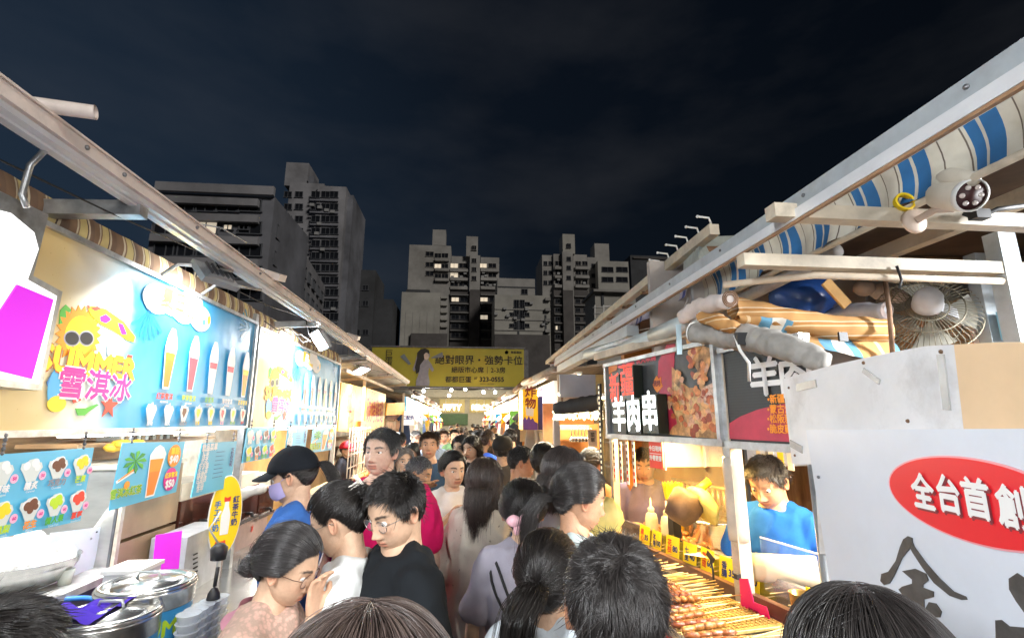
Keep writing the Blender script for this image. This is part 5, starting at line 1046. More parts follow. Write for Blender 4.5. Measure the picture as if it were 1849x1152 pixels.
# posts ---------------------------------------------------------------
p = rthing('stall_post', 'taped grey square post at the near corner of the skewer stall', 'post'); MB().box((0, .03, 1.12), (.045, .05, 2.24)).obj('tube', M_STEEL, p); MB().box((.026, .03, 1.12), (.006, .06, 2.2)).obj('edge_strip', M_CREAM, p)
q = MB(); q.lathe([(.040, 1.36), (.042, 1.40), (.041, 1.62), (.043, 1.66), (.040, 1.70)], (0, .03, 0), 14); q.obj('tape', mat('clear_tape', (.72,.68,.62), .25, alpha=.55), p)
p = rthing('stall_post', 'yellowish aluminium post at the far end of the lamb skewer sign', 'post', 1.07); MB().box((0, .03, 1.10), (.035, .04, 2.2)).obj('tube', M_CREAM, p)
p = rthing('slotted_post', 'black slotted angle post with rows of holes beyond the skewer sign', 'post', 1.22, 0); MB().box((0, .02, 1.05), (.04, .012, 2.1)).obj('angle', M_BLACK, p)
hol = MB()
for k in range(46): hol.box((0, .0135, .5+.035*k), (.012, .003, .018))
o = hol.obj('hole', mat('hole_glow', (.75,.68,.55), .5, emit=(1,.8,.5), es=.5), p); o['kind'] = 'stuff'  # light showing through the holes is put in as glowing pads
# sign one -------------------------------------------------------------
s1 = rthing('menu_sign', 'black lamb skewer sign with glowing white and red characters and meat photo', 'sign'); bd = mat('sign_charcoal', (.07, .075, .078), .4, var=.5, scale=4)
MB().box((-.545, .022, 1.985), (1.03, .03, .43)).obj('panel', bd, s1)
for c, d in (((-.545, .01, 2.208), (1.09, .05, .022)), ((-.545, .01, 1.757), (1.09, .05, .03)), ((-.018, .01, 1.98), (.022, .05, .45)), ((-1.072, .01, 1.98), (.022, .05, .45))): MB().box(c, d).obj('frame', M_STEEL, s1)
MEAT = mat('print_meat', (.70, .33, .13), .45, var=.6, scale=11); MEATL = mat('print_meat_light', (.74, .45, .20), .45, var=.5, scale=22); PINK = mat('print_pink_red', (.50, .03, .07), .45, var=.15)
lay1 = [0]
def P1(name, pts, m, par=None, S=sg): lay1[0] += 1; return MB().prism([S(*q) for q in pts], .0015).obj(name, m, par or s1, (0, .004-.0003*lay1[0], 0))
P1('print_brush', [(1203,622),(1218,620),(1214,690),(1208,730),(1222,760),(1214,782),(1190,782),(1196,740),(1186,690),(1188,652)], PINK); P1('print_meat', [(1237,612),(1262,622),(1284,630),(1280,660),(1270,690),(1275,720),(1262,700),(1258,668),(1245,650)], MEAT)
P1('print_meat', [(1212,662),(1222,672),(1230,690),(1243,700),(1256,700),(1262,720),(1290,716),(1293,792),(1205,784),(1214,770),(1222,765),(1212,730)], MEAT); P1('print_meat', [(1216,690),(1226,700),(1233,730),(1230,770),(1218,745)], MEATL); P1('print_meat', [(1240,712),(1258,708),(1268,740),(1270,780),(1250,775)], MEATL); P1('print_fat', [(1268,700),(1288,690),(1290,735),(1270,728)], mat('print_fat', (.70,.48,.36), .5, var=.4, scale=60))
P1('badge', [(1181,685),(1185,678),(1189,684),(1193,680),(1193,690),(1196,697),(1191,704),(1186,709),(1181,702),(1178,695)], PR['amber']); P1('print_flame', [(1098,662),(1108,658),(1114,660),(1113,668),(1104,672),(1099,676)], PR['amber'])
rm = random.Random(4); MC = [mat('print_meat_%d' % i, c, .45, var=.3, scale=40) for i, c in enumerate(((.70,.27,.09), (.52,.13,.04), (.78,.42,.17), (.34,.06,.025), (.66,.36,.22)))]
for (cx_, cy_, rx_, ry_, nb) in ((1262, 745, 34, 46, 70), (1262, 655, 20, 36, 26), (1222, 715, 14, 46, 26)):
    for i in range(nb):
        a = rm.uniform(0, 2*PI); r_ = math.sqrt(rm.random()); px = cx_ + rx_*r_*math.cos(a); py = cy_ + ry_*r_*math.sin(a)
        if px > 1290 or py > 790 or py < 618: continue
        x, z = sg(px, py); w = rm.uniform(.012, .030); h = rm.uniform(.010, .022); t = rm.uniform(-.8, .8); lay1[0] += .12; q = MB(); q.prism([(x + (w*math.cos(b)*math.cos(t) - h*math.sin(b)*math.sin(t))*rm.uniform(.75, 1.15), z + (w*math.cos(b)*math.sin(t) + h*math.sin(b)*math.cos(t))*rm.uniform(.75, 1.15)) for b in np.linspace(0, 2*PI, 9, endpoint=False)], .0008); q.obj('print_chunk', MC[rm.randrange(5)], s1, (0, .004-.0003*lay1[0], 0))
x_, z_ = sg(1186, 693); text('lettering', '現烤', .035, PR['deep'], s1, (x_, .0, z_), bold=.03)
x_, z_ = sg(1147, 652); text('lettering', '正宗風味 炭火串燒', .052, PR['rose'], s1, (x_, .0, z_), bold=.04, sx=1.0)
E_RED = mat('letter_red', (.45,.02,.01), .4, var=.1, emit=(1.0,.035,.008), es=.60); E_LET = lampmat('letter_glow', (.95, 1.0, .97), 2.4); GRN = mat('letter_side', (.012,.018,.012), .35)
def char(ch, px, py, hpx, m, wpx, back=True):
    x, z = sg(px, py, -.07); x0, zt = sg(px-wpx/2, py-hpx/2, -.07); x1, zb = sg(px+wpx/2, py+hpx/2, -.07); h = zt-zb; w = abs(x1-x0)
    lt = rthing('channel_letter', dict(新='red glowing first small character at the top left of the lamb sign', 疆='red glowing second small character right of the first red one', 羊='white glowing first large character at the lower left of the lamb sign', 肉='white glowing middle large character of the lamb sign', 串='white glowing last large character beside the red brush stroke')[ch], 'sign letter')
    bw = w*1.02; MB().box((x, -.036, z), (bw, .06, h*1.02)).obj('casing', GRN, lt); text('lettering', ch, h*1.10, m, lt, (x, -.0675, z), bold=.016 if ch in '羊肉串' else .004, sx=w/h, res=3); return lt
char('新', 1109, 704, 50, E_RED, 19); char('疆', 1131, 690, 54, E_RED, 25); char('羊', 1117, 752, 60, E_LET, 25); char('肉', 1143, 751, 62, E_LET, 26); char('串', 1172, 747, 68, E_LET, 31)
# sign two
s2 = rthing('menu_sign', 'dark ribbed sign with one white character and yellow dish list', 'sign')
MB().box((.235, .022, 1.955), (.43, .03, .38)).obj('panel', stripe_mat('ribbed_black', 'Z', [('#22262a', .5), ('#171a1d', .5)], .012, .4), s2); MB().box((.235, .01, 1.752), (.44, .05, .03)).obj('frame', M_STEEL, s2); MB().box((.235, .01, 2.155), (.44, .05, .02)).obj('frame', M_STEEL, s2)
MB().prism([sg(1316, 792), sg(1316, 764), sg(1335, 752), sg(1365, 740), sg(1400, 731), sg(1470, 722), sg(1470, 800)], .0015).obj('print_wedge', PINK, s2, (0, .003, 0))
x_, z_ = sg(1381, 684); text('lettering', '羊', .165, PR['white'], s2, (x_, -.001, z_), bold=.03, res=3); x_, z_ = sg(1437, 684); text('lettering', '肉', .165, PR['white'], s2, (x_, -.001, z_), bold=.03)
for t, py in (('•新疆羊肉', 722), ('•蒙古烤肉', 740), ('•松阪豬', 757), ('•脆皮雞', 775)): x_, z_ = sg(1386, py); text('lettering', t, .036, PR['orange'], s2, (x_, -.002, z_), bold=.03, align='LEFT')
# sloping head beam over the sign, pvc pipe rolls above
bm = thing('head_beam', 'cream painted beam sloping over the lamb skewer sign', 'beam'); a, c = at_p(1078, 645, P0 - SN*.03, SN), at_p(1252, 598, P0 - SN*.03, SN); MB().beam(a, c, .05, .045).obj('beam', M_CREAM, bm); MB().beam(a + Vector((0,0,.05)), c + Vector((0,0,.05)), .03, .02).obj('lip', M_STEEL, bm)
# hanging price strips, red tag
for k in range(4):
    px = 1103+11.5*k; x, z0 = sg(px, 797); _, z1 = sg(px, 868+3*k); st = rthing('paper_strip', '%s narrow white strip from the slotted post under the lamb sign' % 'first second third fourth'.split()[k], 'strip', 0, .02, 0, 'paper strips under the lamb sign'); MB().box((x, 0, (z0+z1)/2), (.026, .003, z0-z1)).obj('paper', PR['white'], st)
    for j in range(6): MB().box((x, -.003, z0-(z0-z1)*(j+.7)/6.5), (.014, .002, .020)).obj('print_mark', PR['red' if j > 3 else 'brown'], st)
tg = rthing('hanging_tag', 'red hanging card with white writing under the lamb sign', 'card', 0, .02); x, z0 = sg(1177, 795); _, z1 = sg(1177, 845); MB().box((x, 0, (z0+z1)/2), (.125, .004, z0-z1)).obj('card', PR['red'], tg); MB().box((x+.066, .012, (z0+z1)/2-.004), (.012, .004, z0-z1)).obj('back_card', PR['white'], tg)
text('lettering', '今日現烤', .030, PR['white'], tg, (x, -.003, z0-.045), bold=.04); text('lettering', '外帶更香', .030, PR['white'], tg, (x, -.003, z0-.095), bold=.04); MB().box((x, -.003, z0-.07), (.11, .001, .003)).obj('print_line', PR['white'], tg)
# counter ----------------------------------------------------------------
CZ = 1.12
ct2 = thing('skewer_counter', 'steel counter of the skewer stall with trays of grilled meat', 'counter'); q = MB(); rbox(q, -.75, 1.25, -.40, .72, CZ-.03, CZ); q.obj('top', M_STAIN, ct2); q = MB(); rbox(q, -.75, 1.25, -.39, -.36, .05, CZ-.03); q.obj('front_panel', mat('front_red', (.35,.04,.03), .5), ct2)
for s in (-.70, 1.2): q = MB(); rbox(q, s-.02, s+.02, .6, .64, 0, CZ-.03); q.obj('leg', M_STEEL, ct2)
q = MB(); rbox(q, -.75, 1.25, .035, .065, CZ, CZ+.045); q.obj('rail', mat('rail_brown', (.16,.08,.05), .4, .4), ct2); q = MB(); rbox(q, -.75, 1.25, .15, .17, CZ, CZ+.10); q.obj('divider', M_STAIN, ct2)
GOLD = mat('tray_gold', (.60, .42, .14), .35, .6, var=.2, scale=40)
tr = rthing('tray', 'perforated golden metal tray holding skewers nearest the camera', 'tray', -.08, -.19, CZ+.004); MB().box((0, 0, .004), (.34, .36, .008)).obj('base', GOLD, tr)
gr = MB()
for i in range(18): gr.box((-.16+.0188*i, 0, .011), (.004, .34, .005))
for i in range(18): gr.box((0, -.165+.0194*i, .013), (.32, .003, .004))
o = gr.obj('wire_mesh', GOLD, tr); o['kind'] = 'stuff'
def skewer_mesh(kind):
    me = []
    q = MB(); q.tube([(0, -.02, 0), (0, .34, .006)], .0022, 6); me.append(q.mesh('stick', mat('bamboo', (.70, .52, .24), .6, var=.15)))
    q = MB(); r2 = random.Random(kind)
    for k in range(6 if kind < 3 else 4):
        y = .0 + (.030 if kind < 3 else .045)*k; q.ball((r2.uniform(-.004,.004), y, .003), ((.014, .020, .011) if kind < 3 else (.013, .036, .012)), 9)
    q.v = [tuple(Vector(v) + .0045*mnoise.noise_vector(Vector(v)*80 + Vector((kind*7,0,0)))) for v in q.v]; me.append(q.mesh('meat', mat('grilled_meat_%d' % (kind % 3), ((.30, .085, .020), (.36, .14, .03), (.24, .055, .016))[kind % 3], .35, var=.5, scale=60, bump=.3, bscale=150, coat=.25))); return me
SK = [skewer_mesh(k) for k in range(6)]
def skewer(s, t, z, ang, kind, group, label):
    e = rthing('meat_skewer', label, 'skewer', s, t, z, group); e.rotation_euler = (rnd.uniform(-.03,.03), rnd.uniform(-.2,.2), RTH + PI*0 + ang); e['s'] = 0
    del e['s']
    link('stick', SK[kind][0], None, e); link('meat', SK[kind][1], None, e); return e
for i in range(34): skewer(-.02+.028*i, -.36+rnd.uniform(-.012,.012), CZ+.020+.016*(i % 2), rnd.uniform(-.10,.10), i % 3, 'small skewers in the front row of the counter', 'small red brown meat skewer in the front row with its stick towards the cards')
for i in range(15): skewer(-.02+.03*i, -.37, CZ+.052, rnd.uniform(-.15,.15), (i+1) % 3, 'skewers piled on the front row', 'meat skewer lying on top of the front row pile')
for i in range(12): skewer(-.55+.048*i, -.40+rnd.uniform(-.01,.01), CZ+.024, rnd.uniform(-.12,.12), 3 + i % 3, 'thick sausages on sticks nearest the camera', 'thick brown sausage skewer on the tray nearest the camera')
for i in range(26): skewer(-.62+.06*i, .44+rnd.uniform(-.02,.02), CZ+.03+.02*(i % 2), PI + rnd.uniform(-.25,.25), i % 6, 'skewers behind the yellow price cards', 'meat skewer lying behind the yellow price cards with its stick pointing inwards')
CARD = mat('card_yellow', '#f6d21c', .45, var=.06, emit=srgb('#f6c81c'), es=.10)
for i, s in enumerate((-.52, -.40, -.28, .06, .18, .34, .46, .62, .76, .90)):
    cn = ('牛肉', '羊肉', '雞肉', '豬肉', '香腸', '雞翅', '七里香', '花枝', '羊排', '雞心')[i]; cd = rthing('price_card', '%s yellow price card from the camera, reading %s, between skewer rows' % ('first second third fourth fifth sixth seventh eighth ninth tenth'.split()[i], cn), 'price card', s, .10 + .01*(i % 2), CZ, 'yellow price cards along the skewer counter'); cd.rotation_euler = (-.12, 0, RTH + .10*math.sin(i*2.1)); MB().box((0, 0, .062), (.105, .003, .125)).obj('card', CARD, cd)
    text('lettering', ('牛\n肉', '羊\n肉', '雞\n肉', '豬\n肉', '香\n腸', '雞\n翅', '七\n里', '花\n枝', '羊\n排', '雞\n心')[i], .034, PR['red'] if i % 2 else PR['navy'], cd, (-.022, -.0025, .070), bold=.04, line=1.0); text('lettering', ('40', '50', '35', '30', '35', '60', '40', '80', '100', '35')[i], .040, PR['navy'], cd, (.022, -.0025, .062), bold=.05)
# things behind the glass ---------------------------------------------------
def bottle(label, px, py, d, sc=1.0, m=None):
    c = at_d(px, py, d); b = thing('squeeze_bottle', label, 'bottle', (c.x, c.y, CZ)); MB().lathe([(.0, .0), (.036*sc, .002), (.038*sc, .02), (.038*sc, .15*sc), (.030*sc, .18*sc), (.016*sc, .19*sc)], (0,0,0), 18).obj('body', m or mat('bottle_clear', (.80,.74,.55), .3, alpha=.7), b); MB().lathe([(.018*sc, .185*sc), (.020*sc, .21*sc), (.006*sc, .225*sc), (.003*sc, .27*sc), (0, .27*sc)], (0,0,0), 14).obj('nozzle', mat('nozzle_cream', (.80,.72,.52), .4), b)
bottle('cloudy squeeze bottle behind the cards, the one nearer the slotted post', 1178, 965, 2.95); bottle('cloudy squeeze bottle behind the cards, beside the dark paper bag', 1206, 962, 2.85); bottle('short yellow capped sauce bottle behind the squeeze bottles', 1225, 950, 3.05, .9, mat('sauce_yellow', '#d8a81c', .4))
cr_ = thing('carton', 'yellow paper carton with a zigzag rim on the skewer counter', 'carton', at_d(1214, 884, 2.75) - Vector((0,0,.05)), RTH); n = 16; q = MB(); vs = []
for k in range(n*2): a = 2*PI*k/(n*2); vs += [(.042*math.cos(a), .042*math.sin(a), 0), (.055*math.cos(a), .055*math.sin(a), .075 + (.018 if k % 2 else 0))]
q.add(vs, [(2*k, 2*((k+1) % (2*n)), 2*((k+1) % (2*n))+1, 2*k+1) for k in range(2*n)]); q.obj('cup', CARD, cr_); MB().box((0, 0, -.10), (.05, .05, .2)).obj('stand', M_DARK, cr_)
bg = thing('paper_bag', 'dark brown tilted paper bag with yellow lining on the counter', 'bag', at_d(1235, 915, 2.55)); q = MB(); q.lathe([(0, -.085), (.06, -.08), (.085, -.02), (.09, .05), (.08, .075)], (0,0,0), 28, axis=Matrix.Rotation(.7, 3, 'Y')); q.v = [tuple(Vector(v) + .012*mnoise.noise_vector(Vector(v)*22)) for v in q.v]; q.obj('bag', mat('bag_brown', (.12,.075,.05), .6, var=.3, scale=12), bg); q = MB(); q.lathe([(.088, .05), (.11, .07), (.07, .12), (.03, .11), (0, .09)], (.03,-.02,-.03), 28, axis=Matrix.Rotation(1.0, 3, 'Y')); q.v = [tuple(Vector(v) + .014*mnoise.noise_vector(Vector(v)*24)) for v in q.v]; q.obj('lining', mat('lining_yellow', (.80,.64,.16), .6, var=.15), bg); MB().tube([(.05, 0, .06), (.14, -.02, .13)], .020, 10).obj('yellow_handle', PR['yellow'], bg)
ro = thing('paper_roll', 'thick roll of pale wrapping paper lying on the counter', 'roll'); a, c = at_d(1345, 1022, 2.10), at_d(1478, 1032, 1.98); q = MB(); q.tube([a, c], [.055, .058], 22); q.obj('roll', mat('paper_cream', (.74,.62,.40), .7, var=.08), ro); q = MB(); q.tube([a + (a-c).normalized()*-.0, a + (a-c).normalized()*.006], .018, 12); q.obj('core', M_DARK, ro)
pap = MB(); vs = []
for j in range(9):
    for i in range(9): p = at_d(1235+26*i, 985+2.5*j, 2.75-.05*j); vs.append(p + Vector((0, 0, .012*math.sin(i*1.3+j)-.0)))
pap.add(vs, [(j*9+i, j*9+i+1, (j+1)*9+i+1, (j+1)*9+i) for j in range(8) for i in range(8)], 0, True); solo(pap, 'paper_sheet', mat('paper_white', (.76,.68,.52), .8), 'crumpled sheet of pale paper draped behind the price cards', 'paper')
mc = at_d(1452, 1128, 1.78); cu = thing('metal_cup', 'brass coloured metal cup on the counter beside the board pipe', 'cup', (mc.x, mc.y, CZ)); MB().lathe([(.030,0), (.040,.11), (.042,.112), (.037,.11), (.028,.008), (0,.008)], (0,0,0), 20).obj('cup', mat('brass', (.55,.36,.12), .3, .8), cu)
bh = thing('bread_pile', 'heap of golden fried bread behind the metal cup', 'food', RS(-.28, .40, CZ+.02)); q = MB()
for k in range(16): q.ball((rnd.uniform(-.10,.10), rnd.uniform(-.1,.1), .03+.03*(k % 4)), (.055, .05, .035), 10)
q.v = [tuple(Vector(v) + .008*mnoise.noise_vector(Vector(v)*40)) for v in q.v]; q.obj('bread', mat('fried_gold', (.55,.27,.06), .45, var=.4, scale=25), bh)
pc_ = rthing('clip_card', 'bright pink card clipped low on the taped post', 'card', -.03, -.03); pl = [sg(1325,1040,-.03), sg(1340,1040,-.03), sg(1350,1082,-.03), sg(1372,1090,-.03), sg(1380,1118,-.03), sg(1330,1118,-.03)]; MB().prism(pl, .004).obj('card', mat('card_pink', '#e0145a', .4, var=.05), pc_)
x, z = sg(1352, 1102, -.03); text('lettering', '招牌', .028, PR['deep'], pc_, (x, -.003, z), bold=.03); q = MB(); x, z = sg(1322, 1036, -.03); q.box((x, 0, z), (.02, .02, .02)); q.obj('clip', M_DARK, pc_)
ck = rthing('clamp', 'black clamp holding a small card on the skewer counter', 'clamp', .12, -.02, CZ); q = MB(); q.tube([(0,0,0), (0, 0, .10), (-.01, 0, .14)], .005, 7); q.box((0,0,.012), (.03,.02,.03)); q.box((-.01, 0, .15), (.05, .004, .025), (0, .5, 0)); q.obj('body', M_DARK, ck)
gl = rthing('glass_guard', 'clear acrylic guard sheet standing over the inner skewer rows', 'screen', -.30, .12); MB().box((0, 0, 1.27), (.56, .004, .20)).obj('sheet', mat('acrylic', (.85,.87,.95), .05, alpha=.07, var=0), gl); MB().box((0, 0, 1.372), (.56, .006, .006)).obj('rim', mat('acrylic_rim', (.85,.87,.90), .2, alpha=.8, var=0), gl)
pk = thing('plastic_sheet', 'hanging clear plastic curtain at the back of the skewer stall', 'curtain'); q = MB(); vs = []
for i in range(31):
    for j in range(2): p = RS(.45+.03*i, .38 + .02*math.sin(i*.9), 1.30+.45*j); vs.append(p)
q.add(vs, [(2*i, 2*i+2, 2*i+3, 2*i+1) for i in range(30)], 0, True); q.obj('sheet', mat('plastic_curtain', (.8,.7,.55), .15, alpha=.14, var=0), pk)
# back of the stall
bk2 = thing('stall_back_wall', 'brown wooden back wall of the skewer stall', 'wall'); q = MB(); rbox(q, -1.2, 1.9, 1.55, 1.6, 0, 2.5); q.obj('panel', mat('warm_wood', (.40, .22, .10), .5, var=.3, scale=3, stretch=(8,8,1)), bk2); q = MB(); rbox(q, 1.45, 1.5, .35, 1.55, 0, 2.5); q.obj('side_panel', mat('orange_panel', (.50, .20, .05), .5, var=.15, scale=3), bk2)
frg = thing('steel_cabinet', 'dark steel cabinet with two latches behind the clerk', 'cabinet'); q = MB(); rbox(q, -.75, .42, .95, 1.35, 0, 1.66); q.obj('body', mat('cabinet_steel', (.20,.19,.185), .35, .6, var=.25, scale=3), frg)
for z_ in (1.50, 1.38): q = MB(); rbox(q, .10, .16, .925, .95, z_, z_+.025); q.obj('latch', M_STEEL, frg); q = MB(); rbox(q, .02, .06, .925, .95, z_-.01, z_+.035); q.obj('latch_plate', M_STEEL, frg)
hd = thing('wall_hooks', 'cream upright bar with pale ribbons behind the hanging red card', 'rack'); q = MB(); rbox(q, .40, .43, .55, .58, 1.0, 1.78); q.obj('bar', M_CREAM, hd); q = MB(); rbox(q, .52, .55, .55, .57, 1.3, 1.78); q.obj('slotted_bar', M_BLACK, hd)
for k in range(3): q = MB(); rbox(q, .30-.06*k, .335-.06*k, .54, .545, 1.55+.03*k, 1.78); q.obj('ribbon', PR['white' if k != 1 else 'yellow'], hd)
gm_ = thing('grill', 'low grill with a rack of hanging spits at the back of the stall', 'grill'); q = MB(); rbox(q, .55, 1.3, .62, .90, CZ, CZ+.16); q.obj('body', mat('grill_steel', (.35,.27,.16), .4, .5, var=.3, scale=12), gm_)
for k in range(14): q = MB(); q.tube([RS(.58+.05*k, .60, CZ+.20), RS(.58+.05*k, .60, CZ+.32)], .008, 6); q.obj('spit', GOLD, gm_)
q = MB(); q.tube([RS(.55, .60, CZ+.33), RS(1.3, .60, CZ+.33)], .012, 6); q.obj('rail', GOLD, gm_)
pot = thing('stock_pot', 'round steel pot on the counter behind the squeeze bottles', 'pot', RS(.72, .45, CZ)); MB().lathe([(.12, 0), (.125, .16), (.13, .165), (.128, .175), (.10, .185), (0, .19)], (0,0,0), 26).obj('pot', M_STAIN, pot)
for k in range(5):
    fd = thing('meat_tray', 'shallow tray heaped with browned meat pieces on the inner counter', 'food', RS(.25+.22*k, .32, CZ+.01), RTH, 'trays of browned meat'); MB().box((0,0,.012), (.19, .20, .02)).obj('tray', M_STAIN, fd); q = MB()
    for j in range(14): q.ball((rnd.uniform(-.07,.07), rnd.uniform(-.07,.07), .035+.012*(j % 3)), (.028, .022, .016), 8)
    q.obj('meat', mat('grilled_meat_1', (.5,.2,.05)), fd)
# lamps under the sign: two warm tubes
for s, lab in ((.40, 'warm tube lamp under the near half of the lamb sign'), (.82, 'warm tube lamp under the far half of the lamb sign')):
    t = rthing('tube_lamp', lab, 'lamp', s, .12, 1.80); MB().box((0, 0, .02), (.40, .03, .02)).obj('housing', M_WHITE, t); q = MB(); q.tube([(-.19, 0, .0), (.19, 0, .0)], .010, 8); q.obj('tube', E_WARM, t); area('tube_light', RS(s, .12, 1.785), RS(s, -.12, 1.0), 10, .40, (1.0, .60, .16), .03)
t = rthing('tube_lamp', 'warm tube lamp above the clerk behind the dark ribbed sign', 'lamp', -.28, .38, 1.80); MB().box((0, 0, .02), (.40, .03, .02)).obj('housing', M_WHITE, t); q = MB(); q.tube([(-.19, 0, .0), (.19, 0, .0)], .010, 8); q.obj('tube', E_WARM, t); area('tube_light', RS(-.28, .38, 1.785), RS(-.2, .25, 1.0), 5, .40, (1.0, .66, .24), .03)
# ------------------------------------------------------------------ near sign board
BN = Vector((-.986, .167, 0)); B0 = Vector((.955, 1.395, 0)); BTH = math.radians(-99.6); BX = Vector((-.167, -.986, 0))
def bl_(px, py, off=0.0): p = at_p(px, py, B0 + BN*off, BN); return ((p-B0).dot(BX), p.z)
wbd = thing('sign_board', 'white stall sign board with a red oval and big brushed black characters', 'sign', B0, BTH); WARMLIT = mat('board_warm_lit', (.72, .52, .32), .6, var=.08, scale=4, bump=.06, bscale=20); WHB = mat('board_white', (.68, .69, .71), .5, var=.07, scale=5, bump=.3, bscale=14, dirt=.4); PALE = mat('board_pale_blue', (.63, .68, .76), .32, var=.04, scale=3, dirt=.08)
MB().prism([bl_(1413,684), bl_(1500,660), bl_(1590,640), bl_(1670,625), bl_(1722,622), bl_(1740,775), bl_(1755,1000), bl_(1480,1000), bl_(1470,838), bl_(1430,838)], .16).obj('cap_panel', WHB, wbd); MB().prism([bl_(1723,622), bl_(1800,618), bl_(2100,625), bl_(2100,990), bl_(1756,1000), bl_(1741,775)], .16).obj('warm_lit_panel', WARMLIT, wbd, (0, -.001, 0))  # warm light on the right end of the white box, painted as peach
MB().prism([bl_(1465,776), bl_(2150,772), bl_(2150,1400), bl_(1565,1400)], .012).obj('face_panel', PALE, wbd, (0, -.014, 0))
q = MB(); x, z = bl_(1462, 842); q.tube([(x-.010, .02, z+.05), (x-.010, .02, .02)], .019, 14); q.obj('pipe', M_STEEL, wbd); x, z = bl_(1490, 861); q = MB(); q.ball((x, -.017, z), .004, 8); q.obj('screw', M_STEELD, wbd)
xs = [bl_(px, py, .016) for px, py in ((1671,892), (1717,897), (1768,905), (1836,922))]; cx = (xs[1][0]+xs[2][0])/2 + .004; cz = (xs[1][1]+xs[2][1])/2; rx_ = cx - bl_(1608, 872, .016)[0]; rz_ = .066
q = MB(); q.prism([(cx+rx_*1.03*math.cos(2*PI*k/56), cz+rz_*1.05*math.sin(2*PI*k/56)) for k in range(56)], .002); q.obj('oval_rim', mat('oval_pink', '#e8a0a8', .4, var=0), wbd, (0, -.0165, 0)); q = MB(); q.prism([(cx+rx_*math.cos(2*PI*k/56), cz+rz_*math.sin(2*PI*k/56)) for k in range(56)], .002); q.obj('oval', mat('oval_red', '#e01624', .35, var=0), wbd, (0, -.018, 0))
SXC = min(1.0, abs(xs[1][0]-xs[0][0])*.95/.066); print('CHARS', xs, cx, cz, rx_)
for (x, z), ch in zip(xs, '全台首創'): text('lettering', ch, .066, mat('ink_shadow', (.22,.02,.03), .5, var=0), wbd, (x+.003, -.0190, z-.004), bold=.04, res=3, sx=SXC); text('lettering', ch, .066, PR['white'], wbd, (x, -.0204, z), bold=.035, res=3, sx=SXC)
for (ax_, ay_, bx_, by_, w_) in ((1440, 700, 1475, 692, .02), (1560, 668, 1590, 690, .012), (1700, 640, 1712, 740, .016), (1428, 800, 1450, 812, .02)):
    x, z = bl_(ax_, ay_); x2, z2 = bl_(bx_, by_); q = MB(); q.beam((x, -.002, z), (x2, -.002, z2), .003, w_, up=(0,0,1)); q.obj('tape', mat('old_tape', (.66,.66,.64), .25, alpha=.6, var=.2), wbd)
for (sx_, sy_) in ((1425, 700), (1436, 822), (1560, 655), (1700, 635), (1640, 760)): x, z = bl_(sx_, sy_); q = MB(); q.ball((x, -.001, z), .004, 8); q.obj('screw', M_RUST, wbd)
def T4(pts): return [bl_(1400+x/2.795, 740+y/2.795, .016) for x, y in pts]
INKB = mat('ink_brush', (.065,.062,.06), .5, var=.35, scale=30)
for nm, pts in (('brush_stroke', [(668,636),(690,645),(694,680),(640,745),(602,830),(578,872),(548,882),(530,862),(535,826),(570,815),(608,760),(628,692),(645,652)]), ('brush_stroke', [(688,655),(702,690),(760,770),(830,850),(900,915),(960,940),(968,955),(940,957),(880,937),(800,872),(740,792),(694,722),(676,690)]),
    ('brush_stroke', [(640,812),(705,800),(760,825),(772,858),(745,880),(745,895),(798,915),(798,942),(750,955),(752,1010),(775,968),(810,975),(838,1015),(830,1045),(780,1045),(760,1055),(800,1075),(870,1110),(893,1150),(890,1220),(700,1220),(705,1030),(680,1000),(692,962),(650,955),(640,930),(622,905),(640,890),(690,875),(690,855)]),
    ('brush_stroke', [(1220,822),(1262,850),(1290,900),(1290,1040),(1255,1020),(1215,965),(1180,905),(1178,850)]), ('brush_stroke', [(1110,1060),(1140,1058),(1180,1090),(1300,1100),(1300,1240),(1115,1240)])):
    q = MB(); q.prism(T4(pts), .0015); q.obj(nm, INKB, wbd, (0, -.0165, 0))
# ------------------------------------------------------------------ right roof edge and what hangs in it
rr = thing('roof_edge', 'pale galvanised roof edge rising over the right stalls', 'roof edge'); GALV = mat('galv_pale', (.52,.57,.60), .45, .35, var=.10, scale=10, dirt=.15)
MB().box((1.055, 2.85, 2.528), (.05, 5.3, .050)).obj('gutter', GALV, rr); MB().box((1.035, 2.85, 2.484), (.03, 5.3, .034)).obj('track', MATS['aluminium_white'], rr); MB().box((1.028, 2.85, 2.4625), (.012, 5.3, .008)).obj('wood_lip', mat('lip_brown', (.34,.20,.11), .5, var=.2), rr)
q = MB(); q.box((1.075, 4.2, 2.42), (.08, 2.4, .07)); q.obj('soffit', GALV, rr)
for k in range(7): MB().lathe([(.006,0),(.006,.004),(0,.006)], (1.029, .8+.5*k, 2.53), 8, axis=Matrix.Rotation(-PI/2, 3, 'Y')).obj('screw', M_STEELD, rr)
for y, z, x0, lab in ((1.36, 2.497, .955, 'tan painted roof beam carrying the security camera'), (1.62, 2.425, 1.0, 'lower dusty tan beam crossing above the striped awning roll')):
    o = MB(); o.box(((x0+3.1)/2, y, z), (3.1-x0, .050, .046)); o = solo(o, 'roof_beam', M_CREAM, lab, 'beam')
q = MB(); q.tube([(1.06, 1.85, 2.40), (1.3, 1.64, 2.385), (1.7, 1.61, 2.375), (2.6, 1.61, 2.37)], .014, 8); solo(q, 'awning_bar', mat('bar_beige', (.66,.55,.42), .5, var=.15), 'bent beige awning bar below the lower tan beam', 'bar')
o = valance('awning_valance', .35, 3.2, 1.42, 2.705, 2.535, M_BLUE, .02, 1); tag(o, 'blue and cream striped awning edge under the right roof', 'awning')
q = MB(); q.tube([(1.43, .3, 2.528), (1.43, 3.3, 2.528)], .012, 10); solo(q, 'awning_pole', M_CREAM, 'cream pole under the blue striped awning edge', 'pole')
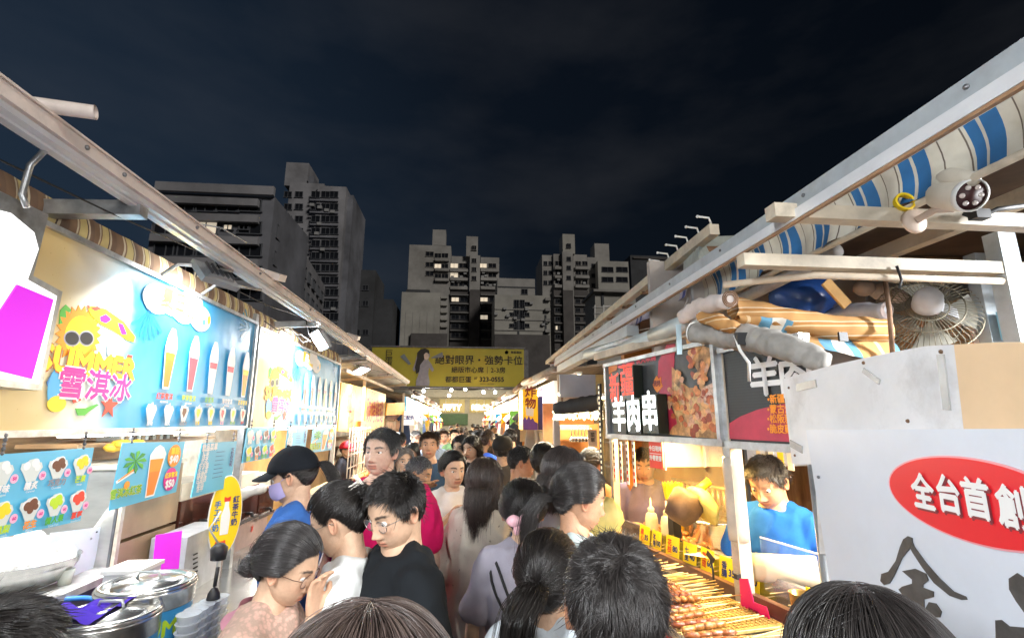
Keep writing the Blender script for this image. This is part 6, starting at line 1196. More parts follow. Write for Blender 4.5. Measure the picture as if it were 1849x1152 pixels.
q = MB(); q.tube([(1.50, 1.75, 2.53), (1.47, 2.3, 2.49), (1.47, 3.2, 2.49)], .030, 12); solo(q, 'rolled_awning', mat('roll_grey', (.33,.31,.29), .85, var=.2, scale=10), 'dusty grey rolled sheet along the cream pole', 'awning')
rs_ = thing('roof_sheet', 'dark brown roof underside of the right stalls', 'roof'); q = MB(); q.beam((1.46, 2.8, 2.70), (4.2, 2.8, 2.80), 6.4, .03); q.obj('sheet', mat('roof_brown', (.10,.065,.045), .85, var=.3, scale=4), rs_)
for y in (.9, 2.3, 3.4): q = MB(); q.beam((1.46, y, 2.66), (4.1, y, 2.74), .05, .05); q.obj('rafter', M_RUST, rs_)
q = MB(); q.beam((1.9, .4, 2.60), (1.9, 3.4, 2.60), .05, .06); q.obj('purlin', M_CREAM, rs_)
iw = thing('stall_side_wall', 'dull grey panelled wall deep inside the near right stall', 'wall'); MB().box((3.1, 2.4, 1.5), (.05, 4.2, 3.0)).obj('panel', mat('dull_panel', (.36,.33,.30), .7, var=.2, scale=3, dirt=.4), iw); MB().box((2.1, 2.75, 2.2), (2.0, .04, 1.2)).obj('panel', mat('dull_panel2', (.40,.36,.33), .7, var=.2, scale=3, dirt=.4), iw)
for k in range(5): MB().box((1.35+.38*k, 2.72, 2.2), (.012, .02, 1.2)).obj('batten', M_GREY, iw)
for (px, py), Y, wd, lab in (((1812, 470), 1.62, .075, 'galvanised upright post right of the electric fan'), ((1785, 580), 1.85, .065, 'second galvanised post behind the fan bracket')):
    p_ = at_y(px, py, Y); o = MB(); o.box((p_.x, Y, 1.32), (wd, wd*.8, 2.5)); solo(o, 'stall_post', GALV, lab, 'post')
# security camera
sc2 = thing('security_camera', 'white bullet security camera with a ring of six lenses under the roof', 'security camera'); a, c = at_y(1697, 352, 1.27), at_y(1750, 353, 1.17); d = (c-a).normalized(); q = MB(); q.tube([a - d*.03, a, a + d*.012, c], [.030, .042, .046, .046], 22); q.obj('body', mat('cam_beige', (.62,.56,.46), .4, var=.08), sc2)
q = MB(); q.tube([c, c + d*.006], .041, 22); q.obj('face', mat('cam_face', (.05,.012,.012), .55), sc2); u_ = d.cross(Vector((0,0,1))).normalized(); w_ = u_.cross(d)
q = MB(); q.tube([c - d*.004, c + d*.010, c + d*.0105], [.047, .047, .042], 22, cap=False); q.obj('ring', M_WHITE, sc2)
for k in range(6): q = MB(); cc = c + d*.007 + (u_*math.cos(PI*k/3) + w_*math.sin(PI*k/3))*.025; q.tube([cc, cc + d*.004], .0072, 12); q.obj('lens', mat('cam_lens', (.70,.62,.58), .15), sc2)
q = MB(); q.tube([a + Vector((0,0,.052)), (a+c)/2 + Vector((0,0,.056)), c + d*.03 + Vector((0,0,.050))], [.022, .030, .020], 14); q.obj('hood', MATS['cam_beige'], sc2)
bs_ = at_y(1648, 401, 1.33); q = MB(); q.lathe([(.040,0), (.040,.010), (.034,.014), (0,.014)], tuple(bs_), 22, axis=Matrix.Rotation(PI/2, 3, 'X')); q.obj('base', mat('cam_base', (.66,.52,.42), .4), sc2); q = MB(); q.tube([bs_ - Vector((0, .012, 0)), bs_ + Vector((.03, -.05, .02)), a*.6 + c*.4 - Vector((0,0,.045))], .011, 10); q.obj('arm', MATS['cam_base'], sc2)
q = MB(); cc = at_y(1630, 366, 1.33)
for k in range(4): q.tube([cc + Vector((.032*math.cos(t)+.003*k, .006*k-.01, .026*math.sin(t))) for t in np.linspace(0, 2*PI, 18)], .004, 6)
solo(q, 'cable_coil', PR['yellow'], 'yellow cable coil on the beam beside the camera base', 'cable')
q = MB(); q.tube([at_y(1740, 385, 1.32), at_y(1765, 395, 1.31), at_y(1800, 378, 1.30), at_y(1849, 372, 1.29)], .008, 6); q.box(tuple(at_y(1768, 388, 1.30)), (.05, .03, .03)); solo(q, 'cable', M_BLACK, 'black cable and connector behind the security camera', 'cable')
q = MB(); q.tube([at_y(1619, 480, 1.58), at_y(1628, 505, 1.585), at_y(1624, 520, 1.58)], .005, 5); q.tube([at_y(1600, 470, 2.6), at_y(1660, 455, 2.6), at_y(1740, 448, 2.5)], .006, 5); solo(q, 'wire', M_BLACK, 'thin black wire looped around the lower tan beam', 'wire')
# fan
FY = 1.95; fc = at_y(1672, 565, FY); fan = thing('electric_fan', 'white wall fan with a dusty round wire cage above the white board', 'fan', fc); ax = Vector((.56, .72, -.40)).normalized(); qz = ax.to_track_quat('Z', 'Y').to_matrix()
def FZ(mb): mb.v = [tuple(qz @ Vector(v)) for v in mb.v]; return mb
R_ = .195; cage = MB()
for k in range(56): a = 2*PI*k/56; ca, sa = math.cos(a), math.sin(a); cage.tube([(.055*ca, .055*sa, -.05), (.12*ca, .12*sa, -.045), (R_*.95*ca, R_*.95*sa, -.015), (R_*ca, R_*sa, .02), (R_*.95*ca, R_*.95*sa, .05), (.10*ca, .10*sa, .075), (.03*ca, .03*sa, .08)], .0017, 4)
for r_, z_ in ((R_, .02), (.13, -.043), (.075, -.05), (.13, .072)): cage.tube([(r_*math.cos(t), r_*math.sin(t), z_) for t in np.linspace(0, 2*PI, 41)], .0032, 6)
o = FZ(cage).obj('cage', mat('cage_dusty', (.30,.27,.20), .6, .3, var=.3, scale=30), fan)
for k in range(4):
    q = MB(); a0 = PI/2*k; vs = []
    for j in range(6):
        for i in range(5): r_ = .04 + .135*j/5; aa = a0 + (-.42+.21*i)*(.6+.5*j/5); vs.append((r_*math.cos(aa), r_*math.sin(aa), .02 + .022*(i-2)/2))
    q.add(vs, [(j*5+i, j*5+i+1, (j+1)*5+i+1, (j+1)*5+i) for j in range(5) for i in range(4)], 0, True); FZ(q).obj('blade', mat('fan_blade', (.45,.44,.38), .4), fan)
q = MB(); q.lathe([(0,-.155), (.035,-.15), (.052,-.12), (.056,-.06), (.045,-.045), (.03,-.03)], (0,0,0), 22); FZ(q).obj('motor', mat('fan_white', (.72,.73,.76), .35, var=.08), fan)
bp = at_y(1765, 590, FY) - fc; q = MB(); m0 = qz @ Vector((0,0,-.09)); q.beam(m0 + Vector((.03,0,-.02)), bp, .035, .045); q.obj('arm', MATS['fan_white'], fan); q = MB(); q.beam(bp + Vector((-.03, 0, .09)), bp + Vector((.02, 0, -.14)), .05, .022, up=(0,1,0)); q.obj('mount', mat('fan_mount', (.70,.60,.58), .4), fan); q = MB(); q.beam(bp + Vector((-.005, .02, .09)), bp + Vector((.045, .02, -.14)), .02, .02, up=(0,1,0)); q.obj('mount_edge', mat('navy_edge', (.03,.05,.12), .4), fan)
# rolled awnings
def roll(name, label, pts, rs, m, endm=None, rings=True):
    t = thing(name, label, 'awning roll'); q = MB(); pts = [Vector(p) for p in pts]; m_n = 8*(len(pts)-1); PP = []; RR = []
    for i in range(m_n+1):
        a = i/m_n*(len(pts)-1); k = min(int(a), len(pts)-2); PP.append(pts[k].lerp(pts[k+1], a-k)); RR.append((rs[k]*(1-(a-k)) + rs[k+1]*(a-k))*(1 + .06*math.sin(i*1.9)))
    q.tube(PP, RR, 22); q.v = [tuple(Vector(v) + .010*mnoise.noise_vector(Vector(v)*11) + .006*mnoise.noise_vector(Vector(v)*31)) for v in q.v]; q.obj('cloth', m, t); d_ = (Vector(pts[0])-Vector(pts[1])).normalized(); u_ = d_.cross(Vector((0,0,1))).normalized(); w_ = u_.cross(d_); p_ = Vector(pts[0]) + d_*.003
    for k, f_ in enumerate((.96, .76, .55)): q = MB(); q.tube([p_ + (u_*math.cos(a)+w_*math.sin(a))*rs[0]*f_ for a in np.linspace(0, 2*PI, 19)], rs[0]*.075, 6, cap=False); q.obj('rolled_edge', endm or M_WHITE, t)
    return t
GRC = mat('canvas_grey', (.30, .285, .26), .9, var=.18, scale=12, bump=.3, bscale=30)
g1 = roll('rolled_awning', 'sagging grey canvas roll strapped over the two lamb signs', [at_d(1252,600,2.02), at_d(1300,606,1.92), at_d(1345,609,1.82), at_d(1395,619,1.70), at_d(1440,633,1.60), at_d(1490,655,1.52)], [.042,.048,.050,.048,.042,.034], GRC)
q = MB(); c_ = at_d(1340, 626, 1.83); q.tube([at_d(1327, 606, 1.78), at_d(1336, 632, 1.74), at_d(1352, 655, 1.76), at_d(1353, 688, 1.78)], .006, 6); q.obj('strap', M_WHITE, g1); q = MB(); q.box(tuple(at_d(1341, 612, 1.765)), (.05, .02, .045)); q.obj('buckle', M_DARK, g1)
q = MB(); q.beam(at_d(1225, 586, 2.1), at_d(1227, 640, 2.1), .022, .006, up=(0,1,0)); solo(q, 'hanging_tape', mat('tape_blue', (.45,.60,.66), .5), 'pale blue tape hanging in front of the lamb sign top', 'tape')
ORG = stripe_mat('orange_stripes', 'Z', [('#b98a52', .35), ('#d8bd94', .08), ('#b98a52', .05), ('#a87438', .20), ('#dccdb4', .06), ('#b98a52', .26)], .055); ORGB = stripe_mat('orange_blue_stripes', 'X', [('#b98a52', .30), ('#d8bd94', .05), ('#b98a52', .15), ('#5a8ea8', .18), ('#d9d2c4', .20), ('#5a8ea8', .12)], .26)
o1 = thing('rolled_awning', 'orange striped awning roll hanging below the fan', 'awning roll'); a, c = at_y(1322, 556, 1.85), at_y(1600, 598, 1.80); q = MB(); n = 26; vs = []
for i in range(n+1):
    t = i/n; p_ = a.lerp(c, t); p_.z += -.018*math.sin(PI*t)
    for k in range(16): b_ = 2*PI*k/16; vs.append(p_ + Vector((0, .045*math.cos(b_), .050*math.sin(b_))) + .010*mnoise.noise_vector(Vector((t*9, math.cos(b_)*2, math.sin(b_)*2))))
q.add(vs, [(i*16+k, i*16+(k+1) % 16, (i+1)*16+(k+1) % 16, (i+1)*16+k) for i in range(n) for k in range(16)] + [tuple(range(16)), tuple(n*16+k for k in range(16))], 0, True); q.obj('roll', ORG, o1)
vs = []
for i in range(n+1):
    for j in range(7): t = i/n; u = j/6; p_ = a.lerp(c, t) + Vector((0, -.02-.03*math.sin(u*3+t*6), -.03 - u*(.035+.10*t))); vs.append(p_ + .008*mnoise.noise_vector(Vector((t*14, u*3, 1))))
q = MB(); q.add(vs, [(i*7+j, i*7+j+1, (i+1)*7+j+1, (i+1)*7+j) for i in range(n) for j in range(6)], 0, True); q.obj('flap', ORGB, o1); q = MB(); q.box(tuple(at_y(1522, 608, 1.74)), (.035,.01,.035)); q.obj('buckle', M_DARK, o1)
roll('rolled_awning', 'small cream cloth roll end with fine rings beside the roof gutter', [at_d(1318,540,1.75), at_d(1262,556,2.0), at_d(1230, 575, 2.15)], [.030,.034,.030], mat('roll_cream', (.66,.58,.54), .8, var=.12), M_RUST)
roll('rolled_awning', 'orange cloth end drooping under the small cream roll', [at_d(1268,572,1.95), at_d(1300,582,1.85), at_d(1330,596,1.8)], [.025,.032,.02], ORG)
roll('pvc_pipe', 'grey pipe with a wide pink mouth beside the fan cage', [at_y(1600,560,1.9), at_y(1540,562,2.05), at_y(1485,568,2.2)], [.036,.034,.030], mat('pvc_grey', (.50,.49,.52), .4), mat('pvc_pink', (.66,.55,.52), .4))
for (x0, y0, d0), (x1, y1, d1), lab in (((1062, 640, 3.5), (1132, 622, 3.0), 'pale pipe end above the blue grey panel'), ((1120, 628, 3.05), (1190, 604, 2.6), 'middle pale pipe above the lamb sign'), ((1180, 606, 2.65), (1262, 573, 2.15), 'near pale pipe along the roof gutter')):
    q = MB(); q.tube([at_d(x0, y0, d0), at_d(x1, y1, d1)], .040, 16); solo(q, 'awning_tube', mat('tube_pale', (.50,.56,.56), .5, .2, var=.1), lab, 'pipe')
bgx = at_y(1445, 540, 2.2); bb_ = MB(); bb_.ball(tuple(bgx), (.17, .14, .11), 18); bb_.v = [tuple(Vector(v) + .05*mnoise.noise_vector(Vector(v)*6)) for v in bb_.v]; solo(bb_, 'tarpaulin', mat('tarp_blue', (.02,.07,.26), .25, var=.3, scale=6), 'shiny dark blue tarpaulin bundle behind the orange roll', 'tarpaulin')
q = MB(); q.beam(at_y(1490, 508, 2.0), at_y(1530, 552, 2.0), .05, .012, up=(0,1,0)); solo(q, 'strap', mat('strap_orange', (.60,.33,.10), .7), 'orange cloth strap crossing the blue tarpaulin', 'strap')
q = MB(); q.tube([at_y(1598, 505, 1.72), at_y(1606, 560, 1.72), at_y(1612, 640, 1.72)], .009, 7); solo(q, 'rope', M_RUST, 'brown rope hanging from the lower tan beam to the board', 'rope')
q = MB(); p_ = at_y(1838, 585, 1.75); q.box((p_.x+.05, 1.78, p_.z), (.16, .04, .12)); solo(q, 'box', mat('box_cyan', (.22,.50,.66), .4), 'light blue plastic box at the right edge beside the post', 'box')
q = MB(); p_ = at_y(1560, 520, 2.5)
for k in range(3): q.ball((p_.x+.10*k, 2.5, p_.z-.02*k), (.06,.05,.05), 10)
solo(q, 'plastic_bag', mat('bag_dull', (.55,.47,.43), .6, var=.2), 'dull pink bundled bags hanging behind the fan', 'bag')
q = MB(); p_ = at_y(1650, 505, 2.1); q.tube([(p_.x - .14 + .02*k, 2.1 + .012*math.sin(k*2.2), p_.z + .02*math.cos(k*1.9)) for k in range(18)], .010, 6); solo(q, 'spiral_hose', M_CREAM, 'beige spiral hose coiled under the lower tan beam', 'hose')
# second, higher roof with lilac stripes
r2 = thing('roof_edge', 'cream upper roof edge with lilac striped cloth beyond the gutter', 'roof edge'); a, c = at_x(1290, 414, 1.22), at_x(988, 655, 1.22); MB().beam(a, c, .05, .055).obj('beam', M_CREAM, r2)
for k in range(12): p_ = a.lerp(c, (k+.5)/12); MB().beam(p_ + Vector((0,0,-.03)), p_ + Vector((.24, 0, -.02)), .03, .03).obj('bracket', M_RUST, r2)
o = valance('awning_valance', 2.65, 7.2, 1.27, 2.70, 2.545, M_PURP, .008, 3); tag(o, 'lilac and navy striped cloth under the cream upper roof edge', 'awning')
q = MB(); q.tube([(1.27, 2.15, 2.66), (1.27, 2.75, 2.66)], .035, 14); solo(q, 'rolled_awning', M_DARK, 'black rolled cloth under the end of the upper roof edge', 'awning')
q = MB(); p1, p2, p3, p4 = at_d(1262,428,2.6), at_d(1340,425,2.9), at_d(1336,452,2.8), at_d(1262,480,2.5); vs = [p1, p2, p3, p4] ; q.add([v for v in vs] + [v + Vector((.03,.25,0)) for v in vs], [(0,1,2,3),(7,6,5,4),(0,4,5,1),(1,5,6,2),(2,6,7,3),(3,7,4,0)]); solo(q, 'canvas_cover', mat('canvas_pale', (.36,.39,.36), .9, var=.15), 'folded pale canvas cover on the end of the upper roof', 'cover')
for k in range(6):
    p_ = a.lerp(c, .005+.026*k) + Vector((0,0,.035)); q = MB(); q.tube([p_, p_ + Vector((-.01, 0, .035)), p_ + Vector((-.07, 0, .040))], .005, 6); hk = thing('roof_hook', 'small white hook rod standing on the cream upper roof edge', 'hook', (0,0,0), 0, 'white hooks on the upper roof edge'); q.obj('rod', mat('hook_white', (.75,.75,.72), .4), hk); q = MB(); q.ball(tuple(p_ + Vector((-.07, 0, .040))), .008, 8); q.obj('tip', M_WHITE, hk)
# ================================================================== FARTHER STALLS
def plate_y(name, px0, px1, py0, py1, Y, t, m, parent=None):       # panel facing the camera end of the alley
    a, c = at_y(px0, (py0+py1)/2, Y), at_y(px1, (py0+py1)/2, Y); pm = (px0+px1)/2; z1, z0 = at_y(pm, py0, Y).z, at_y(pm, py1, Y).z
    mb = MB(); mb.box(((a.x+c.x)/2, Y+t/2, (z0+z1)/2), (c.x-a.x, t, z1-z0)); return mb.obj(name, m, parent)
def ytext(t, px, py, Y, size, m, parent, **k): p = at_y(px, py, Y); return text('lettering', t, size, m, parent, (p.x, Y-.004, p.z), **k)
os_ = thing('food_stall', 'orange panelled food stall just beyond the slotted post', 'stall'); Y = 4.7; OR = mat('orange_wall', (.52,.22,.07), .5, var=.18, scale=3)
plate_y('back_panel', 1000, 1092, 765, 1000, Y+.9, .04, OR, os_); plate_y('side_panel', 1002, 1013, 735, 1000, Y, .06, M_GREY, os_); plate_y('counter', 1004, 1090, 880, 1000, Y+.2, .5, M_CREAM, os_); plate_y('shelf', 1012, 1064, 768, 776, Y+.6, .2, M_GREY, os_)
o = tag(plate_y('lit_sign', 1009, 1072, 734, 766, Y, .06, mat('orange_sign', (.60,.22,.05), .4, emit=(1,.35,.08), es=.25)), 'orange lit sign with glowing yellow white characters under the black roll', 'sign'); ytext('滷味串燒', 1043, 749, Y, .125, lampmat('letter_hot', (1,.92,.60), 1.5), o, bold=.05)
tag(plate_y('menu_card', 1062, 1078, 776, 806, Y, .01, M_CREAM), 'cream menu card under the orange lit sign', 'card'); ytext('菜\n單', 1070, 790, Y, .045, INK, bpy.data.objects['menu_card'], bold=.02)
o = tag(plate_y('panel', 1011, 1076, 676, 717, Y-.05, .03, mat('panel_bluegrey', (.40,.47,.56), .5, var=.06)), 'plain blue grey panel under the right roof above the black roll', 'panel')
tag(plate_y('panel', 1077, 1092, 676, 720, Y-.08, .05, mat('mustard', (.50,.40,.16), .6)), 'mustard coloured box beside the blue grey panel', 'box')
roll('rolled_awning', 'thick black rolled awning above the orange lit sign', [at_y(1086, 725, Y-.35), at_y(1050, 731, Y-.2), at_y(1003, 737, Y)], [.075,.07,.055], mat('canvas_black', (.03,.03,.033), .7, var=.2), M_GREY)
for k in range(7): p_ = at_y(1032+6*k, 788, Y+.5); q = MB(); q.tube([p_ + Vector((0,0,.09)), p_], .004, 5); q.lathe([(.0,-.06), (.025,-.05), (.03,-.02), (.01,0), (0,0)], tuple(p_), 10); solo(q, 'ladle', M_STAIN, 'steel ladle in the row hanging above the orange counter', 'ladle', 'ladles hanging in the orange stall')
# yellow and purple box sign, red vertical banner
Y = 6.9; bs2 = thing('box_sign', 'yellow box sign with purple skyline print on the right row', 'sign'); plate_y('panel', 944, 971, 703, 776, Y, .5, mat('sign_sun', '#f2c21e', .4, var=.08, emit=srgb('#f0b414'), es=.15), bs2); PUR = mat('purple_print', '#5b3aa0', .45, var=.1)
def YP(pts, Y): return [(at_y(px, py, Y).x, at_y(px, py, Y).z) for px, py in pts]
MB().prism(YP([(944,776),(944,758),(948,752),(951,758),(955,750),(958,758),(962,754),(965,761),(971,764),(971,776)], Y), .002).obj('print', PUR, bs2, (0, Y-.004, 0)); MB().prism(YP([(949,734),(964,736),(963,752),(950,750)], Y), .002).obj('print', PR['white'], bs2, (0, Y-.004, 0)); plate_y('side', 972, 980, 716, 776, Y+.1, .4, mat('sign_navy', '#2a2f8a', .45), bs2); ytext('炸\n物', 958, 719, Y, .16, PR['deep'], bs2, bold=.03)
tag(plate_y('banner', 981, 1000, 728, 850, 5.9, .03, mat('salmon_wall', (.56,.26,.14), .6, var=.15)), 'salmon coloured side panel left of the orange stall', 'panel')
# stalls of the two rows
GAR = ['#a58f9f', '#d8d4d0', '#5a6f90', '#a04a4a', '#e0cfae', '#3f4f70', '#b8c0c4', '#d8965a', '#ece6da', '#5a3c50', '#2c2c34', '#d8c060', '#d07a8a', '#a8b89a']
def garment(label, loc, rz, col, s=1.0, dress=False, group=None):
    pts = [(-.10,.0),(-.05,.02),(0,.005),(.05,.02),(.10,0),(.21,-.12),(.15,-.17),(.115,-.13),(.12,-.48 if not dress else -.30),(.2 if dress else .12,-.75 if dress else -.5),(-.2 if dress else -.12,-.75 if dress else -.5),(-.12,-.48 if not dress else -.30),(-.115,-.13),(-.15,-.17),(-.21,-.12)]
    g_ = thing('garment', label, 'garment', loc, rz, group); MB().prism([(x*s, z*s) for x, z in pts], .035).obj('cloth', cloth_mat(col), g_); q = MB(); q.tube([(-.08*s, .017, .0), (0, .017, .05), (.08*s, .017, 0)], .004, 5); q.tube([(0, .017, .05), (0, .017, .10)], .004, 5); q.obj('hanger', M_STEEL, g_)
GNM = 'mauve,pale lilac,steel blue,crimson,cream,denim blue,ice blue,peach,white,plum,black,lime,dusty pink,sage'.split(',')
SGN = [('炸雞', '#f4b81e', '#b0201a'), ('飲料', '#3aa0d0', '#ffffff'), ('服飾', '#f2ece0', '#b0306a'), ('豆花', '#f7d660', '#7a2a10'), ('燒烤', '#c8321e', '#ffe9a0'), ('3C配件', '#e9eef4', '#2040a0'), ('鞋店', '#f0e0f0', '#6a1a7a'), ('烤魷魚', '#f0a020', '#7a1010'), ('水果', '#7ac050', '#ffffff')]
NST = {-1: 0, 1: 0}; ORD = 'first second third fourth fifth sixth seventh eighth ninth'.split()
def stall(side, y0, L, k, xf=1.52, ztop=2.55, roofm=None):
    sd = 'left' if side < 0 else 'right'; od = ORD[NST[side]]; NST[side] += 1; t = thing('market_stall', '%s distant market stall of the %s row, %s' % (od, sd, 'hung with clothes' if k % 2 else 'with a food counter'), 'stall', (0,0,0)); x = side*xf; yc = y0+L/2
    rm = roofm or [mat('roof_tin', (.30,.27,.25), .5, .3, var=.3, scale=3, dirt=.5), mat('roof_dark', (.20,.19,.185), .7, var=.3), mat('roof_beige', (.42,.36,.27), .6, var=.25, dirt=.4)][k % 3]
    q = MB(); q.beam((x*.86, yc, ztop+.04+.03*(k % 2)), (side*(xf+2.0), yc, ztop+.35), L-.05, .035); q.obj('roof', rm, t); MB().box((x*.87, yc, ztop-.02), (.05, L-.04, .10)).obj('fascia', [M_CREAM, M_STEEL, M_PINKPAINT][k % 3], t)
    for y in (y0+.04, y0+L-.04): MB().box((x, y, ztop/2), (.05, .05, ztop)).obj('post', M_CREAM, t)
    MB().box((side*(xf+.25), yc, .45), (.5, L-.1, .9)).obj('counter', [M_CREAM, OR, M_STAIN][k % 3], t); MB().box((side*(xf+1.7), yc, 1.3), (.05, L, 2.6)).obj('back_panel', mat('stall_back_%d' % (k % 3), ((.58,.44,.26), (.60,.52,.44), (.52,.32,.22))[k % 3], .7, var=.3, scale=3), t)
    for j in range(3): MB().box((side*(xf+1.5), yc, 1.0+.45*j), (.35, L-.2, .03)).obj('shelf', M_CREAM, t)
    tx, c1, c2 = SGN[k % len(SGN)]; sm_ = mat('sg_'+c1.strip('#'), c1, .45, var=.08, emit=srgb(c1), es=.25); s = thing('shop_sign', '%s sign reading %s over the %s stall of the %s row' % ({'#f4b81e': 'amber', '#3aa0d0': 'blue', '#f2ece0': 'cream', '#f7d660': 'pale yellow', '#c8321e': 'red', '#e9eef4': 'white', '#f0e0f0': 'lilac', '#f0a020': 'orange', '#7ac050': 'green'}[c1], tx, od, sd), 'sign', (x*.96, yc, ztop-.30), PI/2 if side < 0 else -PI/2)
    MB().box((0, .03, 0), (L*.86, .05, .44)).obj('panel', sm_, s); text('lettering', tx, .34, mat('sgi_'+c2.strip('#'), c2, .5, var=0, emit=srgb(c2), es=.2), s, (0, 0, 0), bold=.03)
    # projecting sign
    s = thing('hanging_sign', 'projecting sign reading %s on the %s stall of the %s row' % (SGN[(k+4) % 9][0], od, sd), 'sign', (x*.92, y0+.06, ztop-.62)); c1 = SGN[(k+4) % 9][1]; MB().box((0, .02, 0), (.30, .05, .36)).obj('panel', mat('sg_'+c1.strip('#'), c1, .45, var=.08, emit=srgb(c1), es=.25), s); text('lettering', SGN[(k+4) % 9][0], .11, mat('sgi_'+SGN[(k+4) % 9][2].strip('#'), SGN[(k+4) % 9][2], .5), s, (0, -.008, 0), bold=.03)
    # bulb on a cord
    b_ = thing('pendant_lamp', 'bright bulb hanging under the %s roof of the %s row' % (od, sd), 'lamp', (x*.90, yc, ztop-.22), 0, 'bulbs under the %s stall roofs' % sd); q = MB(); q.ball((0,0,0), .045, 12); q.obj('bulb', E_WARM if k % 2 else E_WHITE, b_); q = MB(); q.tube([(0,0,.04), (0,0,.22)], .006, 5); q.obj('cord', M_BLACK, b_); area('stall_light', (x*.90, yc, ztop-.28), (x*.1, yc-.6, 1.0), (56 if k % 2 else 50) if y0 > 11 else 22, .5, (1,.80,.50) if k % 2 else (1.0,.93,.80))
    if k % 2 or y0 > 12:
        for j in range(6): gc_ = (k*5+j*3) % 14; garment('%s garment hanging in the %s stall of the %s row' % (GNM[gc_], od, sd), (side*(xf-.02-.10*(j % 2)), y0+.3+(L-.5)*j/5, 2.02-.10*(j % 3)), rnd.choice((0, .35, -.35)), GAR[gc_], 1.0, j % 3 == 0, 'garments hanging along the %s row' % sd)
    for j in range(7):
        c_ = (side*(xf+.12+.25*rnd.random()), y0+.2+(L-.4)*j/6, .90); q = MB(); h_ = rnd.uniform(.12,.34); q.box((0,0,h_/2), (.2,.26,h_)); q.box((0,0,h_+.012), (.18,.22,.03)); o = q.obj('goods_box', mat('goods_%d' % (j % 5), ('#d8b070', '#e9e4da', '#b84a30', '#e8c840', '#88a8c0')[j % 5], .6, var=.15), None, c_); tag(o, '%s%s box of goods on the %s counter of the %s row' % ('farther ' if j > 4 else '', ('tan', 'cream', 'brick red', 'yellow', 'grey blue')[j % 5], od, sd), 'box', 'boxes of goods on the %s counters' % sd)
for k, (y0, L) in enumerate(((12.75, 2.6), (15.4, 2.8), (18.3, 2.8), (21.2, 3.2), (24.5, 3.2), (27.8, 3.4))): stall(-1, y0, L, k+1)
for k, (y0, L) in enumerate(((7.4, 2.5), (9.95, 2.6), (12.6, 2.8), (15.5, 2.8), (18.4, 3.0), (21.5, 3.2), (24.8, 3.2), (28.1, 3.4))): stall(1, y0, L, k+2, 1.45)
# loose awning rolls and poles along the right roofs
for k in range(9):
    y = 6.2+1.6*k; q = MB(); q.tube([(1.18+.05*(k % 2), y, 2.52+.05*(k % 3)), (1.10, y+1.3, 2.50+.04*(k % 2))], .05, 10); solo(q, 'rolled_awning', [GRC, M_CREAM, M_RUST][k % 3], '%s rolled awning cloth from the camera along the right row roofs' % ORD[k], 'awning roll', 'awning rolls along the right roofs')
for k in range(6):
    y = 12.4+2.2*k; q = MB(); q.tube([(-1.2, y, 2.55+.04*(k % 2)), (-1.12, y+1.5, 2.52)], .06, 10); solo(q, 'rolled_awning', [M_STEELD, GRC, M_RUST][k % 3], '%s dark rolled awning from the camera along the left row roofs' % ORD[k], 'awning roll', 'awning rolls along the left roofs')
# tube lamps under the near roofs; those lighting the crowd are added fill
def tube_lamp(label, c, L, power, target, m=None, col=(.96,.98,1.0)):
    t = thing('tube_lamp', label, 'lamp', c); MB().box((0,0,.022), (.05, L, .025)).obj('housing', M_WHITE, t); q = MB(); q.tube([(0, -L*.48, 0), (0, L*.48, 0)], .012, 8); q.obj('tube', m or E_WHITE, t); d = area('tube_light', Vector(c) - Vector((0,0,.016)), target, power, .05, col, L*.95); d.data.spread = math.radians(125)
    return t
tube_lamp('white tube lamp under the awning behind the first drink sign', (-2.05, 2.6, 2.60), 1.2, 17, (-2.0, 2.6, 0)); tube_lamp('white tube lamp under the awning behind the second drink sign', (-2.05, 5.6, 2.58), 1.2, 20, (-2.0, 5.6, 0)); tube_lamp('warm tube lamp inside the chicken wing stall', (-2.2, 8.9, 2.50), 1.2, 34, (-2.0, 8.9, 0), E_WARM, (1,.80,.5))
for (c_, L__, pw, tg_, mm, col_, lab) in (((-1.87, 3.25, 1.785), 1.5, 5, (-.5, 2.9, 1.0), None, (1,.97,.92), 'white tube lamp under the first drink sign behind the hanging boards'), ((-1.87, 5.7, 1.775), 1.8, 7, (-.5, 5.0, 1.0), None, (1,.97,.92), 'white tube lamp under the second drink sign behind the hanging boards'),
    ((-1.84, 8.4, 1.79), 1.6, 27, (-.4, 7.8, .9), E_WARM, (1,.84,.60), 'warm tube lamp under the yellow chicken wing signs'), ((1.22, 4.0, 2.05), .7, 9, (.55, 3.7, .9), E_WARM, (1,.84,.60), 'warm tube lamp in front of the orange lit sign'), ((1.30, 6.2, 2.20), 1.0, 20, (.4, 5.6, .9), E_WARM, (1,.88,.68), 'warm tube lamp beside the yellow box sign')):
    tube_lamp(lab, c_, L__, pw, tg_, mm, col_)  # fill tubes added to brighten the faces in the crowd
tube_lamp('warm tube lamp inside the orange stall', (1.15, 5.2, 2.30), .8, 16, (1.0, 5.2, 0), E_WARM, (1,.80,.5)); tube_lamp('white tube lamp deep under the near right roof', (2.5, .95, 2.40), .9, 34, (2.0, 1.3, 1.6)); tube_lamp('white tube lamp under the left roof edge behind the camera', (-1.40, -.6, 2.74), 1.2, 20, (.2, .9, 1.2)); tube_lamp('white tube lamp under the right roof edge behind the camera', (.95, -1.0, 2.30), 1.2, 14, (-.3, 1.2, 1.2))  # last two are unseen fill lamps added behind the camera

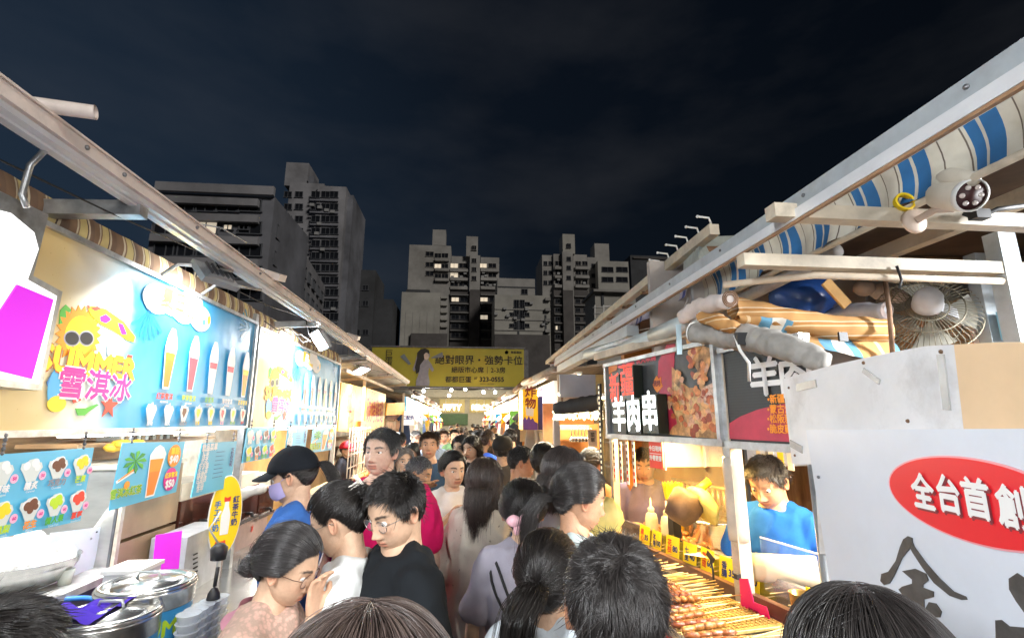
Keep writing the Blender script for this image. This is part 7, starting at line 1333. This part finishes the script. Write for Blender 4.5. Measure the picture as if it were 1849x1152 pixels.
for k in range(6):
    y = 1.2+1.7*k; q = MB(); q.tube([(-1.47, y, 2.77), (-1.56, y+.4, 2.70+.02*(k % 2)), (-1.52, y+.9, 2.72), (-1.48, y+1.5, 2.765)], .004, 5); solo(q, 'cable', M_BLACK, '%s thin cable drooping under the left roof edge from the camera' % 'first second third fourth fifth sixth'.split()[k], 'cable')
for k in range(5):
    y = 2.3+.7*k; q = MB(); q.tube([(1.12, y, 2.46), (1.2, y+.3, 2.40-.02*(k % 2)), (1.16, y+.6, 2.42), (1.1, y+1.0, 2.455)], .004, 5); solo(q, 'cable', M_BLACK if k % 2 else M_GREY, '%s loose cable hanging under the right roof gutter from the camera' % 'first second third fourth fifth'.split()[k], 'cable')

# ================================================================== THE CROWD
LEFT, RIGHT, CAMW = PI/2, -PI/2, PI
BLK = (.012,.010,.009); BRN_H = (.045,.026,.016); GRY = (.16,.155,.15); DGRY = (.055,.055,.056)
PALE_S = (.64,.42,.285); TAN_S = (.50,.29,.17); RED_S = (.57,.32,.195)
A = person('woman in a pink lace blouse with round glasses raising a hand to her mouth', at_d(522, 1020, 1.46), RIGHT-.15, hyaw=0, pitch=.42, roll=.05, sex='f', style='updo', tie=(0,-.95,-.35), vol=.010, shirt='#c9a596', pat='lace', arms=[None, (.03, .20, 1.30)], curls=(.3, .75), lean=.12, F=dict(lid=.5), hair=(.035,.032,.032), skin=PALE_S, loose=.02, hs=.90)
B = person('woman in a white top with a claw clip in her hair looking down', at_d(610, 938, 1.66), LEFT-.1, pitch=.45, sex='f', style='updo', tie=(0,-.85,.42), vol=.008, shirt='#dfe3e2', F=dict(lid=.7), hair=BLK, skin=PALE_S, lean=.08, hs=.95)
Cc = person('man in a black t-shirt and wire glasses looking down', at_d(714, 920, 1.62), CAMW-1.15, hyaw=.38, pitch=.42, style='short', len=.026, lift=.7, comb=(.5,-.1,.8), hl=.004, shirt='#1a1e22', F=dict(lid=.75), skin=PALE_S, build=1.05, jaw=1.06)
D = person('man in a magenta t-shirt with grey swept hair staring at the camera', at_d(688, 815, 2.55), CAMW-.35, pitch=.02, style='short', len=.028, lift=.6, comb=(-.8,-.1,.9), hl=.003, shirt='#c8145a', hair=(.055,.055,.055), F=dict(lid=.15, gaze=.2), skin=(.60,.40,.30), build=1.25, loose=.03, jaw=1.05)
E = person('woman in a black cap and lilac mask with a blue t-shirt', at_d(528, 858, 2.25), LEFT+.05, pitch=.30, sex='f', style='tail', tie=(0,-1,.12), tailr=.024, flat=.25, vol=.003, tail=[(0,-.03,-.01),(0,-.05,-.06),(0,-.06,-.15),(0,-.05,-.27)], shirt='#3f6fb8', F=dict(lid=.6), skin=PALE_S, n=3600)
G = person('older woman with short grey hair behind the magenta t-shirt', at_d(727, 832, 4.3), CAMW+.5, pitch=.05, sex='f', hi=False, style='long', len=.06, part=.0, hair=GRY, shirt='#d8c8c0', skin=PALE_S)
H_ = person('man with a shaved grey head in a pale checked shirt looking right', at_d(757, 853, 3.6), RIGHT-.25, pitch=.38, hi=False, style='short', len=.008, hair=(.06,.06,.065), shirt='#a8bccb', skin=TAN_S, n=2200)
I_ = person('man in a slate blue t-shirt holding a hand to his chest', at_d(775, 803, 4.35), CAMW+.05, style='short', len=.025, hi=False, shirt='#3d5570', arms=[None, (.02,.20,1.30)], skin=RED_S, hair=BRN_H, n=2200, build=1.1)
J_ = person('young woman in a white blouse with a dark choker and one hand at her chest', at_d(818, 848, 3.35), CAMW+.45, pitch=.08, sex='f', style='updo', tie=(0,-.9,-.3), vol=.006, shirt='#e6e2de', arms=[None, (.09,.17,1.26)], curls=(.3,.7), skin=PALE_S, F=dict(lid=.25), hair=BLK)
K = person('woman seen from behind with long straight hair and a cream blouse', at_d(876, 866, 2.62), -.30, pitch=.1, sex='f', style='long', len=.30, part=.02, face=70, hair=(.050,.036,.030), shirt='#d6cfc0', pat='dots', sleeve='long', loose=.05, flare_s=.05, n=6500, sname='blouse', trouser='#cfc8b8', skirt=True)
L_ = person('woman in a grey t-shirt with a pink satin bow on her black bun', at_d(944, 922, 2.05), -.12, pitch=.15, sex='f', style='updo', tie=(0,-.92,-.30), vol=.014, shirt='#a9a5b2', hair=BLK, loose=.03, skin=PALE_S, n=5200)
M_ = person('woman with a thick black ponytail right in front of the camera crowd', at_d(992, 1042, 1.40), -.45, pitch=.1, sex='f', style='tail', tie=(0,-.98,-.05), tailr=.045, vol=.010, tail=[(0,-.045,0),(-.02,-.085,-.05),(-.035,-.09,-.14),(-.045,-.07,-.28)], shirt='#cfd8de', hair=BLK, n=6500, skin=PALE_S)
N_p = person('short haired man seen from behind at the bottom centre', at_d(1110, 1092, .86), -.10, pitch=-.05, style='short', len=.024, lift=.30, lock=1.5, comb=(.3,.2,0), hair=(.022,.019,.018), shirt='#3a3a3e', n=15000, rad=.00048, skin=RED_S)
O_ = person('girl with a low ponytail and black backpack strap looking into the skewer stall', at_d(1048, 898, 1.88), RIGHT+.08, pitch=.28, sex='f', style='tail', tie=(0,-.95,-.28), tailr=.026, vol=.006, tail=[(0,-.045,-.01),(0,-.07,-.07),(0,-.06,-.16),(0,-.04,-.24)], shirt='#b9c6c4', F=dict(lid=.5), hair=(.022,.014,.012), skin=RED_S)
P_ = person('woman with loose dark brown shoulder length hair beside the girl', at_d(1020, 852, 2.35), -.95, pitch=.2, sex='f', style='long', len=.16, part=.02, face=72, hair=(.055,.045,.042), shirt='#d9dde0', sleeve='vest', skin=PALE_S, n=5200)
Q_ = person('woman with a round black bun near the orange stall', at_d(984, 833, 3.35), -.5, hi=False, sex='f', style='updo', tie=(0,-.95,.15), vol=.012, shirt='#7a6a62', hair=BLK, n=2600)
R_ = person('man with a buzz cut in a dark green t-shirt facing right', at_d(942, 834, 3.55), RIGHT-.1, pitch=.12, style='short', len=.009, hair=(.02,.02,.02), shirt='#3a4238', skin=RED_S, n=4200)
S_ = person('person in a dark cloth beret seen from behind', at_d(908, 812, 4.6), -.3, hi=False, style='short', len=.02, shirt='#4a4440', hair=BLK, n=1500)
T_ = person('man in a bright blue jersey turned to the right', at_d(881, 795, 5.7), -1.2, hi=False, style='short', len=.02, shirt='#2c58c8', hair=BRN_H, n=1400, skin=TAN_S)
U_ = person('girl with dark fringe bending over her food', at_d(832, 805, 5.2), CAMW-.5, pitch=.3, hi=False, sex='f', style='long', len=.10, shirt='#3a3a44', skin=PALE_S)
V_ = person('woman in black holding a hand to her face', at_d(851, 808, 5.0), CAMW-.6, pitch=.25, hi=False, sex='f', style='long', len=.12, shirt='#17171b', arms=[None, (.05,.17,1.46)], skin=PALE_S)
W_p = person('head with centre parted brown and ash hair at the bottom edge', at_d(655, 1316, .50), -.08, pitch=.0, sex='f', style='long', len=.25, part=0, face=50, hair=(.060,.043,.037), shirt='#5a5560', n=14000, rad=.0004, vol=.016)
X_p = person('dark curly haired person at the bottom left corner', at_d(-8, 1205, .98), -.6, style='short', len=.045, lock=1.2, lift=.6, hair=BLK, shirt='#333333', n=6000)
Y_p = person('black haired person with a side parting at the bottom right', at_d(1578, 1238, .62), -.25, pitch=.0, sex='f', style='long', len=.2, part=.03, face=55, hair=(.020,.017,.017), shirt='#444448', n=13000, rad=.0004)
Z_ = person('young clerk in a blue v-neck shirt with dyed brown hair looking down at the counter', at_d(1385, 868, 2.32), LEFT+.55, pitch=.52, style='short', len=.024, lift=.6, comb=(.1,.2,.9), hl=.006, hair=(.026,.015,.010), shirt='#1f5fc0', F=dict(lid=.75), skin=RED_S, arms=[(-.12,.26,1.10), (.14,.24,1.12)], curls=(.5,.5), lean=.10, brow=.45)
AA = person('worker in a mauve shirt at the back of the skewer stall', at_d(1163, 838, 3.55), CAMW-.4, pitch=.3, hi=False, style='short', len=.03, shirt='#7d7290', F=dict(lid=.6), skin=RED_S, arms=[(-.10,.25,1.15), (.12,.25,1.15)])
BB = person('woman with grey hair and glasses beside the slotted post', at_d(1070, 838, 3.9), -.9, hi=False, sex='f', style='updo', tie=(0,-.95,.2), shirt='#c98a50', hair=DGRY)
F_ = person('vendor in a red cap and dark shirt behind the wire rack', at_y(626, 812, 7.9), RIGHT-.3, pitch=.2, hi=False, style='tail', sex='f', flat=.2, vol=.003, shirt='#2a2a30', n=900, skin=TAN_S)
VN = person('drink stall vendor in white mostly hidden behind the price list', at_x(392, 862, -2.2), RIGHT+.3, pitch=.4, sex='f', hi=False, style='updo', tie=(0,-.9,.2), shirt='#dcdcd8', sleeve='long', arms=[(-.08,.44,1.22), (.06,.44,1.24)])
rc = random.Random(21); crowd = []
LOOK = ['white top', 'black t-shirt', 'beige shirt', 'pale blue shirt', 'red top', 'grey hoodie', 'pink blouse', 'yellow top', 'navy polo', 'striped top', 'green shirt', 'lilac top']; LCOL = ['#e6e4e0', '#18181b', '#cbb89a', '#9fb6cf', '#b83a34', '#7d7d80', '#d9a3ac', '#d8b53a', '#243050', '#8a8f98', '#4d6a4a', '#a798c0']
spots = [(-.62,6.3),(-.15,6.1),(.62,6.6),(-.40,7.2),(.22,7.3),(.75,7.9),(-.75,8.2),(.0,8.4),(.45,8.9),(-.35,9.4),(.85,9.8),(-.70,10.3),(.15,10.4),(.55,11.2),(-.20,11.6),(-.60,12.4),(.35,12.6),(.80,13.2),(-.05,13.8),(-.45,14.8),(.55,15.2),(.1,16.4),(-.7,17),(.8,17.6),(-.2,18.8),(.4,20),(-.5,21.5),(.1,23),(.7,24),(-.3,26),(-.85,6.9),(.35,5.9),(-.5,7.8),(.55,8.3),(-.15,9.0),(.7,10.6),(-.45,11.0),(.3,11.9),(-.75,13.4),(.5,14.2),(0,15.4),(-.3,17.6)]
for i, (x, y) in enumerate(spots):
    f_ = rc.random() < .55; back = rc.random() < .45; hgt = rc.uniform(1.52, 1.64) if f_ else rc.uniform(1.62, 1.76); st = ('long' if rc.random() < .7 else 'tail') if f_ else 'short'
    crowd.append(person('%s in a %s, %s, %s' % ({'long': 'long haired woman', 'tail': 'ponytailed woman', 'short': 'short haired man'}[st], LOOK[i % 12], 'seen from behind' if back else 'facing the camera', ('just past the blue jersey', 'mid crowd', 'far down the crowd', 'at the alley end')[min(3, i//8)]), (x, y, hgt-.12), (0 if back else PI) + rc.uniform(-.5,.5), pitch=rc.uniform(0,.3), hi=False, sex='f' if f_ else 'm', style=st, len=.2 if st == 'long' else .025, shirt=LCOL[i % 12], skin=rc.choice((PALE_S, RED_S, SKIN)), hair=rc.choice((BLK, BLK, BRN_H)), n=700 if y > 9 else 1100, rad=.0024 if y > 9 else .0018, group='crowd walking down the alley'))
finish_people()
M_WIRE = mat('wire_rim', (.32,.30,.28), .3, .9); M_TORT = mat('tortoise_rim', (.10,.05,.03), .3)
glasses(A, M_TORT, .024); glasses(B, M_WIRE, .021); glasses(Cc, M_WIRE, .022)
cap(E, '#15191f', rake=.05); mask(E, '#b3a8d6'); cap(F_, '#b3202c'); cap(S_, '#2e2c2a', 'beret', peak=False, beret=True)
# claw clip
q = MB(); n = 13
for i in range(n):
    t = i/(n-1)
for yy in (-.005, .040): q.tube([(-.012+.03*math.sin(t*PI)*.3, -.112-.012*math.sin(t*PI)+(-.002 if yy < 0 else .0), .095-.085*t+yy*.5) for t in np.linspace(0, 1, 9)], .0065, 8)
for t in np.linspace(.05, .95, 8): z_ = .095-.085*t; q.tube([(-.012, -.120, z_), (-.030, -.108, z_-.004), (-.048, -.092, z_-.006)], [.005,.004,.002], 6)
q.tube([(.02, -.108, .10), (.0, -.122, .075), (-.004, -.126, .05), (.0, -.120, .02)], .008, 8)
head_child(B, 'claw_clip', q, mat('clip_cream', (.80,.76,.68), .3, var=.05))
# buns
def bun(P, c, r, col=None):
    rs = np.random.RandomState(5); k = 1100; st = []
    for _ in range(k):
        a0 = rs.rand()*2*PI; tilt = norm(rs.normal(size=3)); u = norm(np.cross(tilt, [.3,.5,.8])); w = np.cross(tilt, u); rr = r*(.80+.22*rs.rand()); a = a0 + np.linspace(0, 2.6, 9); off = tilt*r*rs.uniform(-.5,.5); p = (np.cos(a)[:, None]*u + np.sin(a)[:, None]*w)*np.sqrt(max(rr*rr-(off@off), 1e-5)) + off; st.append(p*np.array([1.0,.8,.85]) + np.array(c))
    q = MB(); q.ball(c, (r*.86, r*.68, r*.74), 14); b_ = head_child(P, 'bun', q, mat('hair_core', (.008,.007,.006), .6)); hair_obj('hair', np.array(st), .0011, hair_mat(P['f']['hair']), P['obj'], P['Hm'])
bun(A, (0, -.118, -.055), .042); bun(L_, (0, -.125, -.035), .052); bun(Q_, (0, -.128, .02), .045); bun(B, (0, -.112, .045), .040); bun(BB, (0, -.125, .03), .035)
# satin bow
q = MB()
for s_ in (-1, 1): q.ball((s_*.034, -.178, -.020+s_*.012), (.030, .014, .022), 14); q.ball((s_*.022, -.172, -.056-s_*.0), (.014, .010, .026), 12)
q.ball((0, -.184, -.020), (.012, .012, .014), 10); q.v = [tuple(Vector(v) + .006*mnoise.noise_vector(Vector(v)*45)) for v in q.v]
head_child(L_, 'bow', q, mat('satin_pink', (.80,.46,.52), .35, var=.12, scale=30))
# collar of the lace blouse, choker, name on the clerk's shirt
cz = A['J']; q = MB()
def neck_ring(P, r, z0, h, flare, m, name, y0=-.01, a0=0, a1=2*PI, tilt=.35):
    hz = (P['Hm'] @ Vector((0,0,-.145))); q = MB(); vs = []; n = 30
    for i in range(n+1):
        a = a0 + (a1-a0)*i/n
        for j in range(4): t = j/3; rr = r + flare*t*t; vs.append((hz.x + rr*math.sin(a), hz.y + y0 + rr*math.cos(a)*.95, hz.z + z0 - h*t - tilt*math.cos(a)*rr))
    q.add(vs, [(i*4+j, i*4+j+1, (i+1)*4+j+1, (i+1)*4+j) for i in range(n) for j in range(3)], 0, True); return q.obj(name, m, P['obj'])
neck_ring(A, .064, .0, .055, .045, cloth_mat('#b98292'), 'collar', -.02, .35, 2*PI-.35); neck_ring(J_, .056, .03, .006, .001, mat('choker', (.06,.03,.03), .5), 'choker', .0); neck_ring(D, .066, -.030, .012, .004, cloth_mat('#c8c0c4'), 'neckband', -.0, tilt=.45); neck_ring(Z_, .066, -.035, .012, .004, cloth_mat('#dfe3ea'), 'neckband', .0, tilt=.6)
bv = BVHTree.FromPolygons([tuple(v) for v in Z_['shirt_v']], [tuple(q_) for q_ in Z_['shirt_f']]); hz = Z_['Hm'] @ Vector((0,0,0))
for ch, x in (('信', .030), ('林', -.015)):
    c_, n_, _, _ = bv.ray_cast(Vector((x+.02, .6, hz.z-.34)), Vector((0,-1,0)))
    if c_ is not None: text('lettering', ch, .040, PR['white'], Z_['shirt_o'], tuple(c_ + n_*.005), (PI/2 - .25, 0, PI), bold=.03)
for i, (S, Eb, Wp) in enumerate([]): pass
# straps and bags worn by the crowd: things of their own
def worn(name, label, cat, parts):
    t = thing(name, label, cat); 
    for (P, pts, w, m, nm, off) in parts: strap(P, pts, w, m, nm, off, t)
    return t
def Hz(P): return (P['Hm'] @ Vector((0,0,0))).z
z = Hz(E); worn('shoulder_bag', 'white bag strap across the back of the blue t-shirt', 'bag', [(E, [(.10,.14,z-.55),(.16,.10,z-.35),(.10,.02,z-.20),(.02,-.12,z-.30),(-.10,-.14,z-.50)], .022, M_WHITE, 'strap', .008)])
z = Hz(L_); worn('shoulder_bag', 'thin black bag straps over the grey t-shirt of the bow woman', 'bag', [(L_, [(-.10,.12,z-.40),(-.10,.05,z-.22),(-.095,-.02,z-.20),(-.07,-.14,z-.34),(-.02,-.16,z-.55)], .010, M_BLACK, 'strap', .007), (L_, [(-.08,.12,z-.40),(-.075,.05,z-.22),(-.07,-.02,z-.19),(-.04,-.14,z-.34),(.01,-.16,z-.55)], .010, M_BLACK, 'strap', .007)])
z = Hz(K); worn('shoulder_bag', 'navy cloth bag strap on the right shoulder of the cream blouse', 'bag', [(K, [(.12,.12,z-.42),(.13,.05,z-.24),(.13,-.02,z-.22),(.14,-.14,z-.36),(.15,-.14,z-.62)], .032, cloth_mat('#2c4470'), 'strap', .010)])
z = Hz(O_); bpk = worn('backpack', 'black backpack strap with white print on the ponytail girl', 'bag', [(O_, [(.10,.14,z-.50),(.11,.12,z-.34),(.105,.03,z-.205),(.10,-.08,z-.24),(.09,-.13,z-.45)], .042, cloth_mat('#131316'), 'strap', .010), (O_, [(-.10,.14,z-.50),(-.11,.12,z-.34),(-.105,.03,z-.205),(-.10,-.08,z-.24),(-.09,-.13,z-.45)], .042, cloth_mat('#131316'), 'strap', .010)])
fp = O_['obj'].matrix_basis @ Vector((.0, -.0, 0)); 
yb = thing('plastic_bag', 'glowing yellow paper bag held in front of the ponytail girl', 'bag', at_d(1092, 935, 2.02)); q = MB(); q.ball((0,0,0), (.075,.05,.085), 14); q.v = [tuple(Vector(v) + .018*mnoise.noise_vector(Vector(v)*18)) for v in q.v]; q.obj('bag', mat('bag_paper_yellow', (.78,.66,.22), .5, var=.15), yb)  # bag in its own plain yellow
gl_ = None
